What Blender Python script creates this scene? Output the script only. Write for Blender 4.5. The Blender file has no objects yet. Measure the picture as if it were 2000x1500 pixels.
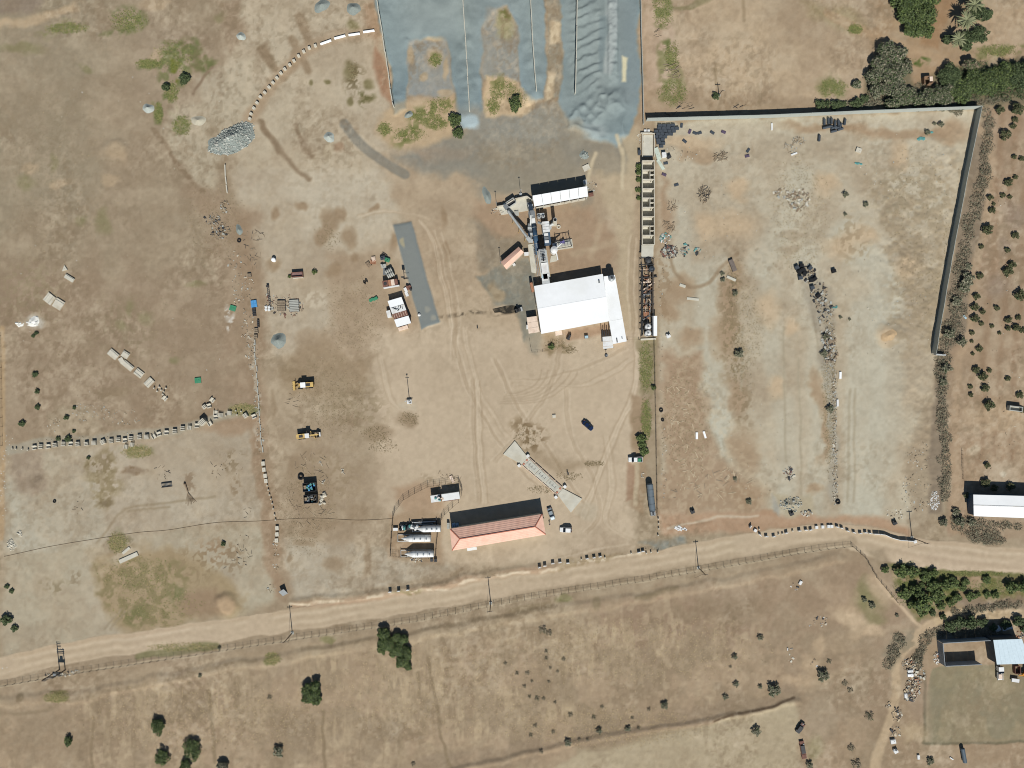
import bpy, math, random
import numpy as np
from mathutils import Vector, Matrix

# ------------------------------------------------------------------ camera, sky, sun, exposure
S = 0.18            # metres on the ground for one photograph pixel
H = 259.0           # drone height
scene = bpy.context.scene
COL = scene.collection
cam = bpy.data.cameras.new('camera')
cam.angle = 2 * math.atan(1000 * S / H)
cam.clip_start = 1.0
cam.clip_end = 8000.0
camo = bpy.data.objects.new('camera', cam)
camo.location = (0, 0, H)
camo.rotation_euler = (0, 0, 0)
COL.objects.link(camo)
scene.camera = camo
SUN_EL = math.radians(45.5)
SUN_AZ = math.radians(174.0)          # compass bearing of the sun, clockwise from +Y
world = bpy.data.worlds.new('World')
scene.world = world
world.use_nodes = True
wn = world.node_tree
for n in list(wn.nodes):
    wn.nodes.remove(n)
wo = wn.nodes.new('ShaderNodeOutputWorld')
wb = wn.nodes.new('ShaderNodeBackground')
sky = wn.nodes.new('ShaderNodeTexSky')
sky.sky_type = 'NISHITA'
sky.sun_disc = False
sky.sun_elevation = SUN_EL
sky.sun_rotation = SUN_AZ
sky.altitude = 300
sky.dust_density = 0.0
sky.ozone_density = 3.0
sky.air_density = 1.3
wb.inputs['Strength'].default_value = 0.05
wn.links.new(sky.outputs[0], wb.inputs[0])
wn.links.new(wb.outputs[0], wo.inputs[0])
sl = bpy.data.lights.new('sun', 'SUN')
sl.energy = 5.0
sl.angle = math.radians(0.53)
sl.color = (1.0, 0.96, 0.9)
so = bpy.data.objects.new('sun', sl)
sd = Vector((math.sin(SUN_AZ) * math.cos(SUN_EL), math.cos(SUN_AZ) * math.cos(SUN_EL), math.sin(SUN_EL)))
so.rotation_euler = sd.to_track_quat('Z', 'Y').to_euler()
so.location = sd * 400
COL.objects.link(so)
scene.view_settings.view_transform = 'Standard'
scene.view_settings.look = 'None'
scene.view_settings.exposure = -0.06
scene.view_settings.gamma = 1.0
scene.view_settings.use_curve_mapping = False
scene.cycles.filter_width = 1.05
scene.cycles.max_bounces = 6
scene.cycles.diffuse_bounces = 3
KL = 1.12           # radiance of a white level surface in full sun

# ------------------------------------------------------------------ helpers
rng = random.Random(7)
NR = np.random.RandomState(11)
def lin(c):
    r = []
    for x in c:
        x /= 255.0
        r.append(x / 12.92 if x <= 0.04045 else ((x + 0.055) / 1.055) ** 2.4)
    return r
def X(u): return (u - 1000) * S
def Y(v): return (750 - v) * S
def P(u, v, h=0.0):
    k = (H - h) / H
    return Vector((X(u) * k, Y(v) * k, h))
def hd(u0, v0, u1, v1): return math.atan2(-(v1 - v0), u1 - u0)

MATS = {}
def mat(name, rgb, rough=0.8, metal=0.0, var=0.12, scale=1.2, dirt=None, da=0.35, spec=0.3, bump=0.0, bscale=8.0):
    if name in MATS: return MATS[name]
    m = bpy.data.materials.new(name); m.use_nodes = True
    nt = m.node_tree; b = nt.nodes['Principled BSDF']
    c = [min(0.86, x / KL) for x in lin(rgb)]
    b.inputs['Roughness'].default_value = rough
    b.inputs['Metallic'].default_value = metal
    b.inputs['Specular IOR Level'].default_value = spec
    tc = nt.nodes.new('ShaderNodeTexCoord')
    nz = nt.nodes.new('ShaderNodeTexNoise'); nz.inputs['Scale'].default_value = scale; nz.inputs['Detail'].default_value = 5
    nt.links.new(tc.outputs['Object'], nz.inputs['Vector'])
    mp = nt.nodes.new('ShaderNodeMapRange')
    mp.inputs['From Min'].default_value = 0.3; mp.inputs['From Max'].default_value = 0.7
    mp.inputs['To Min'].default_value = 1 - var; mp.inputs['To Max'].default_value = 1 + var
    nt.links.new(nz.outputs['Fac'], mp.inputs['Value'])
    mx = nt.nodes.new('ShaderNodeMix'); mx.data_type = 'RGBA'; mx.blend_type = 'MULTIPLY'; mx.inputs['Factor'].default_value = 1
    mx.inputs[6].default_value = (*c, 1)
    nt.links.new(mp.outputs[0], mx.inputs[7])
    out = mx.outputs[2]
    if dirt:
        d = [x / KL for x in lin(dirt)]
        n2 = nt.nodes.new('ShaderNodeTexNoise'); n2.inputs['Scale'].default_value = scale * 0.45; n2.inputs['Detail'].default_value = 6
        nt.links.new(tc.outputs['Object'], n2.inputs['Vector'])
        m2 = nt.nodes.new('ShaderNodeMapRange')
        m2.inputs['From Min'].default_value = 0.48; m2.inputs['From Max'].default_value = 0.68
        m2.inputs['To Max'].default_value = da
        nt.links.new(n2.outputs['Fac'], m2.inputs['Value'])
        mz = nt.nodes.new('ShaderNodeMix'); mz.data_type = 'RGBA'
        mz.inputs[7].default_value = (*d, 1)
        nt.links.new(out, mz.inputs[6]); nt.links.new(m2.outputs[0], mz.inputs['Factor'])
        out = mz.outputs[2]
    nt.links.new(out, b.inputs['Base Color'])
    if bump:
        bp = nt.nodes.new('ShaderNodeBump'); bp.inputs['Strength'].default_value = bump; bp.inputs['Distance'].default_value = 0.1
        n3 = nt.nodes.new('ShaderNodeTexNoise'); n3.inputs['Scale'].default_value = bscale
        nt.links.new(tc.outputs['Object'], n3.inputs['Vector'])
        nt.links.new(n3.outputs['Fac'], bp.inputs['Height']); nt.links.new(bp.outputs[0], b.inputs['Normal'])
    MATS[name] = m
    return m
def attr_mat(name, rough=0.95, spec=0.1, var=0.1, scale=3.0, bump=0.4, bdist=0.06, specks=(), detail=6, nrough=.65):
    if name in MATS: return MATS[name]
    m = bpy.data.materials.new(name); m.use_nodes = True
    nt = m.node_tree; b = nt.nodes['Principled BSDF']
    b.inputs['Roughness'].default_value = rough; b.inputs['Specular IOR Level'].default_value = spec
    at = nt.nodes.new('ShaderNodeAttribute'); at.attribute_name = 'Col'
    tc = nt.nodes.new('ShaderNodeNewGeometry')
    nz = nt.nodes.new('ShaderNodeTexNoise'); nz.inputs['Scale'].default_value = scale; nz.inputs['Detail'].default_value = detail; nz.inputs['Roughness'].default_value = nrough
    nt.links.new(tc.outputs['Position'], nz.inputs['Vector'])
    mp = nt.nodes.new('ShaderNodeMapRange'); mp.inputs['From Min'].default_value = 0.3; mp.inputs['From Max'].default_value = 0.7
    mp.inputs['To Min'].default_value = 1 - var; mp.inputs['To Max'].default_value = 1 + var
    nt.links.new(nz.outputs['Fac'], mp.inputs['Value'])
    mx = nt.nodes.new('ShaderNodeMix'); mx.data_type = 'RGBA'; mx.blend_type = 'MULTIPLY'; mx.inputs['Factor'].default_value = 1
    nt.links.new(at.outputs['Color'], mx.inputs[6]); nt.links.new(mp.outputs[0], mx.inputs[7])
    out = mx.outputs[2]
    for sc_, lo, hi, f0, f1 in specks:
        n2 = nt.nodes.new('ShaderNodeTexNoise'); n2.inputs['Scale'].default_value = sc_; n2.inputs['Detail'].default_value = 3
        nt.links.new(tc.outputs['Position'], n2.inputs['Vector'])
        m2 = nt.nodes.new('ShaderNodeMapRange'); m2.inputs['From Min'].default_value = lo; m2.inputs['From Max'].default_value = hi
        m2.inputs['To Min'].default_value = f0; m2.inputs['To Max'].default_value = f1
        nt.links.new(n2.outputs['Fac'], m2.inputs['Value'])
        my = nt.nodes.new('ShaderNodeMix'); my.data_type = 'RGBA'; my.blend_type = 'MULTIPLY'; my.inputs['Factor'].default_value = 1
        nt.links.new(out, my.inputs[6]); nt.links.new(m2.outputs[0], my.inputs[7]); out = my.outputs[2]
    nt.links.new(out, b.inputs['Base Color'])
    if bump:
        bp = nt.nodes.new('ShaderNodeBump'); bp.inputs['Strength'].default_value = bump; bp.inputs['Distance'].default_value = bdist
        nt.links.new(nz.outputs['Fac'], bp.inputs['Height']); nt.links.new(bp.outputs[0], b.inputs['Normal'])
    MATS[name] = m
    return m

class MB:
    def __init__(s): s.v = []; s.f = []; s.m = []; s.mi = 0
    def add(s, vs, fs):
        o = len(s.v); s.v += [tuple(p) for p in vs]
        for f in fs: s.f.append(tuple(i + o for i in f)); s.m.append(s.mi)
        return s
    def box(s, cx, cy, z0, sx, sy, sz, rz=0.0, tx=0.0):
        c, q = math.cos(rz), math.sin(rz); vs = []
        for z, k in ((z0, 1), (z0 + sz, 1 - tx)):
            for a, b in ((-1, -1), (1, -1), (1, 1), (-1, 1)):
                x, y = a * sx / 2 * k, b * sy / 2 * k
                vs.append((cx + x * c - y * q, cy + x * q + y * c, z))
        return s.add(vs, [(3, 2, 1, 0), (4, 5, 6, 7), (0, 1, 5, 4), (1, 2, 6, 5), (2, 3, 7, 6), (3, 0, 4, 7)])
    def bar(s, p, q, w, h=None):
        p, q = Vector(p), Vector(q); h = h or w; d = q - p
        if d.length < 1e-6: return s
        d.normalize()
        up = Vector((0, 0, 1)) if abs(d.z) < 0.95 else Vector((0, 1, 0))
        a = d.cross(up).normalized(); b = a.cross(d).normalized(); vs = []
        for c in (p, q):
            for i, j in ((-1, -1), (1, -1), (1, 1), (-1, 1)): vs.append(c + a * (i * w / 2) + b * (j * h / 2))
        return s.add(vs, [(3, 2, 1, 0), (4, 5, 6, 7), (0, 1, 5, 4), (1, 2, 6, 5), (2, 3, 7, 6), (3, 0, 4, 7)])
    def cyl(s, p, q, r0, r1=None, n=12, caps=True):
        p, q = Vector(p), Vector(q); r1 = r0 if r1 is None else r1; d = (q - p).normalized()
        up = Vector((0, 0, 1)) if abs(d.z) < 0.95 else Vector((1, 0, 0))
        a = d.cross(up).normalized(); b = d.cross(a).normalized(); vs = []
        for c, r in ((p, r0), (q, r1)):
            for i in range(n):
                t = 2 * math.pi * i / n; vs.append(c + a * (r * math.cos(t)) + b * (r * math.sin(t)))
        fs = [(i, (i + 1) % n, n + (i + 1) % n, n + i) for i in range(n)]
        if caps: fs += [tuple(range(n - 1, -1, -1)), tuple(range(n, 2 * n))]
        return s.add(vs, fs)
    def ring(s, p, axis, R, r, n=14, k=6):
        p = Vector(p); d = Vector(axis).normalized()
        up = Vector((0, 0, 1)) if abs(d.z) < 0.95 else Vector((1, 0, 0))
        a = d.cross(up).normalized(); b = d.cross(a).normalized(); vs = []; fs = []
        for i in range(n):
            t = 2 * math.pi * i / n; e = a * math.cos(t) + b * math.sin(t)
            for j in range(k):
                w = 2 * math.pi * j / k; vs.append(p + e * (R + r * math.cos(w)) + d * (r * math.sin(w)))
        for i in range(n):
            for j in range(k):
                fs.append((i * k + j, ((i + 1) % n) * k + j, ((i + 1) % n) * k + (j + 1) % k, i * k + (j + 1) % k))
        return s.add(vs, fs)
    def prism(s, pts, z0, z1):
        n = len(pts); area = sum(pts[i][0] * pts[(i + 1) % n][1] - pts[(i + 1) % n][0] * pts[i][1] for i in range(n))
        if area < 0: pts = pts[::-1]
        vs = [(p[0], p[1], z0) for p in pts] + [(p[0], p[1], z1) for p in pts]
        fs = [tuple(range(n - 1, -1, -1)), tuple(range(n, 2 * n))] + [(i, (i + 1) % n, n + (i + 1) % n, n + i) for i in range(n)]
        return s.add(vs, fs)
    def slab(s, pts, t):
        """plate through 3-D points (top face) with thickness t"""
        n = len(pts); pts = [Vector(p) for p in pts]
        ar = sum(pts[i].x * pts[(i + 1) % n].y - pts[(i + 1) % n].x * pts[i].y for i in range(n))
        if ar < 0: pts = pts[::-1]
        vs = [(p.x, p.y, p.z - t) for p in pts] + [(p.x, p.y, p.z) for p in pts]
        fs = [tuple(range(n - 1, -1, -1)), tuple(range(n, 2 * n))] + [(i, (i + 1) % n, n + (i + 1) % n, n + i) for i in range(n)]
        return s.add(vs, fs)
    def loft(s, rings, caps=True):
        n = len(rings[0]); vs = [p for r in rings for p in r]; fs = []
        for k in range(len(rings) - 1):
            for i in range(n): fs.append((k * n + i, k * n + (i + 1) % n, (k + 1) * n + (i + 1) % n, (k + 1) * n + i))
        if caps: fs += [tuple(range(n - 1, -1, -1)), tuple(range((len(rings) - 1) * n, len(rings) * n))]
        return s.add(vs, fs)
    def ball(s, c, rx, ry, rz, n=10, k=6, jit=0.0, half=False):
        vs = []; fs = []; lo = 0.0 if half else -math.pi / 2
        for j in range(k + 1):
            ph = lo + (math.pi / 2 - lo) * j / k
            for i in range(n):
                t = 2 * math.pi * i / n; g = 1 + rng.uniform(-jit, jit)
                vs.append((c[0] + rx * g * math.cos(ph) * math.cos(t), c[1] + ry * g * math.cos(ph) * math.sin(t), c[2] + rz * g * math.sin(ph)))
        for j in range(k):
            for i in range(n): fs.append((j * n + i, j * n + (i + 1) % n, (j + 1) * n + (i + 1) % n, (j + 1) * n + i))
        return s.add(vs, fs)
    def rock(s, x, y, z, r, fl=0.7):
        vs = [(1, 0, 0), (-1, 0, 0), (0, 1, 0), (0, -1, 0), (0, 0, 1), (0, 0, -1)]; a = rng.uniform(0, 6.3); c, q = math.cos(a), math.sin(a); o = []
        for p in vs:
            g = r * rng.uniform(0.7, 1.25); o.append((x + (p[0] * c - p[1] * q) * g * rng.uniform(.7, 1.2), y + (p[0] * q + p[1] * c) * g, z + p[2] * g * fl))
        return s.add(o, [(0, 2, 4), (2, 1, 4), (1, 3, 4), (3, 0, 4), (2, 0, 5), (1, 2, 5), (3, 1, 5), (0, 3, 5)])
    def mesh(s, name, mats, smooth=False):
        me = bpy.data.meshes.new(name); me.from_pydata(s.v, [], s.f)
        mats = mats if isinstance(mats, (list, tuple)) else [mats]
        for m in mats: me.materials.append(m)
        if len(mats) > 1: me.polygons.foreach_set('material_index', np.array(s.m, dtype=np.int32))
        if smooth: me.polygons.foreach_set('use_smooth', [True] * len(me.polygons))
        me.update(); return me
    def part(s, name, mats, parent=None, smooth=False):
        o = bpy.data.objects.new(name, s.mesh(name, mats, smooth)); COL.objects.link(o)
        if parent is not None: o.parent = parent
        return o
def tag(o, label, cat=None, group=None, kind=None):
    o['label'] = label
    if cat: o['category'] = cat
    if group: o['group'] = group
    if kind or cat: o['kind'] = kind or 'thing'
    return o
def thing(name, label, cat, loc=(0, 0, 0), rz=0.0, group=None):
    o = bpy.data.objects.new(name, None); o.empty_display_size = 0.5; COL.objects.link(o)
    o.location = (loc[0], loc[1], loc[2] if len(loc) > 2 else 0); o.rotation_euler = (0, 0, rz)
    return tag(o, label, cat, group)
def solo(name, mb, mats, label, cat, loc=(0, 0, 0), rz=0.0, group=None, kind=None, smooth=False):
    o = mb.part(name, mats, None, smooth)
    o.location = (loc[0], loc[1], loc[2] if len(loc) > 2 else 0); o.rotation_euler = (0, 0, rz)
    return tag(o, label, cat, group, kind)
def inst(name, me, parent=None, loc=(0, 0, 0), rz=0.0, sc=None):
    o = bpy.data.objects.new(name, me); COL.objects.link(o)
    o.location = (loc[0], loc[1], loc[2] if len(loc) > 2 else 0); o.rotation_euler = (0, 0, rz)
    if sc is not None: o.scale = sc if isinstance(sc, (list, tuple)) else (sc, sc, sc)
    if parent is not None: o.parent = parent
    return o
_on = 'zeroth first second third fourth fifth sixth seventh eighth ninth tenth eleventh twelfth thirteenth fourteenth fifteenth sixteenth seventeenth eighteenth nineteenth'.split()
_tn = {2: 'twent', 3: 'thirt', 4: 'fort', 5: 'fift', 6: 'sixt', 7: 'sevent'}
def ordw(n):
    if n < 20: return _on[n]
    return _tn[n // 10] + ('ieth' if n % 10 == 0 else 'y-' + _on[n % 10])
# ------------------------------------------------------------------ ground: soil map and relief on a 0.4 m grid
ST = 2.25
us = np.arange(-90, 2090 + ST, ST); vs_ = np.arange(-80, 1580 + ST, ST)
NU, NV = len(us), len(vs_)
U, V = np.meshgrid(us, vs_)
def sst(a, b, x):
    t = np.clip((x - a) / (b - a), 0, 1); return t * t * (3 - 2 * t)
def vn(cu, cv, seed):
    r = np.random.RandomState(seed)
    nu, nv = int((us[-1] - us[0]) / cu) + 4, int((vs_[-1] - vs_[0]) / cv) + 4
    L = r.rand(nv, nu).astype(np.float32)
    a = (us - us[0]) / cu + r.rand(); b = (vs_ - vs_[0]) / cv + r.rand()
    i = a.astype(int); j = b.astype(int); fa = a - i; fb = b - j
    fa = fa * fa * (3 - 2 * fa); fb = fb * fb * (3 - 2 * fb)
    A = L[j][:, i] * (1 - fa) + L[j][:, i + 1] * fa
    B = L[j + 1][:, i] * (1 - fa) + L[j + 1][:, i + 1] * fa
    return A * (1 - fb)[:, None] + B * fb[:, None]
def fbm(cu, seed, octv=4, asp=1.0, gain=0.55):
    o = 0; w = 1; t = 0
    for k in range(octv):
        cc = cu / 2 ** k
        if cc < 2.2: break
        o = o + w * vn(cc, max(2.2, cc * asp), seed * 17 + k); t += w; w *= gain
    o = o / t
    return np.clip((o - 0.5) * 1.7 + 0.5, 0, 1)
N_big = fbm(220, 1); N_mid = fbm(60, 2, 5); N_sm = fbm(18, 3, 4); N_fine = fbm(7, 4, 2); N_str = fbm(10, 5, 3, 5.0); N_hor = fbm(60, 6, 4, 0.25)
WU = (fbm(40, 8, 4) - .5) * 2; WV = (fbm(40, 9, 4) - .5) * 2
NZ = {'mid': N_mid, 'sm': N_sm, 'fine': N_fine, 'str': N_str, 'hor': N_hor, 'big': N_big, 'm2': fbm(45, 21, 5), 's2': fbm(14, 22, 4), 'v2': fbm(16, 23, 3, 4.0)}
C = np.empty((NV, NU, 3), np.float32); C[:] = (160, 143, 116)
Z = np.zeros((NV, NU), np.float32)
def crop(u0, v0, u1, v1):
    i0 = max(0, int((u0 - us[0]) / ST)); i1 = min(NU, int((u1 - us[0]) / ST) + 2)
    j0 = max(0, int((v0 - vs_[0]) / ST)); j1 = min(NV, int((v1 - vs_[0]) / ST) + 2)
    return slice(j0, max(j0 + 1, j1)), slice(i0, max(i0 + 1, i1))
def wuv(s, w): return U[s] + WU[s] * w, V[s] + WV[s] * w
def segd(uu, vv, a, b):
    dx, dy = b[0] - a[0], b[1] - a[1]; L = dx * dx + dy * dy + 1e-9
    t = np.clip(((uu - a[0]) * dx + (vv - a[1]) * dy) / L, 0, 1)
    return np.hypot(uu - a[0] - t * dx, vv - a[1] - t * dy)
def mpoly(pts, soft=8, warp=8):
    m = soft + warp + 2; s = crop(min(p[0] for p in pts) - m, min(p[1] for p in pts) - m, max(p[0] for p in pts) + m, max(p[1] for p in pts) + m)
    uu, vv = wuv(s, warp); d = np.full(uu.shape, 1e9); ins = np.zeros(uu.shape, bool)
    for k in range(len(pts)):
        a, b = pts[k], pts[(k + 1) % len(pts)]
        d = np.minimum(d, segd(uu, vv, a, b))
        c = (a[1] > vv) != (b[1] > vv)
        if abs(b[1] - a[1]) > 1e-9: ins ^= c & (uu < (b[0] - a[0]) * (vv - a[1]) / (b[1] - a[1]) + a[0])
    return s, sst(-soft, soft, np.where(ins, d, -d))
def mline(pts, w, soft=2, warp=0):
    m = w + soft + warp + 2; s = crop(min(p[0] for p in pts) - m, min(p[1] for p in pts) - m, max(p[0] for p in pts) + m, max(p[1] for p in pts) + m)
    uu, vv = wuv(s, warp); d = np.full(uu.shape, 1e9)
    for a, b in zip(pts[:-1], pts[1:]): d = np.minimum(d, segd(uu, vv, a, b))
    return s, 1 - sst(w / 2 - soft / 2, w / 2 + soft, d)
def mblob(u, v, ru, rv, rot=0, soft=.35, warp=8):
    m = max(ru, rv) * (1 + soft) + warp + 2; s = crop(u - m, v - m, u + m, v + m); uu, vv = wuv(s, warp)
    c, q = math.cos(math.radians(rot)), math.sin(math.radians(rot)); x = ((uu - u) * c + (vv - v) * q) / ru; y = (-(uu - u) * q + (vv - v) * c) / rv
    return s, 1 - sst(1 - soft, 1 + soft, np.hypot(x, y))
def put(sm, col, a=1.0, nz=None, thr=.5, wid=.15):
    s, m = sm; m = m * a
    if nz: m = m * sst(thr - wid, thr + wid, NZ[nz][s])
    C[s] += (np.array(col, np.float32) - C[s]) * m[..., None]
    return s, m
_GN = lambda c, a, k: (a * .9, dict(nz='s2', thr=.4, wid=.25)) if (c[1] >= c[0] - 2 and c[2] < 100 and 'nz' not in k) else (a, k)
def PO(pts, col, a=1.0, soft=5, warp=9, **k):
    a, k = _GN(col, a, k); return put(mpoly(pts, soft, warp), col, a, **k)
def LI(pts, w, col, a=1.0, soft=2, warp=0, **k): return put(mline(pts, w, soft, warp), col, a, **k)
def BL(u, v, ru, rv, col, a=1.0, rot=0, soft=.45, warp=9, **k):
    a, k = _GN(col, a, k); return put(mblob(u, v, ru, rv, rot, soft, warp), col, a, **k)
def RAI(sm, h):
    s, m = sm; Z[s] += m * h
def smooth_pts(pts, n=6):
    o = []
    for i in range(len(pts) - 1):
        p0, p1, p2, p3 = pts[max(0, i - 1)], pts[i], pts[i + 1], pts[min(len(pts) - 1, i + 2)]
        for k in range(n):
            t = k / n; o.append(tuple(.5 * (2 * p1[c] + (p2[c] - p0[c]) * t + (2 * p0[c] - 5 * p1[c] + 4 * p2[c] - p3[c]) * t * t + (3 * p1[c] - p0[c] - 3 * p2[c] + p3[c]) * t ** 3) for c in (0, 1)))
    return o + [tuple(pts[-1])]

STRIP_M = mpoly([(767.5, 438.7), (803.7, 433), (859, 630.5), (835, 637.5), (823.7, 643.7)], 2.2, 1.5)
# --- broad soil zones
PO([(-99, -99), (425, -99), (440, 300), (500, 560), (503, 820), (-99, 890)], (156, 141, 116), soft=20)
PO([(-99, -99), (200, -99), (170, 560), (-99, 600)], (150, 138, 114), .8, 60, 30)
PO([(-99, 480), (500, 560), (503, 815), (-99, 890)], (152, 133, 108), .9, 50, 30)
PO([(-99, -99), (110, -60), (70, 25), (-99, 40)], (138, 124, 106), .9, 8)
PO([(-50, 40), (20, 42), (80, 25), (150, 0), (160, 18), (60, 50), (-50, 66)], (182, 158, 122), .8, 6)
PO([(430, -99), (745, -99), (770, 230), (800, 330), (730, 420), (450, 360)], (178, 165, 140), 1, 14)
PO([(450, 330), (740, 330), (900, 380), (880, 640), (640, 700), (510, 690), (500, 480)], (184, 173, 150), 1, 18)
PO([(360, 340), (500, 420), (520, 650), (500, 820), (440, 800), (420, 560)], (158, 136, 109), .75, 22, 18)
PO([(740, 300), (940, 260), (1250, 250), (1255, 660), (1000, 650), (860, 640), (790, 430)], (178, 159, 130), 1, 14)
PO([(640, 500), (770, 480), (830, 640), (800, 700), (690, 760), (560, 790), (555, 700), (650, 640)], (168, 147, 118), .9, 16)
PO([(730, 640), (1255, 640), (1250, 850), (1240, 1075), (1050, 1105), (870, 1110), (730, 1000), (720, 780)], (188, 170, 142), 1, 16)
PO([(510, 690), (730, 760), (740, 960), (765, 1050), (700, 1090), (545, 1060), (520, 880)], (168, 151, 124), 1, 16)
PO([(545, 1050), (760, 1070), (900, 1110), (760, 1145), (640, 1170), (560, 1170)], (174, 163, 141), 1, 10)
PO([(15, 885), (200, 862), (220, 1080), (10, 1085)], (175, 168, 147), 1, 14)
PO([(190, 872), (490, 820), (520, 1015), (210, 1060)], (174, 163, 141), 1, 16)
PO([(0, 1090), (270, 1045), (530, 1025), (548, 1165), (480, 1200), (200, 1260), (0, 1310)], (172, 162, 138), 1, 14)
PO([(505, 840), (520, 880), (545, 1060), (550, 1165), (532, 1168), (505, 960), (490, 860)], (160, 135, 106), .8, 6)
# lower field
PO([(-99, 1345), (300, 1300), (760, 1235), (1250, 1150), (1660, 1075), (1760, 1190), (1810, 1230), (1720, 1600), (-99, 1600)], (158, 138, 109), 1, 6, 4)
PO([(-99, 1345), (300, 1300), (760, 1235), (1250, 1150), (1660, 1075), (1690, 1100), (1250, 1190), (760, 1270), (300, 1335), (-99, 1380)], (166, 148, 119), .9, 8, 6)
PO([(1130, 1190), (1500, 1130), (1700, 1160), (1500, 1260), (1200, 1280)], (154, 130, 104), .7, 30, 20)
PO([(1430, 1120), (1680, 1085), (1790, 1220), (1740, 1400), (1560, 1450), (1500, 1300)], (160, 138, 110), .8, 30, 20)
PO([(950, 1520), (1130, 1465), (1560, 1365), (1560, 1520)], (166, 151, 121), 1, 10)
LI(smooth_pts([(700, 1540), (870, 1495), (1010, 1470), (1180, 1430), (1330, 1400), (1440, 1385), (1550, 1362)]), 34, (150, 132, 107), .9, 8, 8)
# right lot
PO([(1282, 240), (1915, 212), (1830, 690), (1845, 1000), (1780, 1030), (1290, 1012)], (183, 173, 149), 1, 6, 4)
PO([(1258, 0), (1315, 0), (1320, 100), (1350, 210), (1258, 225)], (178, 156, 128), 1, 6)
PO([(1310, -99), (1740, -99), (1700, 60), (1690, 190), (1330, 205), (1320, 80)], (184, 161, 127), 1, 10)
PO([(1560, -99), (1770, -99), (1720, 70), (1690, 130), (1600, 120), (1500, 40)], (168, 146, 115), .8, 30, 20)
PO([(1700, -99), (2100, -99), (2100, 200), (1700, 200)], (164, 136, 99), 1, 14)
PO([(1920, -99), (2100, -99), (2100, 90), (1900, 110)], (180, 155, 120), .8, 14, 12)
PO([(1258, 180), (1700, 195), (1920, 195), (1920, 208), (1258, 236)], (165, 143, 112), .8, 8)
PO([(1925, 205), (2100, 180), (2100, 1060), (1850, 1050), (1848, 700)], (161, 137, 109), 1, 6)
PO([(1880, 640), (2100, 600), (2100, 960), (1870, 960)], (170, 144, 112), .8, 30, 20)
PO([(1845, 700), (1850, 1000), (1780, 1040), (1770, 900), (1800, 800)], (158, 142, 117), .8, 14, 12)
PO([(1720, 1100), (2100, 1110), (2100, 1240), (1830, 1215), (1790, 1205)], (142, 124, 88), 1, 8)
PO([(1860, 1170), (2100, 1150), (2100, 1210), (1900, 1200)], (140, 125, 102), .9, 8)
PO([(1790, 1215), (2100, 1195), (2100, 1600), (1700, 1600), (1730, 1400)], (160, 138, 108), 1, 10)
PO([(1822, 1305), (1840, 1300), (2100, 1300), (2100, 1447), (1805, 1450), (1806, 1400), (1812, 1340)], (140, 130, 103), 1, 2, 3)

# --- generic mottling
for k, (nz, thr, wid, col, a) in enumerate([('big', .6, .25, (150, 130, 104), .30), ('mid', .62, .22, (146, 127, 102), .24), ('m2', .64, .22, (184, 169, 142), .26), ('s2', .72, .12, (146, 128, 102), .12), ('sm', .74, .12, (183, 168, 142), .10)]):
    put((slice(0, NV), slice(0, NU)), None, 0) if False else None
    m = sst(thr - wid, thr + wid, NZ[nz]) * a
    yard = sst(0, 1, np.clip(1 - np.hypot((U - 1020) / 330, (V - 800) / 300), 0, 1) * 3)
    m = m * (1 - .75 * yard)
    C += (np.array(col, np.float32) - C) * m[..., None]

# --- top left: weeds and old tracks
G1, G2, G3, GD = (108, 114, 70), (124, 124, 80), (92, 104, 56), (132, 126, 90)
PO([(80, 70), (115, 45), (170, 42), (165, 52), (120, 62), (90, 75)], G2, .7, 10, 10)
PO([(210, 20), (270, 15), (285, 35), (265, 60), (235, 70), (195, 62), (245, 42)], G1, .7, 10, 12)
PO([(310, 85), (350, 75), (385, 90), (420, 120), (400, 145), (370, 130), (350, 175), (325, 175), (300, 130), (262, 128), (275, 115), (305, 120)], G1, .85, 8, 12)
PO([(330, 115), (348, 120), (345, 165), (333, 165)], (120, 122, 40), .8, 4, 4)
PO([(318, 170), (335, 178), (338, 195), (322, 195)], G1, .8, 4, 5)
PO([(335, 200), (352, 215), (370, 240), (372, 255), (345, 268), (330, 255), (345, 235)], G1, .8, 6, 8)
PO([(300, 195), (318, 200), (315, 240), (303, 240)], G1, .6, 6, 6)
for u, v, a, b in [(165, 133, 14, 7), (50, 355, 22, 14), (205, 430, 14, 26), (155, 432, 14, 12), (430, 30, 14, 10), (340, 705, 12, 8), (255, 600, 10, 14), (290, 620, 10, 16), (240, 640, 14, 8), (110, 320, 8, 18), (40, 95, 40, 10), (385, 555, 16, 6)]:
    BL(u, v, a, b, GD, .6, 0, .6, 10)
for u, v, a, b in [(225, 300, 26, 16), (60, 330, 20, 10), (300, 10, 30, 8), (215, 350, 20, 8), (120, 360, 18, 8), (300, 108, 10, 8)]:
    BL(u, v, a, b, (186, 162, 126), .6, 0, .5, 10)
PO([(345, 215), (410, 200), (470, 220), (425, 310), (415, 370), (380, 345), (330, 290), (315, 250)], (176, 164, 139), .8, 10)
PO([(370, 150), (500, 110), (500, 190), (470, 240), (390, 200)], (176, 164, 139), .9, 12)
LI([(415, 130), (395, 150), (375, 185)], 4, (140, 122, 98), .7, 3, 3)
for p in [[(300, 250), (330, 295), (350, 325), (395, 370)], [(505, 238), (530, 270), (560, 310), (600, 350)], [(575, 245), (590, 280), (612, 310)], [(510, 240), (545, 300)]]:
    LI(smooth_pts(p), 7, (140, 122, 97), .7, 5, 5)
PO([(425, 0), (470, 0), (480, 60), (455, 110), (440, 80)], (150, 130, 104), .7, 8)
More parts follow.
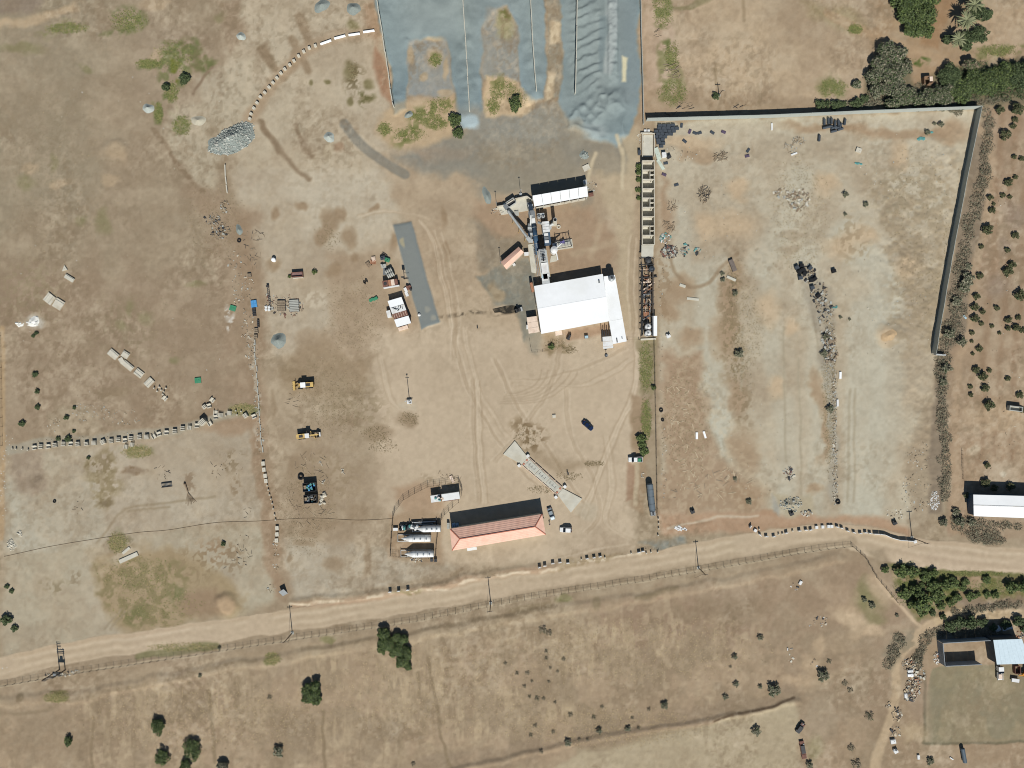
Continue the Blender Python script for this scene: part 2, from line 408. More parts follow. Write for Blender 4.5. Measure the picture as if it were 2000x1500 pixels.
for p in [[(588, 30), (600, 60), (603, 80)], [(570, 80), (585, 100), (600, 135)], [(515, 90), (530, 120), (540, 130)], [(555, 150), (575, 110)]]:
    LI(p, 14, (148, 128, 100), .75, 6, 6)
LI(smooth_pts([(490, 228), (530, 165), (575, 118), (615, 90), (660, 72), (735, 60)]), 22, (166, 144, 114), .7, 8, 4)
PO([(735, 90), (750, 110), (768, 205), (745, 190), (728, 130)], (163, 126, 94), .9, 6, 4)
PO([(730, 0), (745, 60), (738, 90), (715, 55), (712, 10)], (165, 138, 107), .8, 8, 6)
for u, v, a, b in [(683, 140, 12, 22), (720, 165, 8, 10), (718, 195, 12, 8), (683, 197, 6, 8), (607, 158, 5, 6), (690, 47, 12, 10), (640, 160, 5, 5)]:
    BL(u, v, a, b, (125, 116, 80), .75, 0, .5, 6)
LI(smooth_pts([(672, 240), (700, 275), (740, 310), (790, 340)]), 17, (138, 133, 118), .85, 4, 2)
BL(665, 285, 12, 10, (160, 134, 104), .8); BL(642, 290, 10, 20, (176, 162, 134), .6)
# centre gravel yard
PO([(760, 300), (860, 270), (945, 235), (1095, 215), (1235, 260), (1250, 300), (1130, 330), (1060, 335), (940, 345), (850, 330)], (141, 136, 120), .95, 14, 12)
PO([(940, 290), (1090, 280), (1140, 340), (1040, 370), (950, 370)], (150, 138, 114), .85, 16, 10)
PO([(810, 290), (870, 285), (930, 290), (900, 310), (830, 315)], (168, 140, 110), .45, 10, 8)
PO([(1145, 300), (1200, 290), (1230, 340), (1235, 640), (1212, 640), (1200, 430), (1170, 360)], (180, 163, 132), .8, 12, 8)
PO([(930, 400), (1040, 380), (1150, 400), (1200, 460), (1195, 530), (1080, 545), (1000, 520), (935, 480)], (162, 136, 106), .85, 14, 8)
PO([(935, 430), (990, 470), (1000, 510), (950, 520)], (148, 128, 102), .7, 10, 8)
PO([(935, 540), (985, 520), (1040, 500), (1050, 650), (1030, 670), (1000, 600), (960, 600)], (132, 130, 116), .95, 6, 8)
BL(965, 572, 14, 20, (165, 145, 113), .7)
PO([(1020, 640), (1060, 650), (1050, 690), (1035, 690)], (150, 143, 124), .7, 8, 5)
PO([(1058, 655), (1100, 650), (1110, 680), (1080, 690), (1060, 680)], (160, 138, 106), .7, 8)
PO([(1095, 645), (1190, 630), (1190, 650), (1110, 665)], (172, 138, 105), .7, 6, 4)
for p in [[(1155, 500), (1172, 430)], [(1120, 495), (1170, 480), (1200, 470)]]: LI(p, 9, (185, 168, 136), .3, 8, 6)
BL(905, 615, 44, 5, (100, 90, 74), .75, -4, .6, 4, nz='fine', thr=.45)
BL(985, 610, 22, 6, (70, 64, 54), .8, -10, .5, 3, nz='s2', thr=.4)
PO([(760, 310), (870, 285), (960, 260), (1100, 265), (1235, 285), (1240, 340), (1160, 345), (1150, 400), (1130, 420), (1050, 380), (960, 372), (940, 400), (925, 350), (850, 335)], (139, 134, 119), .6, 14, 14)
PO([(925, 430), (980, 460), (1030, 470), (1045, 540), (985, 540), (940, 520)], (138, 130, 112), .65, 10, 10)
LI(smooth_pts([(470, 430), (485, 540), (498, 650), (505, 760), (515, 900), (535, 1020), (548, 1160)]), 30, (152, 129, 101), .5, 12, 10)
LI(smooth_pts([(492, 660), (500, 760), (508, 880)]), 12, (176, 166, 146), .6, 5, 7, nz='fine', thr=.45)
# bays
BAY = [mpoly([(738, -60), (730, 0), (752, 90), (775, 225), (798, 215), (796, 130), (800, 88), (840, 76), (872, 82), (884, 120), (890, 215), (905, 250), (938, 245), (945, 215), (942, 155), (945, 60), (960, 25), (990, 10), (1008, 50), (1015, 160), (1022, 205), (1060, 195), (1068, 140), (1066, 0), (1066, -60)], 4, 5),
       mpoly([(1095, -60), (1093, 60), (1100, 110), (1092, 200), (1105, 245), (1165, 275), (1205, 285), (1240, 240), (1252, 225), (1248, -60)], 5, 7)]
GR = (138, 150, 147)
for b_ in BAY: put(b_, GR)
PO([(1066, -60), (1095, -60), (1095, 80), (1100, 130), (1092, 190), (1065, 200), (1070, 90)], (148, 142, 124), 1, 4, 4)
PO([(1076, 40), (1094, 45), (1094, 85), (1075, 90)], (196, 180, 146), .9, 4, 4); PO([(1070, 142), (1084, 142), (1080, 190), (1063, 198)], (196, 180, 146), .9, 4, 4)
PO([(880, 220), (945, 205), (1092, 200), (1110, 260), (1050, 280), (940, 270), (920, 255)], (145, 142, 128), .85, 12)
PO([(798, 82), (870, 74), (882, 120), (888, 185), (800, 190), (795, 130)], (145, 146, 137), 1, 6, 5)
for u, v, a, b in [(803, 110, 6, 14), (828, 150, 8, 8), (848, 115, 16, 18), (872, 135, 6, 20), (850, 78, 16, 5), (868, 180, 14, 5)]: BL(u, v, a, b, (176, 156, 122), .75, 0, .5, 5)
PO([(950, 20), (985, 10), (1010, 60), (1015, 160), (945, 160), (942, 80)], (145, 146, 136), .95, 6, 6)
BL(985, 45, 14, 26, (158, 150, 105), .7, -15)
PO([(952, 150), (1000, 155), (1022, 175), (1040, 205), (1010, 225), (955, 232), (945, 200)], (196, 172, 132), .95, 6, 6)
PO([(780, 205), (885, 185), (900, 230), (880, 265), (830, 285), (760, 285), (735, 255), (740, 230)], (182, 158, 120), .95, 8, 6)
for u, v, a, b, r in [(800, 262, 34, 14, -25), (855, 240, 20, 10, -20), (860, 205, 24, 14, -10), (830, 228, 26, 12, -10), (752, 252, 10, 10, 0), (982, 170, 24, 16, 30), (965, 205, 12, 18, 0), (850, 118, 10, 10, 0), (985, 30, 10, 14, 0)]:
    BL(u, v, a, b, (104, 112, 60), .75, r, .6, 8, nz='fine', thr=.42, wid=.2)
PO([(1092, 225), (1140, 245), (1160, 275), (1120, 290)], (150, 145, 128), .6, 10)
PO([(1215, 270), (1245, 245), (1252, 330), (1232, 420), (1222, 330)], (184, 168, 136), .7, 8, 6)
for p in [[(1150, 350), (1165, 300)], [(1215, 290), (1218, 370)], [(1205, 265), (1215, 300)]]: LI(p, 5, (192, 178, 146), .7, 4, 3)
LI([(1253, 0), (1256, 230)], 5, (172, 152, 126), .6, 3, 0)
# top right lot
PO([(1275, -20), (1312, -20), (1316, 45), (1300, 60), (1280, 50)], G1, .85, 6, 8)
PO([(1290, 85), (1316, 90), (1325, 130), (1335, 150), (1345, 185), (1315, 208), (1290, 195), (1285, 130)], G2, .85, 8, 8)
BL(1310, 185, 20, 15, G1, .7); BL(1305, 95, 14, 12, G1, .7); BL(1350, 10, 40, 7, GD, .6, -12)
PO([(1570, 10), (1660, 12), (1690, 60), (1670, 75), (1630, 50)], (152, 138, 95), .5, 14, 8)
BL(1670, 57, 14, 9, (120, 122, 70), .7); BL(1625, 172, 28, 18, G2, .85); BL(1620, 165, 24, 22, G2, .5)
for r, dv in ((34, 0), (26, 2), (40, -2), (18, 4)):
    LI([(1478 + r * math.cos(t), 88 + dv + r * .8 * math.sin(t)) for t in [x * .25 - .6 for x in range(14)]], 2, (172, 152, 122), .55, 2, 1)
for p in [[(1397, 125), (1399, 175)], [(1390, 135), (1408, 140)], [(1452, 0), (1453, 40)], [(1480, 165), (1482, 200)]]: LI(p, 5, (160, 140, 108), .7, 3, 2)
LI(smooth_pts([(1620, 25), (1690, 65), (1745, 85), (1790, 100), (1850, 125)]), 16, (172, 143, 105), .8, 6, 4)
PO([(1820, -20), (1880, -20), (1850, 40), (1830, 100), (1800, 90), (1815, 30)], (158, 122, 82), .8, 8, 6)
BL(1800, 127, 13, 7, (70, 92, 42), .9, 10); PO([(1900, 105), (1940, 88), (2100, 75), (2100, 100), (1960, 105), (1920, 120)], (112, 112, 66), .8, 8, 8)
BL(1405, 190, 120, 14, (158, 136, 106), .6, 2, .6, 10)
# left lots
LI([(3, 640), (5, 760), (4, 900), (3, 1050)], 9, (176, 148, 108), .85, 4, 2)
PO([(12, 900), (40, 880), (80, 880), (85, 950), (60, 965), (20, 930)], (142, 124, 104), .55, 14, 12); BL(68, 935, 16, 14, (132, 118, 98), .6)
PO([(165, 890), (225, 870), (230, 980), (215, 1000), (190, 985), (170, 920)], (146, 132, 100), .75, 12, 12, nz='sm', thr=.45)
BL(270, 882, 30, 12, (125, 124, 84), .7); BL(262, 922, 24, 8, (142, 124, 100), .7); BL(215, 985, 14, 10, (128, 114, 90), .7)
PO([(195, 1080), (300, 1065), (400, 1100), (470, 1150), (475, 1195), (330, 1232), (240, 1235), (195, 1190), (185, 1130)], (160, 140, 104), .9, 14, 14)
PO([(195, 1100), (290, 1090), (380, 1120), (370, 1200), (300, 1232), (230, 1210), (190, 1170)], (132, 122, 84), .65, 14, 16, nz='s2', thr=.5, wid=.15)
BL(355, 1160, 20, 16, (116, 116, 78), .6, nz='fine', thr=.4); BL(265, 1200, 24, 18, (114, 114, 74), .6, nz='fine', thr=.4); BL(230, 1055, 16, 20, (132, 126, 96), .7); BL(400, 1180, 40, 30, (150, 126, 98), .7)
BL(442, 1182, 18, 16, (180, 152, 115), .9, 0, .3, 4); BL(245, 1085, 30, 10, (190, 180, 158), .6, -20)
PO([(170, 330 + 740), (210, 1060), (215, 1090), (180, 1095)], (165, 150, 122), .5, 8)
BL(220, 745 + 20, 34, 9, (146, 128, 100), .5); PO([(95, 810), (120, 790), (180, 800), (200, 850), (110, 862)], (165, 150, 124), .8, 10, 10)
for p in [[(200, 1065), (215, 1050)], [(190, 1060), (240, 1000), (300, 985), (420, 970)], [(250, 1000), (330, 990)], [(205, 1230), (235, 1190)], [(215, 1230), (242, 1195)]]: LI(smooth_pts(p), 3, (152, 138, 112), .6, 3, 2)
# white powder
BL(440, 612, 6, 16, (206, 202, 190), .8, 0, .6, 5, nz='fine', thr=.4)
BL(447, 630, 5, 18, (210, 206, 194), .8, 25, .6, 5, nz='fine', thr=.4)
BL(64, 630, 18, 14, (190, 184, 168), .7)
# block row bed
LI(smooth_pts([(20, 880), (80, 868), (170, 860), (280, 848), (380, 832), (430, 812), (500, 806)]), 16, (160, 152, 132), .8, 6, 4)
BL(475, 800, 28, 12, (112, 116, 74), .75); BL(460, 830, 60, 16, (160, 134, 104), .7, -12)
# middle left scraps
for u, v, a, b in [(538, 415, 10, 16), (585, 405, 12, 10), (640, 435, 14, 26), (660, 415, 12, 14), (680, 460, 18, 20), (625, 465, 14, 14), (730, 410, 8, 6), (650, 530, 14, 12), (535, 520, 14, 10), (690, 500, 10, 14), (875, 490, 5, 16), (865, 420, 6, 20), (770, 470, 10, 16)]:
    BL(u, v, a, b, (152, 130, 100), .75, 0, .5, 8)
BL(620, 590, 20, 18, (188, 176, 152), .7, nz='fine', thr=.5); BL(575, 730, 30, 16, (145, 126, 98), .8); BL(600, 660, 20, 14, (160, 140, 112), .6)
PO([(545, 700), (640, 660), (680, 700), (740, 690), (720, 730), (690, 800), (560, 770)], (152, 132, 102), .6, 16, 14)
for u, v, a, b in [(535, 795, 8, 24), (575, 905, 12, 20), (700, 1000, 20, 20), (715, 1090, 7, 40), (650, 1100, 24, 16), (570, 1095, 5, 8), (600, 1040, 24, 8), (690, 820, 26, 14), (795, 820, 22, 16), (740, 850, 26, 14), (620, 1020, 50, 14), (590, 1060, 20, 8)]:
    BL(u, v, a, b, (148, 128, 100), .65, 0, .5, 8)
BL(795, 790, 20, 10, (184, 172, 148), .6); PO([(560, 880), (640, 870), (660, 960), (640, 1000), (570, 1000)], (150, 130, 103), .6, 14, 12)
PO([(1060, 860), (1035, 870), (1020, 850), (1000, 830), (1020, 820)], (150, 130, 98), .6, 8, 8, nz='fine', thr=.45)
# yard tracks
TR = [[(1240, 640), (1232, 760), (1200, 840), (1160, 930), (1130, 1010)], [(1215, 680), (1120, 720), (1010, 740), (900, 720)], [(1225, 700), (1150, 745), (1080, 752), (1000, 748)], [(880, 600), (890, 700), (930, 800), (1000, 900), (1060, 960)], [(900, 640), (930, 760), (985, 850)],
      [(850, 450), (870, 520), (885, 620), (880, 700)], [(815, 430), (840, 470), (862, 560), (875, 640)], [(1100, 760), (1110, 850), (1150, 930), (1165, 1000), (1140, 1040)], [(1180, 850), (1190, 950), (1180, 1020), (1240, 1060)], [(960, 700), (1010, 800), (1080, 900), (1140, 990)], [(740, 700), (760, 780), (790, 800)], [(1090, 640), (1080, 720), (1040, 800), (960, 900)], [(925, 740), (930, 850), (938, 980)], [(917, 740), (921, 850), (928, 980)], [(1060, 1100), (1150, 1075), (1220, 1060)], [(1230, 460), (1225, 560), (1232, 640)], [(830, 425), (760, 410), (700, 420)]]
for k, p in enumerate(TR):
    
    for o_ in (0, 3.5, 9, 12.5): LI([(a + o_, b + o_ * .3) for a, b in smooth_pts(p)], 2, (200, 184, 157) if (k + int(o_)) % 2 else (166, 146, 117), .30 if k % 3 else .42, 2.5, 3)
for k in range(6): LI([(1000 + (60 + 14 * k) * math.cos(t), 690 + (70 + 6 * k) * math.sin(t) * .8 + 20) for t in [0.2 + x * .14 for x in range(12)]], 2.2, (164, 145, 117), .4, 2, 3)
for p in [[(1232, 770), (1262, 780), (1260, 1010), (1232, 990), (1238, 880)]]: PO(p, (160, 137, 106), .85, 5, 5)
PO([(1245, 660), (1278, 660), (1278, 770), (1248, 770)], (150, 138, 105), .8, 6, 6)
PO([(1222, 905), (1240, 910), (1238, 975), (1225, 980)], (160, 128, 98), .7, 4, 4); LI([(1243, 905), (1242, 985)], 7, (184, 168, 138), .7, 4, 2)
BL(1003, 880, 20, 18, (184, 170, 144), .5); BL(1145, 1000, 22, 18, (182, 170, 146), .6, 30); PO([(1165, 905), (1100, 900), (1040, 870), (1030, 880), (1090, 930)], (150, 130, 100), .45, 8, 6)
PO([(1245, 1060), (1330, 1050), (1340, 1070), (1290, 1072)], (140, 138, 124), .9, 6, 6)
PO([(770, 950), (860, 940), (870, 990), (830, 1010), (790, 1000)], (170, 142, 110), .8, 8, 6)
PO([(760, 1000), (860, 1000), (862, 1100), (760, 1095)], (164, 138, 106), .8, 8, 6)
# right lot details
for p, w, a in [([(1390, 560), (1385, 700), (1390, 830), (1410, 900)], 44, .7), ([(1575, 500), (1590, 620), (1600, 720), (1600, 900), (1590, 1000)], 34, .6), ([(1500, 540), (1510, 700), (1540, 860), (1530, 1000)], 30, .5), ([(1690, 620), (1690, 800), (1680, 1000)], 70, .8), ([(1740, 560), (1730, 800), (1700, 980)], 50, .6), ([(1640, 460), (1720, 540), (1720, 640)], 50, .7), ([(1320, 420), (1330, 520), (1350, 540), (1420, 520)], 40, .6), ([(1560, 350), (1540, 420), (1480, 520)], 40, .6), ([(1420, 780), (1400, 860), (1380, 940)], 36, .6)]:
    LI(smooth_pts(p), w, (184, 179, 158), a * .9, 16, 6)
for p in [[(1290, 690), (1370, 690), (1380, 800), (1400, 900), (1480, 960), (1490, 1005), (1290, 1000)], [(1290, 340), (1320, 400), (1310, 470), (1290, 480)]]: PO(p, (164, 138, 107), .85, 14, 12)
for u, v, a, b in [(1330, 560, 26, 20), (1310, 600, 20, 24), (1430, 560, 18, 60), (1420, 660, 24, 50), (1440, 780, 16, 40), (1600, 770, 12, 40), (1610, 850, 8, 50), (1600, 960, 16, 10), (1450, 880, 30, 40), (1450, 960, 40, 30), (1500, 1010, 40, 8), (1350, 660, 30, 16), (1360, 300, 30, 12), (1770, 260, 90, 12), (1860, 260, 40, 20), (1690, 250, 60, 10), (1600, 250, 60, 10)]:
    BL(u, v, a, b, (164, 138, 105), .7, 0, .6, 12)
for u, v, a, b in [(1640, 480, 30, 22), (1760, 300, 16, 26), (1770, 520, 28, 24), (1730, 660, 22, 20), (1680, 460, 26, 14), (1545, 640, 12, 18), (1430, 440, 40, 26), (1380, 440, 20, 30), (1500, 600, 20, 30), (1520, 760, 16, 20), (1610, 360, 24, 18), (1350, 280, 50, 14), (1440, 370, 20, 20)]:
    BL(u, v, a, b, (194, 168, 130), .7, 0, .6, 10)
for u, v, a, b in [(1545, 460, 24, 8), (1545, 485, 22, 8), (1740, 430, 26, 30), (1800, 560, 40, 26), (1790, 480, 30, 20), (1720, 380, 14, 24), (1760, 400, 30, 14), (1780, 640, 40, 20), (1830, 780, 12, 14)]:
    BL(u, v, a, b, (163, 149, 124), .6, 0, .5, 8)
m_ = mpoly([(1700, 350), (1880, 300), (1840, 680), (1740, 700), (1720, 520)], 20, 12); put(m_, (158, 142, 114), .45, 's2', .5, .15)
m_ = mpoly([(1300, 700), (1380, 700), (1490, 960), (1490, 1000), (1290, 1000)], 10, 8); put(m_, (184, 168, 138), .25, 'fine', .66, .1)
LI(smooth_pts([(1312, 500), (1318, 530), (1345, 558), (1385, 552), (1410, 520), (1440, 495)]), 5, (146, 126, 98), .6, 4, 3)
for p in [[(1452, 640), (1448, 760)], [(1530, 640), (1535, 900)], [(1560, 700), (1566, 980)], [(1660, 760), (1655, 980)], [(1670, 760), (1668, 980)], [(1585, 590), (1600, 700)]]: LI(p, 3, (166, 156, 132), .6, 3, 2)
PO([(1290, 1000), (1490, 1000), (1700, 1010), (1780, 1030), (1780, 1045), (1620, 1020), (1480, 1040), (1330, 1048), (1290, 1040)], (176, 142, 108), .85, 8, 6)
LI([(1305, 1030), (1380, 1015), (1400, 1008), (1480, 1008)], 4, (192, 180, 156), .6, 3, 4)
PO([(1500, 960), (1530, 970), (1590, 970), (1590, 1000), (1545, 1005), (1520, 990)], (172, 160, 132), .8, 8, 8); PO([(1500, 960), (1520, 990), (1525, 1005), (1505, 1005)], (160, 156, 142), .7, 6)
PO([(1605, 660), (1632, 680), (1637, 980), (1622, 985), (1612, 760)], (166, 160, 142), .8, 5, 6); PO([(1555, 510), (1620, 560), (1636, 700), (1605, 720), (1585, 620)], (150, 142, 124), .6, 8, 8)
# hedge soils at right, orchard rows
PO([(1905, 240), (1930, 230), (1925, 420), (1890, 640), (1850, 700), (1840, 1000), (1812, 1000), (1818, 800), (1835, 690)], (138, 124, 104), .85, 5, 6)
for u in (1955, 1985, 2015): LI([(u, 220), (u - 30, 700), (u - 40, 900)], 8, (146, 118, 88), .45, 8, 6)
for u, v, a, b in [(1945, 560, 24, 20), (1980, 420, 24, 30), (1960, 480, 14, 20)]: BL(u, v, a, b, (150, 134, 116), .6, 0, .5, 8)
BL(1950, 820, 60, 30, (186, 160, 124), .6, 0, .6, 14); BL(1960, 930, 34, 24, (176, 158, 132), .8); BL(1957, 925, 7, 7, (196, 184, 160), .9); BL(1905, 885, 12, 9, (190, 174, 146), .8)
LI(smooth_pts([(1905, 240), (1935, 300), (1930, 420), (1905, 520), (1895, 640), (1872, 720), (1866, 860), (1866, 1040)]), 13, (172, 147, 115), .7, 6, 4)
PO([(1690, 150), (1720, 95), (1775, 120), (1790, 170), (1830, 150), (1860, 130), (1920, 125), (2100, 90), (2100, 205), (1925, 205), (1720, 212), (1690, 190)], (112, 106, 84), .75, 8, 8)
# road
ROADP = smooth_pts([(-90, 1322), (0, 1306), (130, 1276), (330, 1246), (570, 1212), (770, 1180), (960, 1148), (1160, 1116), (1360, 1082), (1500, 1058), (1600, 1047), (1700, 1052), (1800, 1072), (1900, 1086), (2000, 1092), (2100, 1096)])
ROAD = mline(ROADP, 42, 2, 3)
PO([(1600, 1030), (1700, 1040), (1790, 1060), (2100, 1075), (2100, 1125), (1850, 1118), (1720, 1095), (1650, 1070), (1560, 1080)], (186, 167, 137), 1, 3, 4)
s_, m1 = mpoly([(1640, 1040), (1790, 1062), (2100, 1078), (2100, 1122), (1850, 1114), (1720, 1092)], 3, 3)
put(ROAD, (182, 163, 134))
for o, c, a in [(-10, (194, 176, 146), .7), (7, (192, 174, 144), .65), (-2, (172, 153, 123), .5), (15, (168, 149, 120), .5), (-17, (174, 152, 120), .5)]:
    LI([(a_, b_ + o) for a_, b_ in ROADP], 5, c, a * .75, 5, 3, nz='m2', thr=.42, wid=.25)
PO([(1690, 1075), (1720, 1070), (1740, 1100), (1800, 1190), (1810, 1215), (1760, 1150)], (150, 134, 108), .7, 6, 5)
LI([(575, 1182), (640, 1178), (770, 1163), (960, 1125), (1090, 1108)], 11, (176, 146, 114), .6, 5, 5, nz='m2', thr=.35, wid=.3)
LI([(565, 1180), (600, 1182), (720, 1166), (860, 1150), (955, 1128), (985, 1124), (1060, 1116), (1120, 1102), (1250, 1082)], 4, (204, 190, 162), .7, 3, 5, nz='sm', thr=.4, wid=.25)
BL(795, 1160, 28, 6, (150, 134, 96), .8, -6, nz='fine', thr=.4); BL(1150, 1098, 60, 8, (160, 140, 106), .7, -14, nz='fine', thr=.4)
# fence verge: band north of the fence painted darker in place of its shadow
FEN = [(-60, 1347), (0, 1339), (120, 1318), (340, 1284), (580, 1247), (800, 1214), (1010, 1172), (1240, 1136), (1370, 1114), (1500, 1090), (1600, 1073), (1662, 1066)]
LI([(a, b - 7) for a, b in FEN], 13, (154, 137, 111), .5, 5, 4); LI([(a, b + 1) for a, b in FEN], 3, (186, 170, 140), .6, 2, 2)
LI([(270, 1282), (360, 1268), (420, 1258)], 12, (128, 124, 88), .7, 5, 4)
# lower field detail
LI(smooth_pts([(0, 1395), (90, 1385), (150, 1362), (240, 1345), (370, 1315), (500, 1288)]), 5, (142, 126, 100), .6, 4, 4)
LI(smooth_pts([(590, 1268), (700, 1255), (850, 1225), (1000, 1200), (1080, 1185)]), 7, (144, 127, 100), .6, 4, 4); LI([(1245, 1166), (1320, 1150)], 8, (140, 124, 96), .7, 5, 4); LI([(1000, 1192), (1075, 1182)], 10, (142, 126, 98), .7, 5, 4)
m_ = mpoly([(150, 1340), (480, 1300), (900, 1230), (1300, 1180), (1500, 1220), (1480, 1330), (1300, 1380), (900, 1460), (600, 1560), (150, 1560)], 40, 20); put(m_, (182, 162, 128), .4, 'v2', .58, .14); put(m_, (184, 163, 129), .45, 's2', .56, .1); put(m_, (144, 126, 98), .25, 'str', .64, .1)
m_ = mpoly([(-60, 1400), (900, 1260), (1500, 1200), (1700, 1150), (1700, 1500), (-60, 1560)], 30, 20); put(m_, (142, 124, 98), .4, 'm2', .58, .15); put(m_, (176, 152, 120), .5, 'mid', .62, .12)
for u, v, a, b in [(1180, 1240, 60, 20), (720, 1370, 12, 50), (850, 1330, 40, 30), (930, 1420, 40, 24), (640, 1430, 40, 30), (770, 1360, 20, 50), (1080, 1390, 30, 20), (1000, 1360, 30, 20), (1130, 1300, 60, 20), (310, 1360, 40, 20), (430, 1370, 16, 40), (640, 1300, 24, 14), (1300, 1255, 6, 30), (50, 1500, 30, 14)]:
    BL(u, v, a, b, (186, 164, 128), .7, 0, .7, 14, nz='str', thr=.45, wid=.15)
for u, v, a, b in [(600, 1420, 50, 40), (760, 1430, 60, 16), (1240, 1360, 40, 20), (1070, 1330, 40, 40), (1440, 1190, 60, 20), (1340, 1200, 40, 14), (540, 1430, 20, 60), (190, 1390, 10, 50), (160, 1450, 10, 40)]:
    BL(u, v, a, b, (142, 124, 98), .55, 0, .7, 14)
for p in [[(835, 1285), (850, 1370), (868, 1470), (880, 1500)], [(815, 1315), (818, 1360)], [(630, 1390), (637, 1500)], [(180, 1400), (178, 1500)], [(410, 1350), (415, 1430), (420, 1490)]]: LI(smooth_pts(p), 5, (144, 126, 98), .75, 3, 3)
BL(112, 1361, 25, 11, (112, 112, 62), .9, -14, .3, 4); BL(45, 1361, 8, 9, (134, 118, 92), .8); BL(533, 1285, 17, 12, (120, 120, 76), .85); BL(643, 1249, 18, 9, (124, 122, 78), .7); BL(1102, 1173, 14, 8, (124, 120, 80), .7); BL(1162, 1178, 12, 12, (138, 124, 96), .6)
for u, v, a, b in [(1700, 1175, 30, 24), (1710, 1210, 22, 14), (1590, 1460, 14, 22), (1690, 1160, 14, 30)]: BL(u, v, a, b, (138, 132, 92), .6, 0, .6, 8)
LI(smooth_pts([(1712, 1128), (1740, 1165), (1790, 1215), (1805, 1228)]), 5, (192, 168, 132), .8, 3, 2)
for p in [[(1660, 1290), (1640, 1340), (1600, 1400)], [(1700, 1290), (1690, 1320), (1660, 1345)], [(1800, 1235), (1750, 1225), (1720, 1240)]]: LI(smooth_pts(p), 7, (176, 158, 128), .5, 6, 6)
for u, v, a, b in [(1660, 1200, 24, 20), (1690, 1235, 30, 14), (1600, 1265, 12, 20), (1560, 1330, 30, 10), (1580, 1300, 16, 20)]: BL(u, v, a, b, (186, 160, 124), .7, 0, .6, 10)
LI(smooth_pts([(1810, 1222), (1850, 1205), (1900, 1195), (1960, 1200), (2100, 1190)]), 13, (186, 162, 122), .9, 5, 5); LI(smooth_pts([(1815, 1220), (1780, 1255), (1755, 1290), (1750, 1360), (1735, 1420), (1710, 1480), (1700, 1560)]), 16, (184, 160, 124), .9, 5, 5)
PO([(1745, 1240), (1795, 1222), (1780, 1265), (1745, 1310), (1720, 1290)], (140, 130, 108), .7, 10, 8, nz='s2', thr=.4); PO([(1830, 1222), (1960, 1215), (1955, 1250), (1830, 1250)], (134, 128, 110), .8, 6, 6)
BL(1670, 1215, 50, 16, (196, 172, 136), .7, 30, .6, 14); BL(1640, 1160, 40, 14, (178, 154, 122), .5, 20, .6, 14); BL(1720, 1150, 14, 34, (190, 166, 130), .6, -35, .5, 8); BL(1610, 1330, 40, 12, (178, 158, 126), .5, -20, .6, 12)
PO([(1130, 1475), (1340, 1428), (1440, 1400), (1552, 1371), (1560, 1400), (1550, 1530), (1000, 1540)], (174, 159, 129), .9, 5, 5)
LI([(1395, 1408), (1440, 1394), (1480, 1386), (1520, 1376), (1552, 1363)], 3, (112, 96, 76), .8, 2, 2)
BL(1600, 1400, 30, 60, (166, 150, 124), .6, 20, .6, 14); BL(1650, 1250, 40, 14, (172, 150, 118), .5, -30, .6, 14)
LI([(1807, 1310), (1806, 1400), (1803, 1450), (1900, 1452), (2000, 1448)], 4, (112, 106, 84), .7, 3, 3)
m_ = mpoly([(1820, 1310), (2100, 1300), (2100, 1440), (1815, 1445)], 10, 8); put(m_, (150, 138, 108), .6, 'mid', .5, .2); put(m_, (128, 122, 98), .5, 'm2', .55, .15)
BL(1780, 1430, 24, 20, (182, 160, 122), .6); BL(1795, 1345, 20, 60, (150, 132, 110), .5)
PO([(1735, 1105), (1790, 1100), (1880, 1130), (1870, 1170), (1800, 1205), (1770, 1180), (1750, 1140)], (98, 108, 58), .85, 8, 8); PO([(1900, 1130), (1990, 1135), (2100, 1140), (2100, 1165), (1910, 1160)], (112, 112, 60), .8, 8, 8); LI([(1780, 1112), (1900, 1122), (2100, 1128)], 8, (112, 112, 70), .7, 4, 4); BL(1906, 1137, 12, 14, (166, 142, 108), .9, 0, .3, 4); BL(1748, 1128, 8, 9, (170, 150, 114), .8)
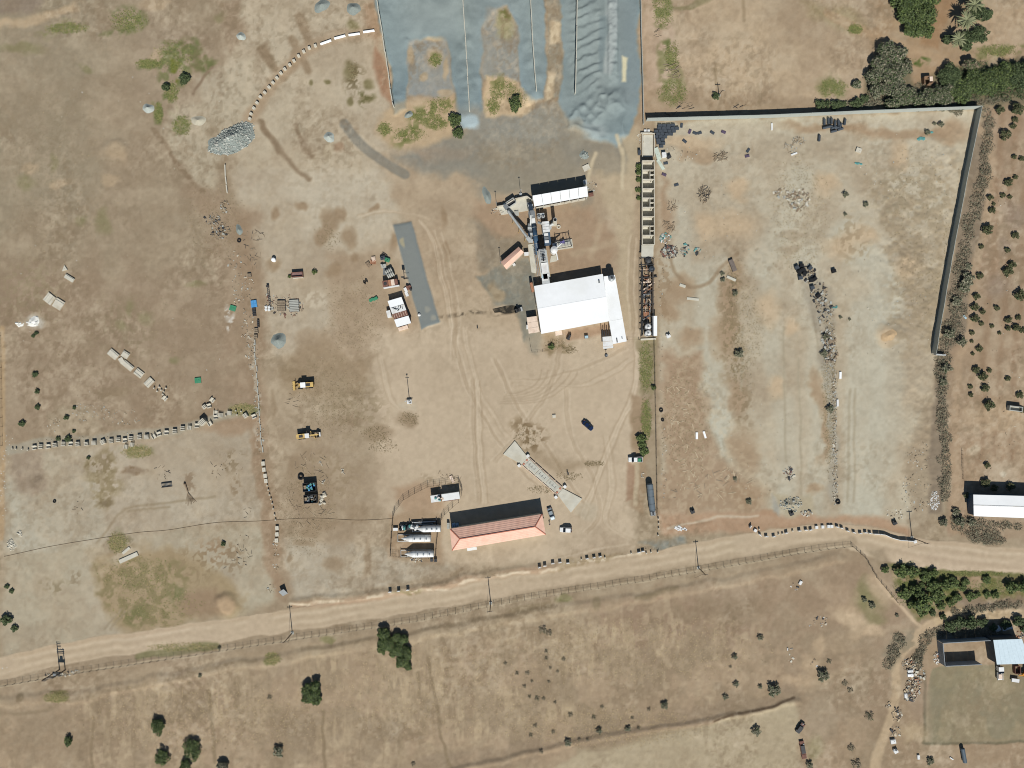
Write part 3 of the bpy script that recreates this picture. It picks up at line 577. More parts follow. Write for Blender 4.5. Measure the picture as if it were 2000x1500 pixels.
# overall fine grain
for u, v, ru_, rv_, cc, aa in [(200, 900, 22, 18, (138, 124, 96), .8), (205, 950, 18, 42, (138, 124, 92), .8), (215, 985, 16, 12, (132, 118, 90), .8), (180, 905, 12, 10, (134, 120, 90), .7), (262, 922, 26, 9, (140, 122, 96), .8), (375, 945, 12, 16, (140, 122, 98), .7), (440, 905, 12, 22, (136, 120, 94), .7), (460, 900, 16, 30, (136, 120, 94), .7), (462, 955, 10, 14, (140, 122, 96), .7), (420, 1080, 40, 26, (150, 128, 98), .8), (380, 1110, 50, 30, (146, 128, 96), .7), (455, 1090, 16, 30, (140, 124, 98), .6), (105, 1145, 30, 12, (138, 126, 98), .6), (150, 1130, 10, 16, (138, 124, 98), .6), (238, 1060, 20, 16, (128, 118, 92), .7), (640, 930, 60, 60, (146, 128, 100), .6), (690, 800, 60, 50, (142, 126, 98), .6), (600, 720, 50, 30, (142, 124, 96), .6), (1430, 580, 18, 70, (140, 124, 96), .6), (1430, 680, 24, 60, (142, 126, 96), .6), (1450, 790, 18, 50, (140, 124, 96), .6), (1300, 560, 16, 70, (150, 128, 98), .6), (1035, 850, 26, 22, (138, 118, 88), .8), (1090, 675, 26, 12, (138, 122, 90), .7), (860, 940, 40, 12, (146, 128, 100), .6), (1263, 720, 14, 50, (128, 116, 84), .7), (1262, 830, 14, 50, (132, 118, 88), .6), (690, 150, 16, 34, (118, 106, 78), .8), (715, 195, 14, 14, (116, 110, 76), .8), (1660, 470, 30, 40, (150, 132, 102), .5), (1760, 380, 60, 60, (150, 138, 112), .5), (1790, 560, 50, 90, (150, 136, 110), .5), (240, 640, 60, 60, (136, 122, 96), .5), (100, 300, 70, 120, (138, 126, 102), .4), (420, 560, 30, 120, (140, 122, 98), .5), (60, 560, 60, 60, (140, 128, 98), .4)]:
    BL(u, v, ru_, rv_, cc, aa, 0, .6, 12, nz='fine', thr=.56, wid=.10)
_soil = np.ones_like(Z)
for k in BAY + [STRIP_M]: _soil[k[0]] *= 1 - k[1]
_yd = np.zeros_like(Z); k = mpoly([(740, 650), (1245, 640), (1240, 1075), (870, 1105), (740, 1000)], 30, 14); _yd[k[0]] = k[1]; _yd[ROAD[0]] = np.maximum(_yd[ROAD[0]], ROAD[1])
_soil *= (1 - .8 * _yd) * .72 * (.3 + .7 * sst(.4, .7, fbm(130, 47, 3)))
for k in (mpoly([(15, 885), (490, 820), (548, 1165), (0, 1310)], 20, 10), mpoly([(1285, 240), (1900, 215), (1840, 1000), (1290, 1012)], 10, 8), mpoly([(450, 330), (740, 330), (900, 380), (880, 640), (640, 640), (510, 690)], 20, 10), mpoly([(860, 220), (1250, 220), (1250, 640), (860, 640)], 20, 10), mpoly([(1805, 1300), (2100, 1300), (2100, 1450), (1805, 1450)], 4, 4)): _soil[k[0]] *= 1 - .4 * k[1]
N_c1 = fbm(34, 41, 5, 1.0, .7); N_c2 = fbm(22, 42, 4, 1.4, .75); N_c3 = fbm(9, 43, 2)
for nz_, thr, wid, col, aa in ((N_c1, .62, .06, (140, 121, 95), .30), (1 - N_c1, .66, .06, (190, 174, 146), .26), (N_c2, .66, .05, (138, 120, 94), .26), (1 - N_c2, .68, .05, (192, 177, 150), .22), (N_c3, .74, .05, (124, 110, 86), .26), (1 - N_c3, .78, .05, (200, 186, 160), .22)):
    C += (np.array(col, np.float32) - C) * (sst(thr - wid, thr + wid, nz_) * aa * _soil)[..., None]
C *= (0.985 + 0.03 * N_fine)[..., None]
# --- relief
Z += (N_mid - .5) * .16 + (N_sm - .5) * .03 + (N_fine - .5) * .015
flat = np.zeros_like(Z); s_, m_ = mpoly([(730, 640), (1250, 640), (1240, 1075), (870, 1110), (730, 1000)], 20, 6); flat[s_] = np.maximum(flat[s_], m_ * .6)
flat[ROAD[0]] = np.maximum(flat[ROAD[0]], ROAD[1] * .5); Z *= (1 - flat)
s_, m_ = mpoly([(1700, 350), (1890, 250), (1840, 690), (1830, 1000), (1780, 1000), (1740, 700)], 30, 10); Z[s_] += m_ * ((N_sm[s_] - .5) * .3 + (N_fine[s_] - .5) * .12)
s_, m_ = mpoly([(1290, 240), (1900, 215), (1830, 690), (1700, 600), (1290, 480)], 20, 10); Z[s_] += m_ * (N_fine[s_] - .5) * .07
s_, m_ = mpoly([(-60, 1400), (900, 1260), (1500, 1200), (1700, 1150), (1700, 1500), (-60, 1560)], 30, 10); Z[s_] += m_ * ((N_str[s_] - .5) * .10 + (N_fine[s_] - .5) * .06)
RAI(mline([(-60, 1372), (150, 1360), (370, 1315), (700, 1262), (1000, 1208), (1330, 1155), (1640, 1090)], 14, 8, 5), .35)
RAI(mline([(575, 1176), (770, 1158), (960, 1122), (1090, 1106)], 10, 6, 4), .3)
RAI(mline(smooth_pts([(870, 1510), (1180, 1440), (1440, 1398), (1560, 1368)]), 6, 6, 3), .45)
s_, m_ = BAY[1]
def cones(mask_s, cen):
    o = np.zeros(U[mask_s].shape)
    uu, vv = wuv(mask_s, 3)
    for cu, cv, r, h in cen: o = np.maximum(o, h * np.clip(1 - np.hypot(uu - cu, vv - cv) / r, 0, 1) ** 1.15)
    return o
_r = random.Random(5)
_t = ((V[s_] + WV[s_] * 9 + (U[s_] - 1150) * .55 + 6 * (fbm(30, 31, 2)[s_] - .5)) / 21.0) % 1.0
rip = np.where(_t < .3, _t / .3, (1 - _t) / .7) ** 1.2
rid = 1 - np.abs(2 * fbm(52, 33, 3)[s_] - 1); rid = rid ** 3
left = sst(1100, 1135, U[s_]) * (1 - sst(1168, 1184, U[s_] + 3 * WU[s_])) * (1 - sst(165, 195, V[s_]))
berm = sst(1184, 1190, U[s_]) * (1 - sst(1203, 1210, U[s_])) * (1 - sst(140, 170, V[s_]))
low = sst(165, 195, V[s_]) * (1 - sst(255, 290, V[s_])) * sst(1100, 1120, U[s_]) * (1 - sst(1205, 1235, U[s_]))
Z[s_] += m_ * (.2 + left * (.5 + .42 * rip * (.5 + N_sm[s_]) + .25 * N_mid[s_]) + berm * (.5 + .5 * N_sm[s_] + .3 * N_fine[s_]) + low * (.3 + 1.1 * rid + .2 * N_sm[s_]) + .08 * (N_sm[s_] - .5))
s_, m_ = BAY[0]
near = np.zeros(U[s_].shape)
for a, b, w in (((735, 0), (770, 213), 34), ((902, -5), (918, 222), 40), ((1035, -5), (1047, 182), 34)):
    near = np.maximum(near, 1 - sst(0, w, segd(U[s_], V[s_], a, b)))
cen = [(_r.uniform(740, 1065), _r.uniform(-50, 70), _r.uniform(24, 44), _r.uniform(.3, .7)) for k in range(26)] + [(c + _r.uniform(-14, 14), _r.uniform(60, 215), _r.uniform(12, 20), _r.uniform(.25, .6)) for c in (785, 918, 918, 1042, 1042) for k in range(6)]
Z[s_] += m_ * (.2 + .7 * near + cones(s_, cen) + .10 * (N_sm[s_] - .5))
RAI(mpoly([(767.5, 438.7), (803.7, 433), (859, 630.5), (835, 637.5), (823.7, 643.7)], 4, 1.5), .35)
for u, v, r, h in [(442, 1182, 22, .9), (225, 300, 26, .4), (1735, 655, 24, .5), (1770, 520, 30, .5)]: RAI(mblob(u, v, r, r * .8, 0, .6, 6), h)
# strip and small gravel spreads
STRIP = put(mpoly([(767.5, 438.7), (803.7, 433), (859, 630.5), (835, 637.5), (823.7, 643.7)], 2.2, 1.5), (134, 136, 128)); BL(789, 473, 5, 11, (165, 156, 128), .8, -20); BL(845, 622, 4, 6, (160, 155, 138), .6); BL(838, 606, 5, 5, (156, 152, 136), .6)
# gravel tone variety
for s_, m_ in BAY:
    g = sst(.45, .7, N_mid[s_]) * m_ * .45; C[s_] += (np.array((122, 134, 132), np.float32) - C[s_]) * g[..., None]
PO([(830, 10), (900, 5), (905, 70), (810, 75), (780, 50)], (152, 164, 160), .6, 14, 8); PO([(1185, 0), (1207, 0), (1207, 80), (1195, 150), (1182, 140)], (162, 170, 166), .7, 5, 5); PO([(1208, 0), (1245, 0), (1250, 210), (1215, 200)], (130, 140, 138), .6, 6, 4); PO([(1216, 110), (1227, 115), (1222, 160), (1215, 160)], (198, 192, 160), .9, 3, 3); BL(922, 238, 18, 13, (160, 172, 170), .9); PO([(1170, 30), (1186, 30), (1178, 140), (1168, 140)], (124, 138, 138), .7, 4, 3)
BL(1165, 262, 24, 14, (150, 160, 156), .8)

def bblur(A, r):
    k = int(r / ST)
    for ax in (0, 1):
        Pd = np.concatenate([np.repeat(A.take([0], ax), k + 1, ax), A, np.repeat(A.take([-1], ax), k, ax)], ax); cs = np.cumsum(Pd.astype(np.float64), ax)
        n = A.shape[ax]; A = ((cs.take(range(2 * k + 1, 2 * k + 1 + n), ax) - cs.take(range(0, n), ax)) / (2 * k + 1)).astype(np.float32)
    return A
_dk = np.zeros_like(Z)
for k in (mpoly([(-90, -90), (430, -90), (500, 560), (505, 815), (-90, 890)], 40, 20), mpoly([(-90, 1360), (1250, 1165), (1680, 1090), (1800, 1230), (1700, 1600), (-90, 1600)], 20, 10)): _dk[k[0]] = np.maximum(_dk[k[0]], k[1])
C *= (1 - .015 * _dk)[..., None]
C = C + .26 * (C - bblur(C, 70)) + .3 * (C - bblur(C, 7))
_lum = (C * np.array([.3, .59, .11], np.float32)).sum(-1, keepdims=True); _ch = C[..., :1] - C[..., 2:]; _f = np.where(_ch > 40, (40 + (_ch - 40) * .6) / np.maximum(_ch, 1), 1.0); C = np.clip(_lum + (C - _lum) * .93 * _f + np.array([.8, -.2, -.6], np.float32), 20, 245)
_cl = C / 255.0
LINC = (np.where(_cl <= .04045, _cl / 12.92, ((_cl + .055) / 1.055) ** 2.4) / KL).astype(np.float32)

def gz(x, y):
    u = x / S + 1000; v = 750 - y / S
    i = min(max((u - us[0]) / ST, 0), NU - 1.01); j = min(max((v - vs_[0]) / ST, 0), NV - 1.01)
    a, b = int(i), int(j); fu, fv = i - a, j - b
    return float((Z[b, a] * (1 - fu) + Z[b, a + 1] * fu) * (1 - fv) + (Z[b + 1, a] * (1 - fu) + Z[b + 1, a + 1] * fu) * fv)
def Pg(u, v, dz=0.0):
    x, y = X(u), Y(v); return Vector((x, y, gz(x, y) + dz))
def grid_mesh(name, xs, ys, zz, cc, m, cells=None):
    n1, n0 = zz.shape; xx, yy = np.meshgrid(xs, ys)
    co = np.stack([xx, yy, zz], -1).reshape(-1, 3).astype(np.float32)
    idx = np.arange(n1 * n0).reshape(n1, n0)
    q = np.stack([idx[1:, :-1], idx[1:, 1:], idx[:-1, 1:], idx[:-1, :-1]], -1)
    q = q[cells] if cells is not None else q.reshape(-1, 4)
    cc = cc.reshape(-1, 3)
    if cells is not None:
        used, inv = np.unique(q, return_inverse=True); q = inv.reshape(-1, 4); co = co[used]; cc = cc[used]
    me = bpy.data.meshes.new(name); nf = len(q)
    me.vertices.add(len(co)); me.vertices.foreach_set('co', co.ravel())
    me.loops.add(nf * 4); me.loops.foreach_set('vertex_index', q.ravel().astype(np.int32))
    me.polygons.add(nf); me.polygons.foreach_set('loop_start', np.arange(0, nf * 4, 4, dtype=np.int32))
    me.update(calc_edges=True)
    me.polygons.foreach_set('use_smooth', np.ones(nf, bool))
    ca = me.color_attributes.new('Col', 'FLOAT_COLOR', 'POINT')
    ca.data.foreach_set('color', np.concatenate([cc, np.ones((len(cc), 1), np.float32)], 1).astype(np.float32).ravel())
    me.materials.append(m)
    o = bpy.data.objects.new(name, me); COL.objects.link(o); return o
M_soil = attr_mat('dry_soil', var=.06, scale=3.0, bump=.3, bdist=.05, detail=8, nrough=.75, specks=((1.3, .70, .74, 1.0, .86), (1.7, .70, .75, 1.0, 1.1), (.35, .3, .7, .985, 1.015)))
M_grav = attr_mat('crushed_stone', var=.08, scale=3.0, bump=.5, bdist=.05, detail=8, nrough=.75, specks=((1.6, .7, .75, 1.0, .84), (2.4, .7, .76, 1.0, 1.15)))
_out = np.maximum(np.maximum(-14 - U, U - 2014), np.maximum(-14 - V, V - 1514)); _mean = LINC.reshape(-1, 3).mean(0); LINC += (_mean * (.92 + .16 * N_mid[..., None]) - LINC) * sst(0, 55, _out)[..., None].astype(np.float32)
LINC[[0, -1]] = _mean; LINC[:, [0, -1]] = _mean; Z *= (1 - sst(20, 60, _out)).astype(np.float32)
pad = 4
ox = np.array([-3000, -1200, -600, -320.]); Zp = np.pad(Z, pad, mode='constant'); Cp = np.pad(LINC, ((pad, pad), (pad, pad), (0, 0)), mode='edge')
xs_all = np.concatenate([ox, X(us), -ox[::-1]]); ys_all = np.concatenate([-ox[::-1][::-1], Y(vs_), ox[::-1]])
ys_all = np.concatenate([[3000, 1200, 600, 320.], Y(vs_), [-320., -600, -1200, -3000]])
g_ = grid_mesh('ground', xs_all, ys_all, Zp, Cp, M_soil); tag(g_, 'dry sandy ground of the yard and the fields around it', None, None, 'structure')
def full(sm):
    f = np.zeros((NV, NU), np.float32); f[sm[0]] = sm[1]; return f
def patch(name, masks, dz, m, label, kind, thr=.5):
    f = np.zeros((NV, NU), np.float32)
    for k in masks: f = np.maximum(f, full(k))
    cells = (f[:-1, :-1] + f[1:, :-1] + f[:-1, 1:] + f[1:, 1:]) / 4 > thr
    o = grid_mesh(name, X(us), Y(vs_), Z + dz, LINC, m, cells); return tag(o, label, None, None, kind)
patch('dirt_road', [ROAD, (s_ if False else mpoly([(1640, 1040), (1790, 1062), (2100, 1078), (2100, 1122), (1850, 1114), (1720, 1092)], 3, 3))], .02, M_soil, 'pale dirt road curving past the yard gate', 'structure')
patch('gravel', [BAY[0]], .02, M_grav, 'blue grey crushed stone spread through the walled bays', 'stuff', .4)
patch('gravel', [BAY[1]], .02, M_grav, 'blue grey crushed stone dumped in ridges by the boundary wall', 'stuff', .4)
patch('gravel', [STRIP], .02, M_grav, 'long flat strip of grey crushed stone in the yard', 'stuff', .4)
# ------------------------------------------------------------------ materials
M_white = mat('white_roof_paint', (248, 251, 252), .55, var=.04, scale=.3, dirt=(232, 234, 230), da=.5)
M_white2 = mat('white_sheet', (226, 228, 226), .6, var=.06, dirt=(190, 182, 168), da=.5)
M_cream = mat('cream_concrete', (205, 200, 184), .9, var=.10, scale=1.0, dirt=(170, 158, 134), da=.6)
M_conc = mat('grey_concrete', (176, 178, 170), .9, var=.10, scale=.8, dirt=(148, 142, 128), da=.5)
M_slab = mat('pale_concrete_slab', (200, 197, 182), .92, var=.08, scale=.6, dirt=(180, 172, 150), da=.5)
M_wallp = mat('precast_wall', (170, 176, 170), .9, var=.08, scale=.5, dirt=(150, 150, 140), da=.4)
M_steel = mat('grey_steel', (140, 146, 148), .5, .3, var=.1, dirt=(120, 104, 90), da=.3)
M_lsteel = mat('pale_galvanised', (196, 200, 198), .5, .2, var=.08, dirt=(160, 150, 136), da=.4)
M_dsteel = mat('dark_steel', (66, 68, 70), .6, .2, var=.15, dirt=(92, 74, 60), da=.4)
M_black = mat('black_rubber', (32, 33, 35), .8, var=.15)
M_dgrey = mat('dark_slate_plastic', (70, 78, 86), .7, var=.15, dirt=(104, 100, 92), da=.4)
M_blue = mat('blue_grey_paint', (62, 88, 112), .5, var=.12, dirt=(110, 112, 110), da=.4)
M_rust = mat('rusty_iron', (128, 92, 80), .85, var=.2, scale=2, dirt=(104, 78, 68), da=.7)
M_pink = mat('faded_pink_board', (232, 212, 192), .85, var=.1, scale=1.5, dirt=(196, 166, 142), da=.5)
M_tile = mat('red_roof_tile', (238, 194, 172), .85, var=.06, scale=1.0, dirt=(224, 170, 146), da=.4)
M_glass = mat('dark_glass', (24, 30, 38), .1, var=.05, spec=.6)
M_yel = mat('worn_yellow_paint', (208, 178, 112), .55, var=.12, dirt=(150, 118, 76), da=.5)
M_wood = mat('weathered_timber', (150, 132, 110), .9, var=.2, scale=3)
M_wood2 = mat('grey_sticks', (148, 134, 114), .95, var=.25, scale=2)
M_pole = mat('creosote_pole', (86, 76, 66), .9, var=.15)
M_brick = mat('brick_wall', (168, 120, 92), .9, var=.14, scale=3, dirt=(190, 160, 130), da=.4)
M_plast = mat('cream_plaster', (206, 198, 182), .9, var=.07, dirt=(176, 160, 136), da=.5)
M_dark = mat('near_black', (28, 28, 30), .9, var=.2)
M_green = mat('green_paint', (64, 140, 104), .7, var=.12, dirt=(96, 130, 110), da=.4)
M_teal = mat('teal_tarp', (92, 150, 146), .8, var=.2, scale=2)
M_bluep = mat('bright_blue_plastic', (84, 152, 206), .5, var=.08)
M_orange = mat('orange_paint', (214, 150, 60), .5, var=.1)
M_redp = mat('red_cap', (186, 116, 92), .7, var=.1)

# ------------------------------------------------------------------ walls and fences
def runs(pts, seg):
    """split a polyline (world xy) into pieces about seg long: (mid, angle, length, start, end)"""
    o = []
    for a, b in zip(pts[:-1], pts[1:]):
        a, b = Vector(a[:2]), Vector(b[:2]); L = (b - a).length; n = max(1, round(L / seg))
        for k in range(n):
            p, q = a.lerp(b, k / n), a.lerp(b, (k + 1) / n); o.append(((p + q) / 2, math.atan2(q.y - p.y, q.x - p.x), L / n, p, q))
    return o
def panel_wall(name, label, cat, pix, h, t, seg_px, m, post=True, gap=.04, jit=0.0, hv=0.0, top=True, pm=None):
    pts = [Vector((X(u), Y(v))) for u, v in pix]; r0 = pts[0]
    t0 = thing(name, label, cat, (r0.x, r0.y, 0))
    me = MB().box(0, 0, -.3, 1, t, h + .3).mesh('panel', m); pe = MB().box(0, 0, -.3, t * 1.5, t * 1.35, h + .36).mesh('post', pm or m)
    for k, (c, a, L, p, q) in enumerate(runs(pts, seg_px * S)):
        d = Vector((-math.sin(a), math.cos(a))) * rng.uniform(-jit, jit)
        inst('panel', me, t0, (c.x - r0.x + d.x, c.y - r0.y + d.y, gz(c.x, c.y) + rng.uniform(-hv, hv)), a + rng.uniform(-jit, jit) * .15, ((L - gap), 1, 1))
        if post: inst('post', pe, t0, (p.x - r0.x, p.y - r0.y, gz(p.x, p.y)), a)
    if post: inst('post', pe, t0, (q.x - r0.x, q.y - r0.y, gz(q.x, q.y)), a)
    return t0
panel_wall('boundary_wall', 'tall pale precast panel wall along the north side of the debris lot', 'wall', [(1262, 236.5), (1500, 230), (1680, 222), (1907, 213)], 3.0, .14, 20, M_wallp)
panel_wall('boundary_wall', 'tall precast wall with shaded inner face along the east side', 'wall', [(1908, 214), (1880, 350), (1855, 480), (1836, 590), (1819, 690)], 3.0, .14, 20, M_wallp)
panel_wall('boundary_wall', 'straight dark edged wall east of the dumped stone ridges', 'wall', [(1249.5, -30), (1251.5, 60), (1254, 150), (1256, 243)], 1.6, .2, 20, M_conc)
panel_wall('bay_wall', 'jagged westernmost divider wall of the crushed stone bays', 'wall', [(734, -20), (752, 92), (760, 150), (768.5, 206), (771, 213)], 2.0, .3, 15, M_slab, False, .1, .10, .15)
panel_wall('bay_wall', 'second divider wall from the west in the crushed stone bays', 'wall', [(903, -20), (912, 110), (918, 221)], 2.2, .28, 15, M_slab, False, .05, .05, .1)
panel_wall('bay_wall', 'third divider wall from the west in the crushed stone bays', 'wall', [(1034.5, -20), (1040, 90), (1047, 182)], 2.2, .28, 15, M_slab, False, .05, .04, .1)
panel_wall('bay_wall', 'easternmost divider wall of the bays beside the dirt lane', 'wall', [(1126.5, -20), (1125, 90), (1122.5, 186)], 2.2, .28, 15, M_slab, False, .05, .04, .1)
panel_wall('kerb_wall', 'low pale concrete beam line left of the two yellow machines', 'wall', [(497, 662), (503, 740), (507, 800), (513.5, 885)], .45, .3, 14, M_conc, False, .5, .3, .08)
panel_wall('kerb_wall', 'short low pale wall running south from the rubble mound', 'wall', [(440, 322), (441, 345), (445, 378)], .7, .35, 18, M_cream, False, .2, .1)
panel_wall('barrier_wall', 'winding white low wall beside the road under the far pole', 'wall', [(1704, 1042), (1716, 1042.5), (1727, 1044), (1740, 1050), (1756, 1054.5), (1770, 1055), (1784, 1056)], 1.3, .2, 12, M_white2, False, .1, .05)
def fence(name, label, pix, h, sp_px, m, wires=3, infill=0, pw=.1, top=True):
    pts = [Vector((X(u), Y(v))) for u, v in pix]; r0 = pts[0]
    t0 = thing(name, label, 'fence', (r0.x, r0.y, 0))
    pe = MB().box(0, 0, -.3, pw, pw, h + .3).mesh('post', m)
    rs = runs(pts, sp_px * S); L0 = rs[0][2]
    w = MB()
    for k in range(wires): w.box(0, 0, h * (k + 1) / wires - .06, 1, .022, .022)
    we = w.mesh('rail', m)
    ie = None
    if infill:
        w = MB()
        for k in range(infill): w.box(-.5 + (k + .5) / infill, 0, .05, .03 / L0, .03, h - .1)
        ie = w.mesh('wire_mesh', M_dsteel)
    for c, a, L, p, q in rs:
        z = gz(c.x, c.y)
        inst('post', pe, t0, (p.x - r0.x, p.y - r0.y, gz(p.x, p.y)), a)
        inst('rail', we, t0, (c.x - r0.x, c.y - r0.y, z), a, (L, 1, 1))
        if ie: inst('wire_mesh', ie, t0, (c.x - r0.x, c.y - r0.y + .001, z), a, (L, 1, 1))
    inst('post', pe, t0, (q.x - r0.x, q.y - r0.y, gz(q.x, q.y)), a)
    return t0
fence('roadside_fence', 'long wire fence with thin posts along the south edge of the road', FEN, 1.8, 14.8, M_pole, 2, 6, .1)
fence('corner_fence', 'wire fence turning south east from the road bend', [(1664, 1066.5), (1690, 1090), (1712, 1128), (1752, 1176)], 1.5, 14, M_pole, 3, 5)
fence('yard_fence', 'dark wire fence between the yard and the debris lot', [(1277, 664), (1279, 760), (1281, 860), (1283, 1008)], 1.5, 16, M_pole, 4, 12)
fence('compound_fence', 'leaning wire fence curving round the trailer north of the tanks', [(768, 1010), (771, 1000), (788, 976), (810, 963), (836, 950), (870, 945), (896, 940), (903, 957), (901, 968)], 2.2, 12, M_pole, 3, 6)
fence('compound_fence', 'wire fence between the tank compound and the office', [(896, 980), (884, 990), (868, 1005), (858, 1022), (853, 1060), (851, 1094)], 2.2, 12, M_pole, 3, 6)
fence('compound_fence', 'wire fence on the west and south sides of the tank compound', [(768, 1012), (765, 1050), (763, 1084), (780, 1086), (838, 1089)], 2.2, 13, M_pole, 3, 6)
fence('garden_fence', 'low wire fence round the small garden south of the hall', [(1034.7, 665), (1036, 677), (1039, 689), (1060, 687), (1078, 683)], 1.0, 14, M_pole, 2)
fence('gate_chain', 'single rail between the hall corner and the frame structure', [(1225, 663), (1248, 663.5)], 1.0, 23, M_pole, 1, 0, .2)
fence('boundary_fence', 'thin wire fence on the far left boundary', [(2, 655), (4, 760), (5, 870)], 1.2, 20, M_pole, 3)
fence('plot_fence', 'ragged low fence of the small plot at the far right', [(1878, 880), (1878.5, 912), (1880, 935)], 1.0, 9, M_wood, 2, 4)
# ------------------------------------------------------------------ main hall
def roofplate(px, hs, t, name, m, par, off): return MB().slab([P(u, v, h) - off for (u, v), h in zip(px, hs)], t).part(name, m, par)
def walls(px, h, m, par, off, t=.25, names='wall', z0=-.3):
    pts = [P(u, v, h) - off for u, v in px]; n = len(pts); cx = sum((p for p in pts), Vector()) / n
    pts = [p + (cx - p).normalized() * .35 for p in pts]
    for i in range(n):
        a, b = pts[i], pts[(i + 1) % n]; d = (b - a).normalized(); MB().bar((a.x + d.x * t * .52, a.y + d.y * t * .52, (h + z0) / 2 - .05), (b.x - d.x * t * .48, b.y - d.y * t * .48, (h + z0) / 2 - .05), t, h - z0 - .25).part(names, m, par)
    return pts
o = P(1120, 600); o.z = 0
hall = thing('hall', 'large white gabled industrial hall with a lean-to strip on its east side', 'building', o)
walls([(1044, 559), (1177, 536), (1189, 627), (1057, 651)], 3.6, M_plast, hall, o)
roofplate([(1043, 558.7), (1177.3, 535), (1184, 580), (1050, 603.3)], (3.7, 3.7, 4.35, 4.35), .12, 'roof_slope', M_white, hall, o)
roofplate([(1050, 603.45), (1184, 580.15), (1190, 627.3), (1057.3, 652)], (4.35, 4.35, 3.7, 3.7), .12, 'roof_slope', M_white, hall, o)
MB().bar(P(1050, 603.3, 4.37) - o, P(1184, 580, 4.37) - o, .3, .03).part('ridge_cap', M_white, hall)
walls([(1180, 541), (1200, 538), (1223, 666), (1198, 671)], 3.2, M_pink, hall, o)
sp = roofplate([(1178.8, 540), (1201, 537), (1216.3, 622), (1189.5, 627.5)], (3.5, 3.3, 3.3, 3.5), .1, 'lean_to_roof', M_white, hall, o)
roofplate([(1189.5, 627.7), (1216.4, 622.3), (1224, 666.7), (1197.3, 672)], (3.42, 3.25, 3.25, 3.42), .1, 'lean_to_roof', M_white, hall, o)
MB().box(*(P(1170, 550.5, 4.0) - o).xy, 3.9, .5, .9, .5, .1).part('roof_vent', M_steel, hall)
MB().bar(P(1204.5, 661, 3.5) - o, P(1205.5, 669, 3.5) - o, .35, .4).part('roof_vent', M_dsteel, hall)
MB().cyl((P(1215, 661, 3.3) - o), (P(1215, 661, 3.3) - o) + Vector((0, 0, .7)), .15).part('roof_pipe', M_steel, hall)
MB().bar(P(1037, 553, 1.6) - o, P(1041, 570, 1.6) - o, .9, 2.6).part('buttress', M_brick, hall)
for a, b in (((1043.5, 575), (1047, 595)), ((1050, 612), (1055.5, 648))): MB().bar(P(*a, 1.5) - o, P(*b, 1.5) - o, .15, 2.6).part('door', M_dsteel, hall)
an = P(1041, 634); an.z = 0
ax = thing('annex', 'pink topped flat roofed annex against the west wall of the hall', 'building', an)
walls([(1029, 620.3), (1047.5, 617.8), (1053.5, 648.4), (1033, 651.6)], 2.5, M_plast, ax, an)
for k in range(3):
    a, b = k / 3, (k + 1) / 3
    def le(p, q, t): return (p[0] + (q[0] - p[0]) * t, p[1] + (q[1] - p[1]) * t)
    A, B, C_, D = (1028.7, 620), (1048, 617.3), (1054, 648.7), (1032.7, 652)
    roofplate([le(A, D, a), le(B, C_, a), le(B, C_, b - .01), le(A, D, b - .01)], (2.6,) * 4, .12, 'roof_board', M_pink, ax, an)
for u, v in [(1030, 637), (1030, 641)]: MB().box(*(P(u, v) - an).xy, 0, .7, .7, 1.3).part('air_unit', M_white2, ax)
pc = P(1091, 651); po = thing('porch', 'small pale porch on the south wall of the hall', 'porch', pc)
roofplate([(1084, 647.5), (1097, 645), (1098.5, 653.5), (1085, 656)], (2.3, 2.3, 2.2, 2.2), .12, 'roof', M_pink, po, pc)
for u, v in ((1085, 655), (1097.5, 652.5)): MB().box(*(P(u, v) - pc).xy, -.2, .15, .15, 2.3).part('post', M_steel, po)
sc = P(1187, 668); sh = thing('rack_shed', 'open shed with three pale roof sheets beside the lean-to of the hall', 'shed', sc)
for k in range(3):
    A, B, C_, D = (1176.7, 658), (1195.3, 656.5), (1198, 679.5), (1178.3, 681.5); a, b = (0, .42, .83)[k], (.40, .81, 1)[k]
    roofplate([le(A, D, a), le(B, C_, a), le(B, C_, b), le(A, D, b)], (2.6 + .1 * k,) * 4, .08, 'roof_sheet', M_white2, sh, sc)
for u, v in ((1177.5, 659), (1194.5, 657.5), (1197, 678.5), (1179.3, 680.5)): MB().box(*(P(u, v) - sc).xy, -.2, .14, .14, 2.75).part('post', M_dsteel, sh)
for k in range(5): MB().bar(P(1177 + 3.7 * k, 656.5, 2.4) - sc, P(1176 + 3.9 * k, 643 + (k % 2) * 3, 2.2) - sc, .3, .2).part('beam', M_dsteel, sh)
# water tank on the lean-to roof
tk = P(1194, 544, 3.5); tk.z = 3.42; wt = thing('water_tank', 'round grey water tank on the lean-to roof of the hall', 'tank', tk)
MB().cyl((0, 0, 0), (0, 0, 1.5), 1.05, n=20).cyl((0, 0, 1.5), (0, 0, 1.8), 1.05, .45, n=20).part('shell', M_steel, wt, False); MB().cyl((0, 0, 1.8), (0, 0, 1.95), .35).part('lid', M_dsteel, wt)
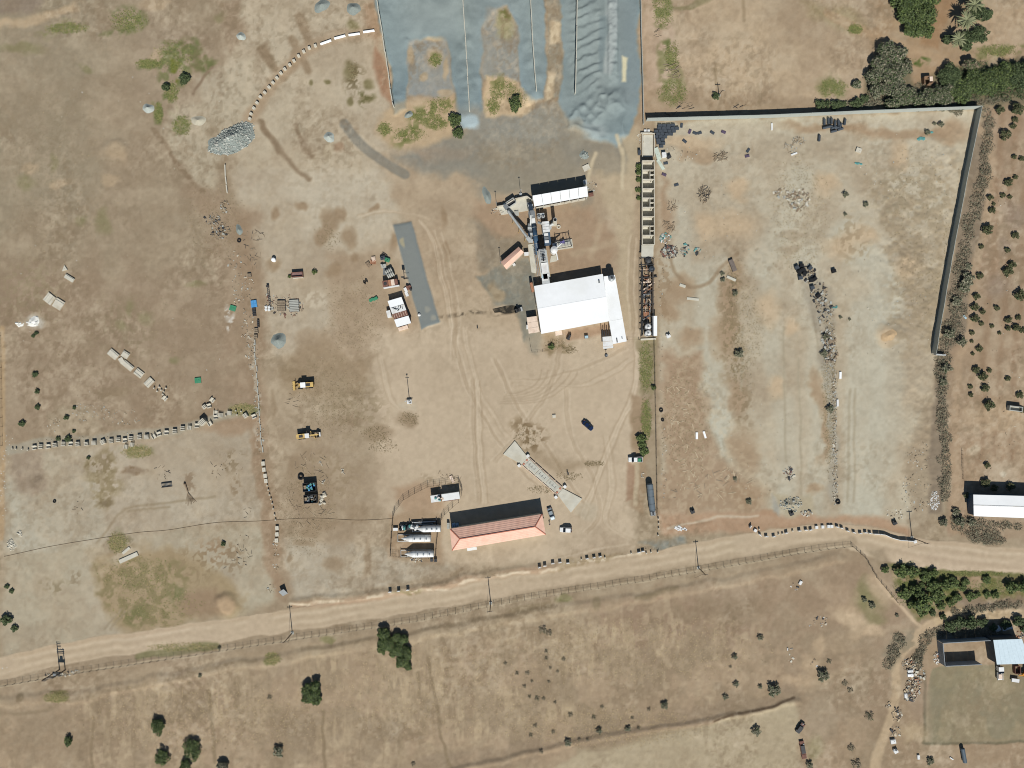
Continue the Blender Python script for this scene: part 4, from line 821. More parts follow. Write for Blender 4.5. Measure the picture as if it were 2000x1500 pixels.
# ------------------------------------------------------------------ aggregate shed north of the plant
sc = P(1094, 385); ns = thing('storage_shed', 'long white roofed shed with six roof panels north of the plant', 'shed', sc)
A, B, C_, D = (1039.8, 382.2), (1147.2, 363.6), (1148.6, 383.5), (1043.4, 403.2)
for k in range(6):
    a, b = k / 6 + .003, (k + 1) / 6 - .003
    roofplate([le(A, B, a), le(A, B, b), le(D, C_, b), le(D, C_, a)], (5.4, 5.4, 5.1, 5.1), .15, 'roof_panel', M_white, ns, sc)
    p = le(le(A, B, b), le(D, C_, b), .25); q = le(le(A, B, b), le(D, C_, b), .78)
    if k < 5: MB().bar(P(*p, 5.43) - sc, P(*q, 5.3) - sc, .12, .2).part('roof_rib', M_lsteel, ns)
for k in range(7):
    for e, f in ((A, B), (D, C_)):
        p = P(*le(e, f, .01 + .98 * k / 6), 5.0) - sc; MB().box(p.x, p.y + (-.4 if e is A else .4), -.2, .25, .25, 5.1).part('column', M_lsteel, ns)
for k in range(7): MB().bar(P(*le((1047, 407), (1143, 389), k / 7), .9) - sc, P(*le((1047, 407), (1143, 389), (k + .96) / 7), .9) - sc, .3, 2.2).part('wall_panel', M_cream, ns)
MB().bar(P(1041, 385, 1.6) - sc, P(1145, 367, 1.6) - sc, .3, 3.6).part('rear_wall', M_cream, ns)
MB().box(*(P(1143, 356, 2) - sc).xy, 0, 1.2, 1.5, 2.4, .2).part('switch_box', M_lsteel, ns)
solo('rust_bin', MB().box(0, 0, 0, 1.6, 1.1, 1.0).box(0, 0, 1.0, 1.7, .1, .1), M_rust, 'small rusty brown bin at the east end of the white panel shed', 'bin', Pg(1154, 381), .2)
solo('concrete_plate', MB().box(0, 0, 0, 2.4, 2.0, .35).box(.9, .7, .35, .2, .2, .2), M_cream, 'square cream plate lying north east of the white panel shed', 'slab', Pg(1145, 328), .45)
# ------------------------------------------------------------------ plant: feeder pad, conveyor, drum, filter, stack, tower, tank
o = P(1003, 403); fp = thing('feeder_pad', 'pale concrete feeder platform with a retaining wall west of the shed', 'platform', o)
MB().prism([(P(u, v) - o)[:2] for u, v in [(972, 404), (987, 402), (1006, 391), (1030, 385), (1040, 393), (1035, 411), (1012, 415), (979, 420)]], -.2, .25).part('slab', M_slab, fp)
for a, b in (((971, 404.5), (987, 401.5)), ((987.2, 401), (1006, 389.5)), ((1006.4, 389.3), (1029, 384.5)), ((1029.3, 384.5), (1039, 392))): MB().bar(P(*a, .7) - o, P(*b, .7) - o, .35, 1.8).part('retaining_wall', M_cream, fp)
MB().box(*(P(1009, 417) - o).xy, 0, 1.5, 1.7, .6, .1).part('footing', M_conc, fp)
for u, v in ((972, 408), (979, 414), (982, 417)): MB().box(*(P(u, v) - o).xy, 0, .9, .8, .45, .4).part('kerb_stone', M_cream, fp)
o = P(998, 398); hp = thing('feed_hopper', 'small steel feed hopper with a dark grille on the feeder platform', 'hopper', o, math.radians(34))
hm = MB()
for x in (-1.55, 1.55): hm.box(x, 0, .2, .12, 1.9, 1.9)
for y in (-.95, .95): hm.box(0, y, .2, 3.2, .12, 1.9)
hm.part('box', M_lsteel, hp); MB().box(0, 0, 1.3, 3.0, 1.8, .08).part('grille', M_dsteel, hp); MB().box(-2.3, -.2, .2, 1.2, 1.5, 1.5).part('drive_housing', M_steel, hp); MB().box(-2.4, .9, .2, .9, .5, 1.2).part('motor', M_blue, hp)
o = P(1010, 440); cv = thing('conveyor', 'inclined covered conveyor rising from the feeder to the dryer', 'conveyor', o)
a, b = P(992, 412, 1.6) - o, P(1032, 467, 4.4) - o
MB().bar(a, b, .85, .7).part('gallery', mat('sage_steel', (150, 160, 150), .6, .1, dirt=(120, 112, 96), da=.4), cv)
d_ = (b - a).normalized(); MB().cyl(a + d_ * .2 + Vector((0, 0, .4)), b + Vector((0, 0, .4)), .42, n=8).part('cover', M_lsteel, cv)
for t in (.35, .65, .95):
    p = a.lerp(b, t)
    for s_ in (-.6, .6): MB().bar(p + Vector((s_, s_ * .6, -.3)), Vector((p.x + s_ * 1.6, p.y + s_, -.1)), .12).part('leg', M_yel, cv)
MB().box(b.x, b.y, b.z - .6, 1.5, 1.2, 1.3, -.9).part('drive_head', M_lsteel, cv)
o = P(1046, 466); dr = thing('dryer_drum', 'long blue grey rotary dryer drum on a steel chassis', 'drum', o)
a, b = P(1042, 437, 2.2) - o, P(1051, 497, 1.8) - o
MB().cyl(a, b, .85, n=20).part('shell', M_blue, dr, True)
for t in (.12, .4, .65, .9):
    p = a.lerp(b, t); MB().ring(p, b - a, .88, .10, 20).part('rolling_ring', M_steel, dr)
for t in (.1, .5, .92):
    p = a.lerp(b, t); MB().box(p.x, p.y, -.1, 2.2, .5, 1.3).part('cradle', M_dsteel, dr)
MB().cyl(a + Vector((0, 0, 0)), a + (a - b).normalized() * 1.4, .95, .6, 16).part('inlet_box', M_lsteel, dr); MB().cyl(b, b + (b - a).normalized() * 1.6, .5, .3, 12).part('burner', M_lsteel, dr)
for k in range(6):
    p = P(1034.5 + k * .4, 440 + k * 6, 1.8) - o; MB().box(p.x, p.y, 0, 1.2 + .3 * (k % 2), .9, 2.6 - .3 * (k % 3)).part('bin', M_lsteel if k % 2 else M_steel, dr)
o = P(1066, 460); bf = thing('bag_filter', 'tall bag filter with pale roof plates and blue flank beside the drum', 'filter', o, math.radians(-84))
MB().box(-1.9, 0, 1.4, 3.6, 2.5, 4.3).part('clean_air_chamber', M_lsteel, bf); MB().box(2.0, .1, 1.4, 3.9, 2.2, 3.5).part('filter_body', M_blue, bf)
for k in range(4): MB().box(-3.3 + k * .93, 0, 5.72, .8, 2.3, .12).part('roof_hatch', M_white2, bf)
for k in range(3): MB().box(.7 + k * 1.2, -.2, 4.92, .9, 1.4, .25).part('valve_box', M_steel if k % 2 else M_white2, bf)
for x in (-3.4, 0, 3.6):
    for y in (-1, 1): MB().box(x, y, -.2, .22, .22, 1.8).part('leg', M_dsteel, bf)
for k in range(3): MB().cyl((-2.6 + k * 2.2, 0, 1.4), (-2.6 + k * 2.2, 0, .5), 1.0, .25, 4).part('dust_hopper', M_steel, bf)
MB().cyl((-3.2, -1.1, 5), (-4.2, -2.2, 3), .45, n=12).part('exhaust_duct', M_lsteel, bf)
o = P(1082, 437); st = thing('exhaust_stack', 'cream round exhaust stack with black mouth near the filter', 'chimney', o)
MB().cyl((0, 0, 0), (0, 0, 6.6), .62, n=18, caps=False).part('pipe', M_cream, st, True); MB().cyl((0, 0, 6.3), (0, 0, 6.32), .56, n=18).part('mouth', M_dark, st); MB().ring((0, 0, 6.6), (0, 0, 1), .6, .08, 18).part('rim', M_lsteel, st)  # black disc below the rim stands in for the dark open hole
MB().box(0, 0, -.2, 1.9, 1.9, .6).part('base', M_cream, st); MB().cyl((-1.5, -1, 1.2), (0, 0, 1.4), .5, n=12).part('fan_duct', M_lsteel, st); MB().cyl((-1.7, -1.7, .2), (-1.7, -1.7, 1.6), .8, n=14).part('fan_housing', M_lsteel, st)
solo('concrete_ring', MB().ring((0, 0, .2), (0, 0, 1), .55, .22, 12), M_cream, 'small round concrete ring east of the stack base', 'ring', Pg(1091, 443))
o = P(1060, 515); tw = thing('mixing_tower', 'grey mixing tower with inclined skip hoist between drum and hall', 'tower', o, math.radians(-82))
MB().box(-1.9, 0, 2.2, 4.2, 2.4, 4.2).part('screen_house', M_lsteel, tw); MB().box(2.2, .2, 1.6, 3.4, 2.3, 3.2).part('mixer_house', M_white2, tw)
for k in range(7): MB().box(-3.6 + k * .55, 0, 6.42, .22, 1.7, .16).part('roof_rib', M_steel, tw)
MB().cyl((-1.7, .1, 6.4), (-1.7, .1, 7.3), .55, .15, 12).part('vent_cowl', M_dsteel, tw); MB().box(-.3, 0, 6.42, .9, .5, .5).part('vent_box', M_dark, tw)
for x in (-3.8, -.1, 3.6):
    for y in (-1.1, 1.1): MB().box(x, y, -.2, .25, .25, 2.6).part('leg', M_steel, tw)
for y in (-2.6, -2.0): MB().bar((-6.5, y, .6), (4.6, y, 5.2), .18, .25).part('hoist_rail', M_lsteel, tw)
for k in range(14):
    t = k / 13; MB().bar((-6.5 + 11.1 * t, -2.6, .65 + 4.6 * t), (-6.5 + 11.1 * t, -2.0, .65 + 4.6 * t), .1).part('rung', M_steel, tw)
for y in (-1.35, 1.45): MB().bar((-3.9, y, 4.0), (5.5, y, 4.0), .5, .08).part('walkway', M_lsteel, tw)
for y in (-1.6, 1.7): MB().bar((-3.9, y, 4.9), (5.5, y, 4.9), .07).part('handrail', M_yel, tw)
for k in range(5): MB().box(4.2 + .45 * k, -.2 + (k % 2) * .5, .3 * k, .9, 2.0, 3.8 - .3 * k).part('bin', (M_lsteel, M_white2, mat('pale_blue', (176, 204, 214), .6))[k % 3], tw)
MB().box(7.0, 0, 3.4, 2.2, 2.6, .25).part('discharge_deck', M_lsteel, tw)
for y in (-1.2, 1.2): MB().bar((6.2, y, 3.4), (9.6, y, 1.0), .2).part('chute_rail', M_lsteel, tw)
o = P(1081, 492); bt = thing('filler_silo', 'squat white silo with long white pipes beside the mixing tower', 'silo', o)
MB().cyl((0, 0, 1.2), (0, 0, 4.2), 1.25, n=18).cyl((0, 0, 4.2), (0, 0, 4.7), 1.25, .3, 18).part('shell', M_white2, bt)
MB().cyl((0, 0, 1.2), (0, 0, .2), 1.2, .25, 14).part('cone', M_white2, bt)
for a in range(4): MB().box(1.0 * math.cos(a * 1.57 + .8), 1.0 * math.sin(a * 1.57 + .8), -.2, .18, .18, 1.6).part('leg', M_steel, bt)
MB().box(.4, 2.0, 0, 1.6, 1.4, 2.6, .3).part('pump_house', M_white2, bt)
MB().cyl((.8, .8, 4.0), P(1097, 475.5, 4.0) - o + Vector((0, 0, .0)), .22, n=8).part('pipe', M_white2, bt); MB().cyl((.8, -.9, 3.6), P(1089.5, 508, 3.0) - o, .22, n=8).part('pipe', M_white2, bt)
MB().prism([(P(u, v) - o)[:2] for u, v in [(1076, 500), (1086, 498), (1088, 510), (1074, 513)]], -.2, .12).part('footing', M_slab, bt)
o = P(1100, 472); fo = thing('burner_frame', 'open dark steel frame above a concrete pad with a purple pump', 'frame', o)
MB().prism([(P(u, v) - o)[:2] for u, v in [(1083, 473), (1117, 467), (1119.5, 484), (1083, 489.5)]], -.2, .3).part('pad', M_slab, fo)
MB().prism([(P(u, v) - o)[:2] for u, v in [(1089, 473.5), (1113, 469.5), (1114.5, 479), (1090, 483)]], .3, .5).part('tank_top', M_conc, fo)
C4 = [(1085, 470), (1112, 465.5), (1116, 481), (1086, 486)]
for u, v in C4: MB().box(*(P(u, v) - o).xy, -.1, .18, .18, 3.0).part('post', M_dsteel, fo)
for k in range(4): MB().bar(P(*C4[k], 2.9) - o, P(*C4[(k + 1) % 4], 2.9) - o, .16).part('rail', M_dsteel, fo)
for t in (.2, .4, .6, .8): MB().bar(P(*le(C4[0], C4[1], t), 2.9) - o, P(*le(C4[3], C4[2], t), 2.9) - o, .1).part('rail', M_dsteel, fo)
MB().box(*(P(1098, 474) - o).xy, .5, 1.6, .7, .7, .3).box(*(P(1101, 473.5) - o).xy, .5, .5, 1.1, 1.0, .3).part('pump', mat('violet_paint', (110, 104, 160), .6), fo)
solo('plant_slab', MB().prism([(X(u), Y(v)) for u, v in [(1031, 478), (1042, 476), (1048, 520), (1047, 534), (1038, 532)]], -.2, .3), M_slab, 'narrow pale concrete strip west of the drum and tower', 'slab')
o = P(1000, 505); cb = thing('control_cabin', 'small control cabin with pitched red roof south west of the drum', 'cabin', o)
A, B, C_, D = (1013, 482), (1023, 493), (989, 526), (978, 512); E, F = le(A, B, .5), le(D, C_, .5)
walls([A, B, C_, D], 2.5, M_plast, cb, o)
roofplate([A, E, F, D], (2.6, 3.5, 3.5, 2.6), .1, 'roof_slope', M_tile, cb, o); roofplate([E, B, C_, F], (3.5, 2.6, 2.6, 3.5), .1, 'roof_slope', M_tile, cb, o)
MB().bar(P(*le(A, D, .35), 1.6) - o, P(*le(A, D, .6), 1.6) - o, .3, .9).part('window', M_glass, cb)
MB().box(*(P(1028, 497) - o).xy, 0, 1.6, 1.0, 1.9, .1).part('air_unit', M_white2, cb); MB().box(*(P(1004, 517.5) - o).xy, 0, .9, .8, 1.1, .5).part('air_unit', M_white2, cb)
o = P(978, 516); MB_ = MB().cyl((0, 0, 0), (0, 0, 6.0), .09, .06, 8).box(0, 0, 5.9, .5, .2, .2); solo('lamp_post', MB_, M_steel, 'thin lamp post at the west corner of the control cabin', 'lamp', o)
solo('lamp_post', MB().cyl((0, 0, 0), (0, 0, 5.2), .09, .06, 8).box(0, 0, 5.1, .5, .2, .2), M_steel, 'thin lamp post at the west tip of the feeder platform', 'lamp', P(970, 402))
solo('lamp_post', MB().cyl((0, 0, 0), (0, 0, 6.2), .09, .06, 8).box(0, 0, 0, .9, .9, .5).box(0, 0, 6.1, .5, .2, .2), M_lsteel, 'thin lamp post on a pale base north of the feeder platform', 'lamp', P(1017, 380))

o = P(1038, 424); be = thing('bucket_elevator', 'pale grey bucket elevator and bins between the feeder wall and the drum', 'elevator', o, math.radians(-82))
MB().box(0, 0, 0, 1.1, .9, 6.2).part('casing', M_lsteel, be); MB().box(0, 0, 6.2, 1.5, 1.2, .7).part('head', M_steel, be); MB().box(-2.6, .1, 0, 2.6, 1.7, 2.6).part('cold_bin', M_lsteel, be); MB().box(-4.4, -.2, 0, .8, 1.6, 2.0).part('cold_bin', M_steel, be)
MB().box(1.9, .2, 0, 1.6, 1.5, 3.2).part('motor_house', M_white2, be); MB().cyl((.4, -.4, 5.6), (3.4, -.9, 3.2), .3, n=10).part('chute', M_lsteel, be)
for y in (-.75, -.45): MB().bar((-.6, y, 0), (-.6, y, 6.4), .06).part('ladder_rail', M_dsteel, be)
for k in range(12): MB().bar((-.6, -.75, .4 + .5 * k), (-.6, -.45, .4 + .5 * k), .05).part('rung', M_dsteel, be)
MB().box(.2, 0, 4.6, 2.6, 2.2, .08).part('platform', M_steel, be)
for x, y in ((-1.05, -1.05), (1.45, -1.05), (1.45, 1.05), (-1.05, 1.05)): MB().box(x, y, 4.68, .06, .06, 1.0).part('guard_post', M_yel, be)
o = P(1056, 428); cy = thing('dust_cyclone', 'pair of small pale cyclones north of the bag filter', 'cyclone', o, .1)
for x in (-.7, .7): MB().cyl((x, 0, 2.4), (x, 0, 4.2), .6, n=14).part('barrel', M_lsteel, cy); MB().cyl((x, 0, 2.4), (x, 0, .8), .58, .15, 14).part('cone', M_steel, cy); MB().cyl((x, 0, 4.2), (x, 0, 4.7), .25, n=10).part('outlet', M_dsteel, cy)
MB().box(0, .9, 3.3, 2.4, .6, .6).part('duct', M_lsteel, cy)
for x in (-1.3, 1.3):
    for y in (-.6, .6): MB().box(x, y, -.2, .14, .14, 3.0).part('leg', M_dsteel, cy)
# ------------------------------------------------------------------ office
o = P(971, 1042); of = thing('office', 'long low office building with a red hipped roof', 'building', o)
A, B, C_, D = (878.5, 1033), (1059, 1004), (1066, 1044), (883, 1075.5); R0, R1 = (898, 1053), (1045, 1029)
h0, h1 = 4.9, 6.4
wp = walls([(880, 1034.5), (1058, 1006), (1065, 1043), (884, 1073.5)], 4.6, M_plast, of, o)
roofplate([A, B, R1, R0], (h0, h0, h1, h1), .15, 'roof_slope', M_tile, of, o)
roofplate([R0, R1, C_, D], (h1, h1, h0, h0), .15, 'roof_slope', M_tile, of, o); roofplate([A, R0, D], (h0, h1, h0), .15, 'roof_hip', M_tile, of, o); roofplate([B, C_, R1], (h0, h0, h1), .15, 'roof_hip', M_tile, of, o)
for a, b, ha, hb in ((R0, R1, h1, h1), (A, R0, h0, h1), (D, R0, h0, h1), (B, R1, h0, h1), (C_, R1, h0, h1)): MB().bar(P(*a, ha + .06) - o, P(*b, hb + .06) - o, .28, .12).part('ridge_tile', M_redp, of)
for k in range(1, 6):          # tile courses stand proud of the two long slopes
    for s0, s1, t0, t1 in ((A, B, R0, R1), (D, C_, R0, R1)):
        t = k / 6; hh = h0 + (h1 - h0) * t + .005; MB().bar(P(*le(s0, t0, t), hh) - o, P(*le(s1, t1, t), hh) - o, .1, .05).part('tile_course', M_tile, of)
for k in range(8): # windows in the south wall
    p, q = le((884, 1073.5), (1065, 1043), .06 + k * .118), le((884, 1073.5), (1065, 1043), .12 + k * .118); MB().bar(P(*p, 4.6) * .999 - o + Vector((0, .15, -2.9)), P(*q, 4.6) - o + Vector((0, .15, -2.9)), .3, 1.2).part('window', M_glass, of)
MB().box(*(P(922, 1071) - o).xy, 0, 3.4, 1.0, .9, math.radians(9)).part('entrance_step', M_white2, of)
for k in range(3): MB().box(*(P(876, 1022 + 4 * k) - o).xy, 0, .9, .6, 1.2).part('meter_box', M_conc, of)
for u, lab in ((886.5, 'blue grey bulk water container left of its twin in the office shade'), (893.5, 'blue grey bulk water container right of its twin in the office shade')):
    c = thing('water_container', lab, 'container', P(u, 1026), .12, 'pair of water containers')
    MB().box(0, 0, .15, 1.05, 1.9, 1.3).part('bottle', mat('pale_blue_plastic', (150, 180, 205), .4), c); MB().box(0, 0, 0, 1.15, 2.0, .15).part('pallet', M_dsteel, c); MB().cyl((0, 0, 1.45), (0, 0, 1.55), .2).part('lid', M_dgrey, c)
# ------------------------------------------------------------------ tank compound: horizontal cement silos
def lying_silo(u, v, L, lab, w=2.3, rz=.02):
    o = P(u, v); t = thing('cement_silo', lab, 'silo', o, rz, 'transport silos in the fenced compound')
    rr = []
    for x, r, zc in ((-L * .5, .12, 1.2), (-L * .46, .25, 1.2), (-L * .22, w / 2 * .98, 1.75), (-L * .2, w / 2, 1.8), (L * .47, w / 2, 1.8), (L * .5, w / 2 * .8, 1.8)):
        rr.append([(x + 1.4, r * math.cos(a), zc + r * math.sin(a)) for a in [2 * math.pi * i / 18 for i in range(18)]])
    MB().loft(rr).part('shell', M_white2, t)
    for y in (-1.15, 1.15): MB().box(0.2, y, .25, L * 1.05, .2, .25).part('chassis_rail', M_lsteel, t)
    for x in (-L * .52, -L * .3, L * .2, L * .55): MB().box(x + .2, 0, .25, .2, 2.5, .2).part('crossbar', M_lsteel, t)
    for x in (-.1 * L, .3 * L, .5 * L):
        MB().ring((x + 1.4, 0, 1.8), (1, 0, 0), w / 2 + .02, .06, 18, 4).part('band', M_lsteel, t)
    for x in (0, L * .45):
        for y in (-.9, .9): MB().box(x + .8, y, 0, .2, .2, 1.0).part('leg', M_steel, t)
    for x in (.0, .2, .4): MB().cyl((x * L + 1, 0, 2.9), (x * L + 1, 0, 3.1), .28, n=10).part('hatch', M_steel, t)
    MB().bar((-L * .5, -1.15, 1.1), (-L * .5, 1.15, 1.1), .1).part('guard_rail', M_steel, t)
    return t
lying_silo(806, 1050, 10.3, 'pointed white transport silo, middle one of the fenced compound')
lying_silo(812, 1080, 10.3, 'pointed white transport silo, southernmost of the fenced compound')
lying_silo(830, 1031, 8.6, 'short white transport silo beside the crumpled tarpaulin')
o = P(800, 1029); sw = thing('covered_trailer', 'flat trailer under a crumpled black, white and teal tarpaulin', 'trailer', o, .03)
MB().box(0, 0, .6, 6.6, 2.0, .25).part('deck', M_dsteel, sw)
for k in range(10):
    MB().ball((-3.0 + k * .65, rng.uniform(-.5, .5), 1.0), rng.uniform(.5, .8), rng.uniform(.6, .9), rng.uniform(.5, .9), 8, 4, .2).part('tarpaulin', (M_black, M_white2, M_teal, M_white2, M_dgrey)[(k * 3 + k // 2) % 5], sw)
for x in (-2, 2):
    for y in (-1, 1): MB().cyl((x, y - .12, .45), (x, y + .12, .45), .45, n=12).part('wheel', M_black, sw)
o = P(825, 1020); rk = thing('steel_gantry', 'dark steel beams and pale pipes stacked along the north edge of the compound', 'rack', o, .06)
for k in range(5): MB().box(.6, .6 - .42 * k, .2 + .3 * (k % 3), 9.0 - .9 * k, .25, .35).part('beam', (M_dsteel, M_white2, M_dsteel, M_lsteel, M_dsteel)[k], rk)
for x in (-4.5, 0, 5): MB().box(x, 0, 0, .3, 2.4, .5).part('bearer', M_dsteel, rk)
solo('tool_box', MB().box(0, 0, 0, 1.6, .9, .8).box(0, 0, .8, 1.7, 1.0, .08), M_white2, 'small white box in the west corner of the tank compound', 'box', Pg(773, 1033))
for u, v, w, l in ((843.5, 1093, 1.0, 'square dark crate, left of two at the compound corner'), (851, 1093.5, 1.0, 'square dark crate, right of two at the compound corner')):
    solo('crate', MB().box(0, 0, 0, 1, 1.1, .8).box(0, 0, .8, .7, .8, .05), [M_dsteel], l, 'crate', Pg(u, v), .1)
# white trailer north
o = P(871, 969); tr = thing('box_trailer', 'white topped flatbed trailer heaped with scrap inside the curved fence', 'trailer', o, math.radians(8))
MB().box(1.9, 0, .9, 6.2, 2.4, 1.9).part('box', M_white2, tr); MB().box(-3.4, 0, .9, 3.4, 2.4, 1.6).part('cab_box', M_white2, tr); MB().box(-1.4, 0, .9, .9, 2.2, .9).part('gap_deck', M_rust, tr)
for k in range(9): MB().box(rng.uniform(-3.4, -.8), rng.uniform(-.8, .8), 2.5 + .1 * (k % 3), rng.uniform(.4, 1.0), rng.uniform(.15, .6), .3, rng.uniform(0, 3)).part('scrap', (M_dsteel, M_pink, M_teal, M_dark)[k % 4], tr)
for x in (-3.8, -2.6, 2.6, 3.8):
    for y in (-1.1, 1.1): MB().cyl((x, y - .15, .5), (x, y + .15, .5), .5, n=12).part('wheel', M_black, tr)
MB().box(1.5, -1.6, .2, 5, .25, .3).part('side_rail', M_rust, tr)
solo('pale_plank', MB().box(0, 0, 0, 1.0, 2.6, .3), M_pink, 'pale short board leaning outside the curved fence', 'board', Pg(883, 936), .45)
# ------------------------------------------------------------------ weighbridge
o = P(1060, 930); wb_ = thing('weighbridge', 'long narrow weighbridge with flared concrete ramps at both ends', 'weighbridge', o)
MB().prism([(P(u, v) - o)[:2] for u, v in [(1005.5, 861), (983, 887), (1019, 907), (1031.5, 894)]], -.3, .35).part('ramp', M_slab, wb_)
MB().prism([(P(u, v) - o)[:2] for u, v in [(1137, 974), (1115, 1001), (1089, 966), (1099, 954)]], -.3, .35).part('ramp', M_slab, wb_)
MB().prism([(P(u, v) - o)[:2] for u, v in [(1031.8, 894.3), (1019.3, 907.3), (1088.6, 965.8), (1098.6, 954)]], -.3, .28).part('pit', M_cream, wb_)
A, B, C_, D = (1033.5, 898), (1024.5, 907), (1085, 960.5), (1093.5, 951.5)
for k in range(3):
    a, b = k / 3 + .012, (k + 1) / 3 - .012
    dk = MB().prism([(P(u, v) - o)[:2] for u, v in [le(A, D, a), le(B, C_, a), le(B, C_, b), le(A, D, b)]], .28, .4).part('deck', mat('deck_plate', (190, 190, 178), .8, dirt=(160, 156, 140)), wb_)
    for t in (a + .07, b - .07, (a + b) / 2):
        MB().bar(P(*le(le(A, D, t), le(B, C_, t), .25), .41) - o, P(*le(le(A, D, t), le(B, C_, t), .7), .41) - o, .12, .04).part('slot', M_dsteel, wb_)
    MB().bar(P(*le(le(A, D, a + .07), le(B, C_, a + .07), .6), .412) - o, P(*le(le(A, D, b - .07), le(B, C_, b - .07), .6), .412) - o, .1, .04).part('slot', M_steel, wb_)
for e, f in (((1032.5, 893), (1099, 953)), ((1018, 907.5), (1087.5, 966.5))):
    for k in range(5): MB().bar(P(*le(e, f, k / 5 + .01), .45) - o, P(*le(e, f, (k + 1) / 5 - .01), .45) - o, .18, .35).part('guide_rail', M_pink, wb_)
for u, v in ((1031, 890), (1014, 909), (1103, 950), (1085.5, 970.5)): MB().box(*(P(u, v) - o).xy, -.2, 1.0, 1.0, 1.1, .7).part('bollard', M_white2, wb_)
for u, v in ((1029, 898.5), (1023, 906), (1094, 954), (1088, 961.5)): MB().box(*(P(u, v) - o).xy, .28, .6, .6, .16, .7).part('cover_plate', M_redp, wb_)
# ------------------------------------------------------------------ roofless cells
o = P(1266, 396); ce = thing('roofless_building', 'narrow roofless row of nine small rooms with bare walls', 'building', o)
h = 2.6
xw, xe = 1254.8, 1278.2; v0, v1 = 313.5, 477.5
def cw(a, b, n='wall', hh=h, m=M_cream): MB().bar(P(*a, hh) * 1 - o + Vector((0, 0, -hh / 2 - .05)), P(*b, hh) - o + Vector((0, 0, -hh / 2 - .05)), .22, hh + .1).part(n, m, ce)
st9 = (v1 - v0) / 9
for k in range(9):
    a, b = v0 + k * st9, v0 + (k + 1) * st9
    cw((xw, a + .75), (xw, b - .75)); cw((xe, a + .75), (xe, b - .75))
    if k % 3 == 1:
        cw((1269.6, a + .75), (1269.6, b - .75), 'partition', 2.55); cw((1270.5, (a + b) / 2), (xe - .8, (a + b) / 2), 'partition', 2.5)
    else:
        cw((1272, b - 4.6 if k % 3 == 0 else a + 4), (1272, b - .9 if k % 3 == 0 else a + 4.1), 'partition', 1.6)
for k in range(10): cw((xw - .6, v0 + k * st9), (xe + .6, v0 + k * st9), 'cross_wall')
MB().prism([(P(u, v) - o)[:2] for u, v in [(xw, v0), (xe, v0), (xe, v1), (xw, v1)]], -.2, .06).part('floor', M_slab, ce)
panel_wall('yard_wall', 'low walled pen just north of the roofless rooms', 'wall', [(1254, 307), (1254, 262), (1277, 262), (1277, 307)], .9, .22, 15, M_cream, False, .03)
solo('pen_floor', MB().prism([(X(u), Y(v)) for u, v in [(1256, 264), (1275, 264), (1275, 306), (1256, 306)]], -.2, .1), M_slab, 'bare earth coloured floor slab inside the low walled pen', 'floor', kind='structure')
o = P(1262, 256); co = thing('washroom_box', 'two small white fixtures and a partition at the north end of the pen', 'fixture', o)
MB().box(-.4, 0, .1, .9, .7, .5).part('basin', M_white2, co); MB().box(.8, 0, .1, .9, .7, .5).part('basin', M_white2, co); MB().box(0, -.9, 0, 4, .15, 1.0).part('partition', M_cream, co)
solo('flat_roof', MB().prism([(P(u, v, 2.4).x, P(u, v, 2.4).y) for u, v in [(1253, 479), (1277, 479), (1276, 493), (1275, 503), (1252.5, 503)]], 2.2, 2.4).box(*P(1264, 491).xy, -.2, 3.6, 3.8, 2.39), M_slab, 'pale flat roofed block south of the roofless rooms', 'building')
# ------------------------------------------------------------------ frame structure with tanks
o = P(1266, 580); fs = thing('pipe_frame', 'long rusting steel frame rack packed with pipes and planks', 'rack', o)
for k in range(13):
    v = 504 + k * 12.7
    for u in (1252.5, 1276.5): MB().box(*(P(u, v, 1.5) - o).xy, -.2, .16, .16, 3.0).part('post', M_dsteel, fs)
    MB().bar(P(1252.5, v, 2.8) - o, P(1276.5, v, 2.8) - o, .14).part('crossbeam', M_dsteel, fs)
for u in (1252.5, 1264, 1276.5): MB().bar(P(u, 504, 2.95) - o, P(u, 657, 2.95) - o, .14).part('rail', M_dsteel, fs)
for u in (1254.5, 1274): MB().bar(P(u, 520, .9) - o, P(u, 655, .9) - o, .3, 1.8).part('side_wall', M_dsteel if u < 1260 else M_wood, fs)
for k in range(34):
    u, v = rng.uniform(1257, 1272), rng.uniform(522, 625); L = rng.uniform(1.2, 5); a = rng.choice((1.57, 1.6, 1.5, .1, .6)); MB().box(*(P(u, v) - o).xy, rng.uniform(.1, 1.6), L, rng.uniform(.15, .5), .2, a).part('stacked_pipe' if k % 2 else 'plank', (M_dsteel, M_pink, M_wood, M_steel, M_brick)[k % 5], fs)
for u, v, w, l in ((1262, 545, 1.3, 2.6), (1262, 617, 1.9, 2.8), (1263, 562, 1.4, 2.2)): MB().box(*(P(u, v) - o).xy, 0, w, l, .4).part('brick_pallet', M_brick if v != 562 else M_wood, fs)
for u, v, r, hh, m, lab in ((1264, 510, 1.1, 2.6, M_dsteel, 'dark round tank inside the north end of the frame rack'), (1271, 527, 1.0, 2.3, M_dgrey, 'grey round tank second from the north in the frame rack')):
    t = thing('round_tank', lab, 'tank', P(u, v)); MB().cyl((0, 0, 0), (0, 0, hh), r, n=18).cyl((0, 0, hh), (0, 0, hh + .3), r, .3, 18).part('shell', m, t); MB().cyl((0, 0, hh + .3), (0, 0, hh + .42), .28).part('lid', m, t)
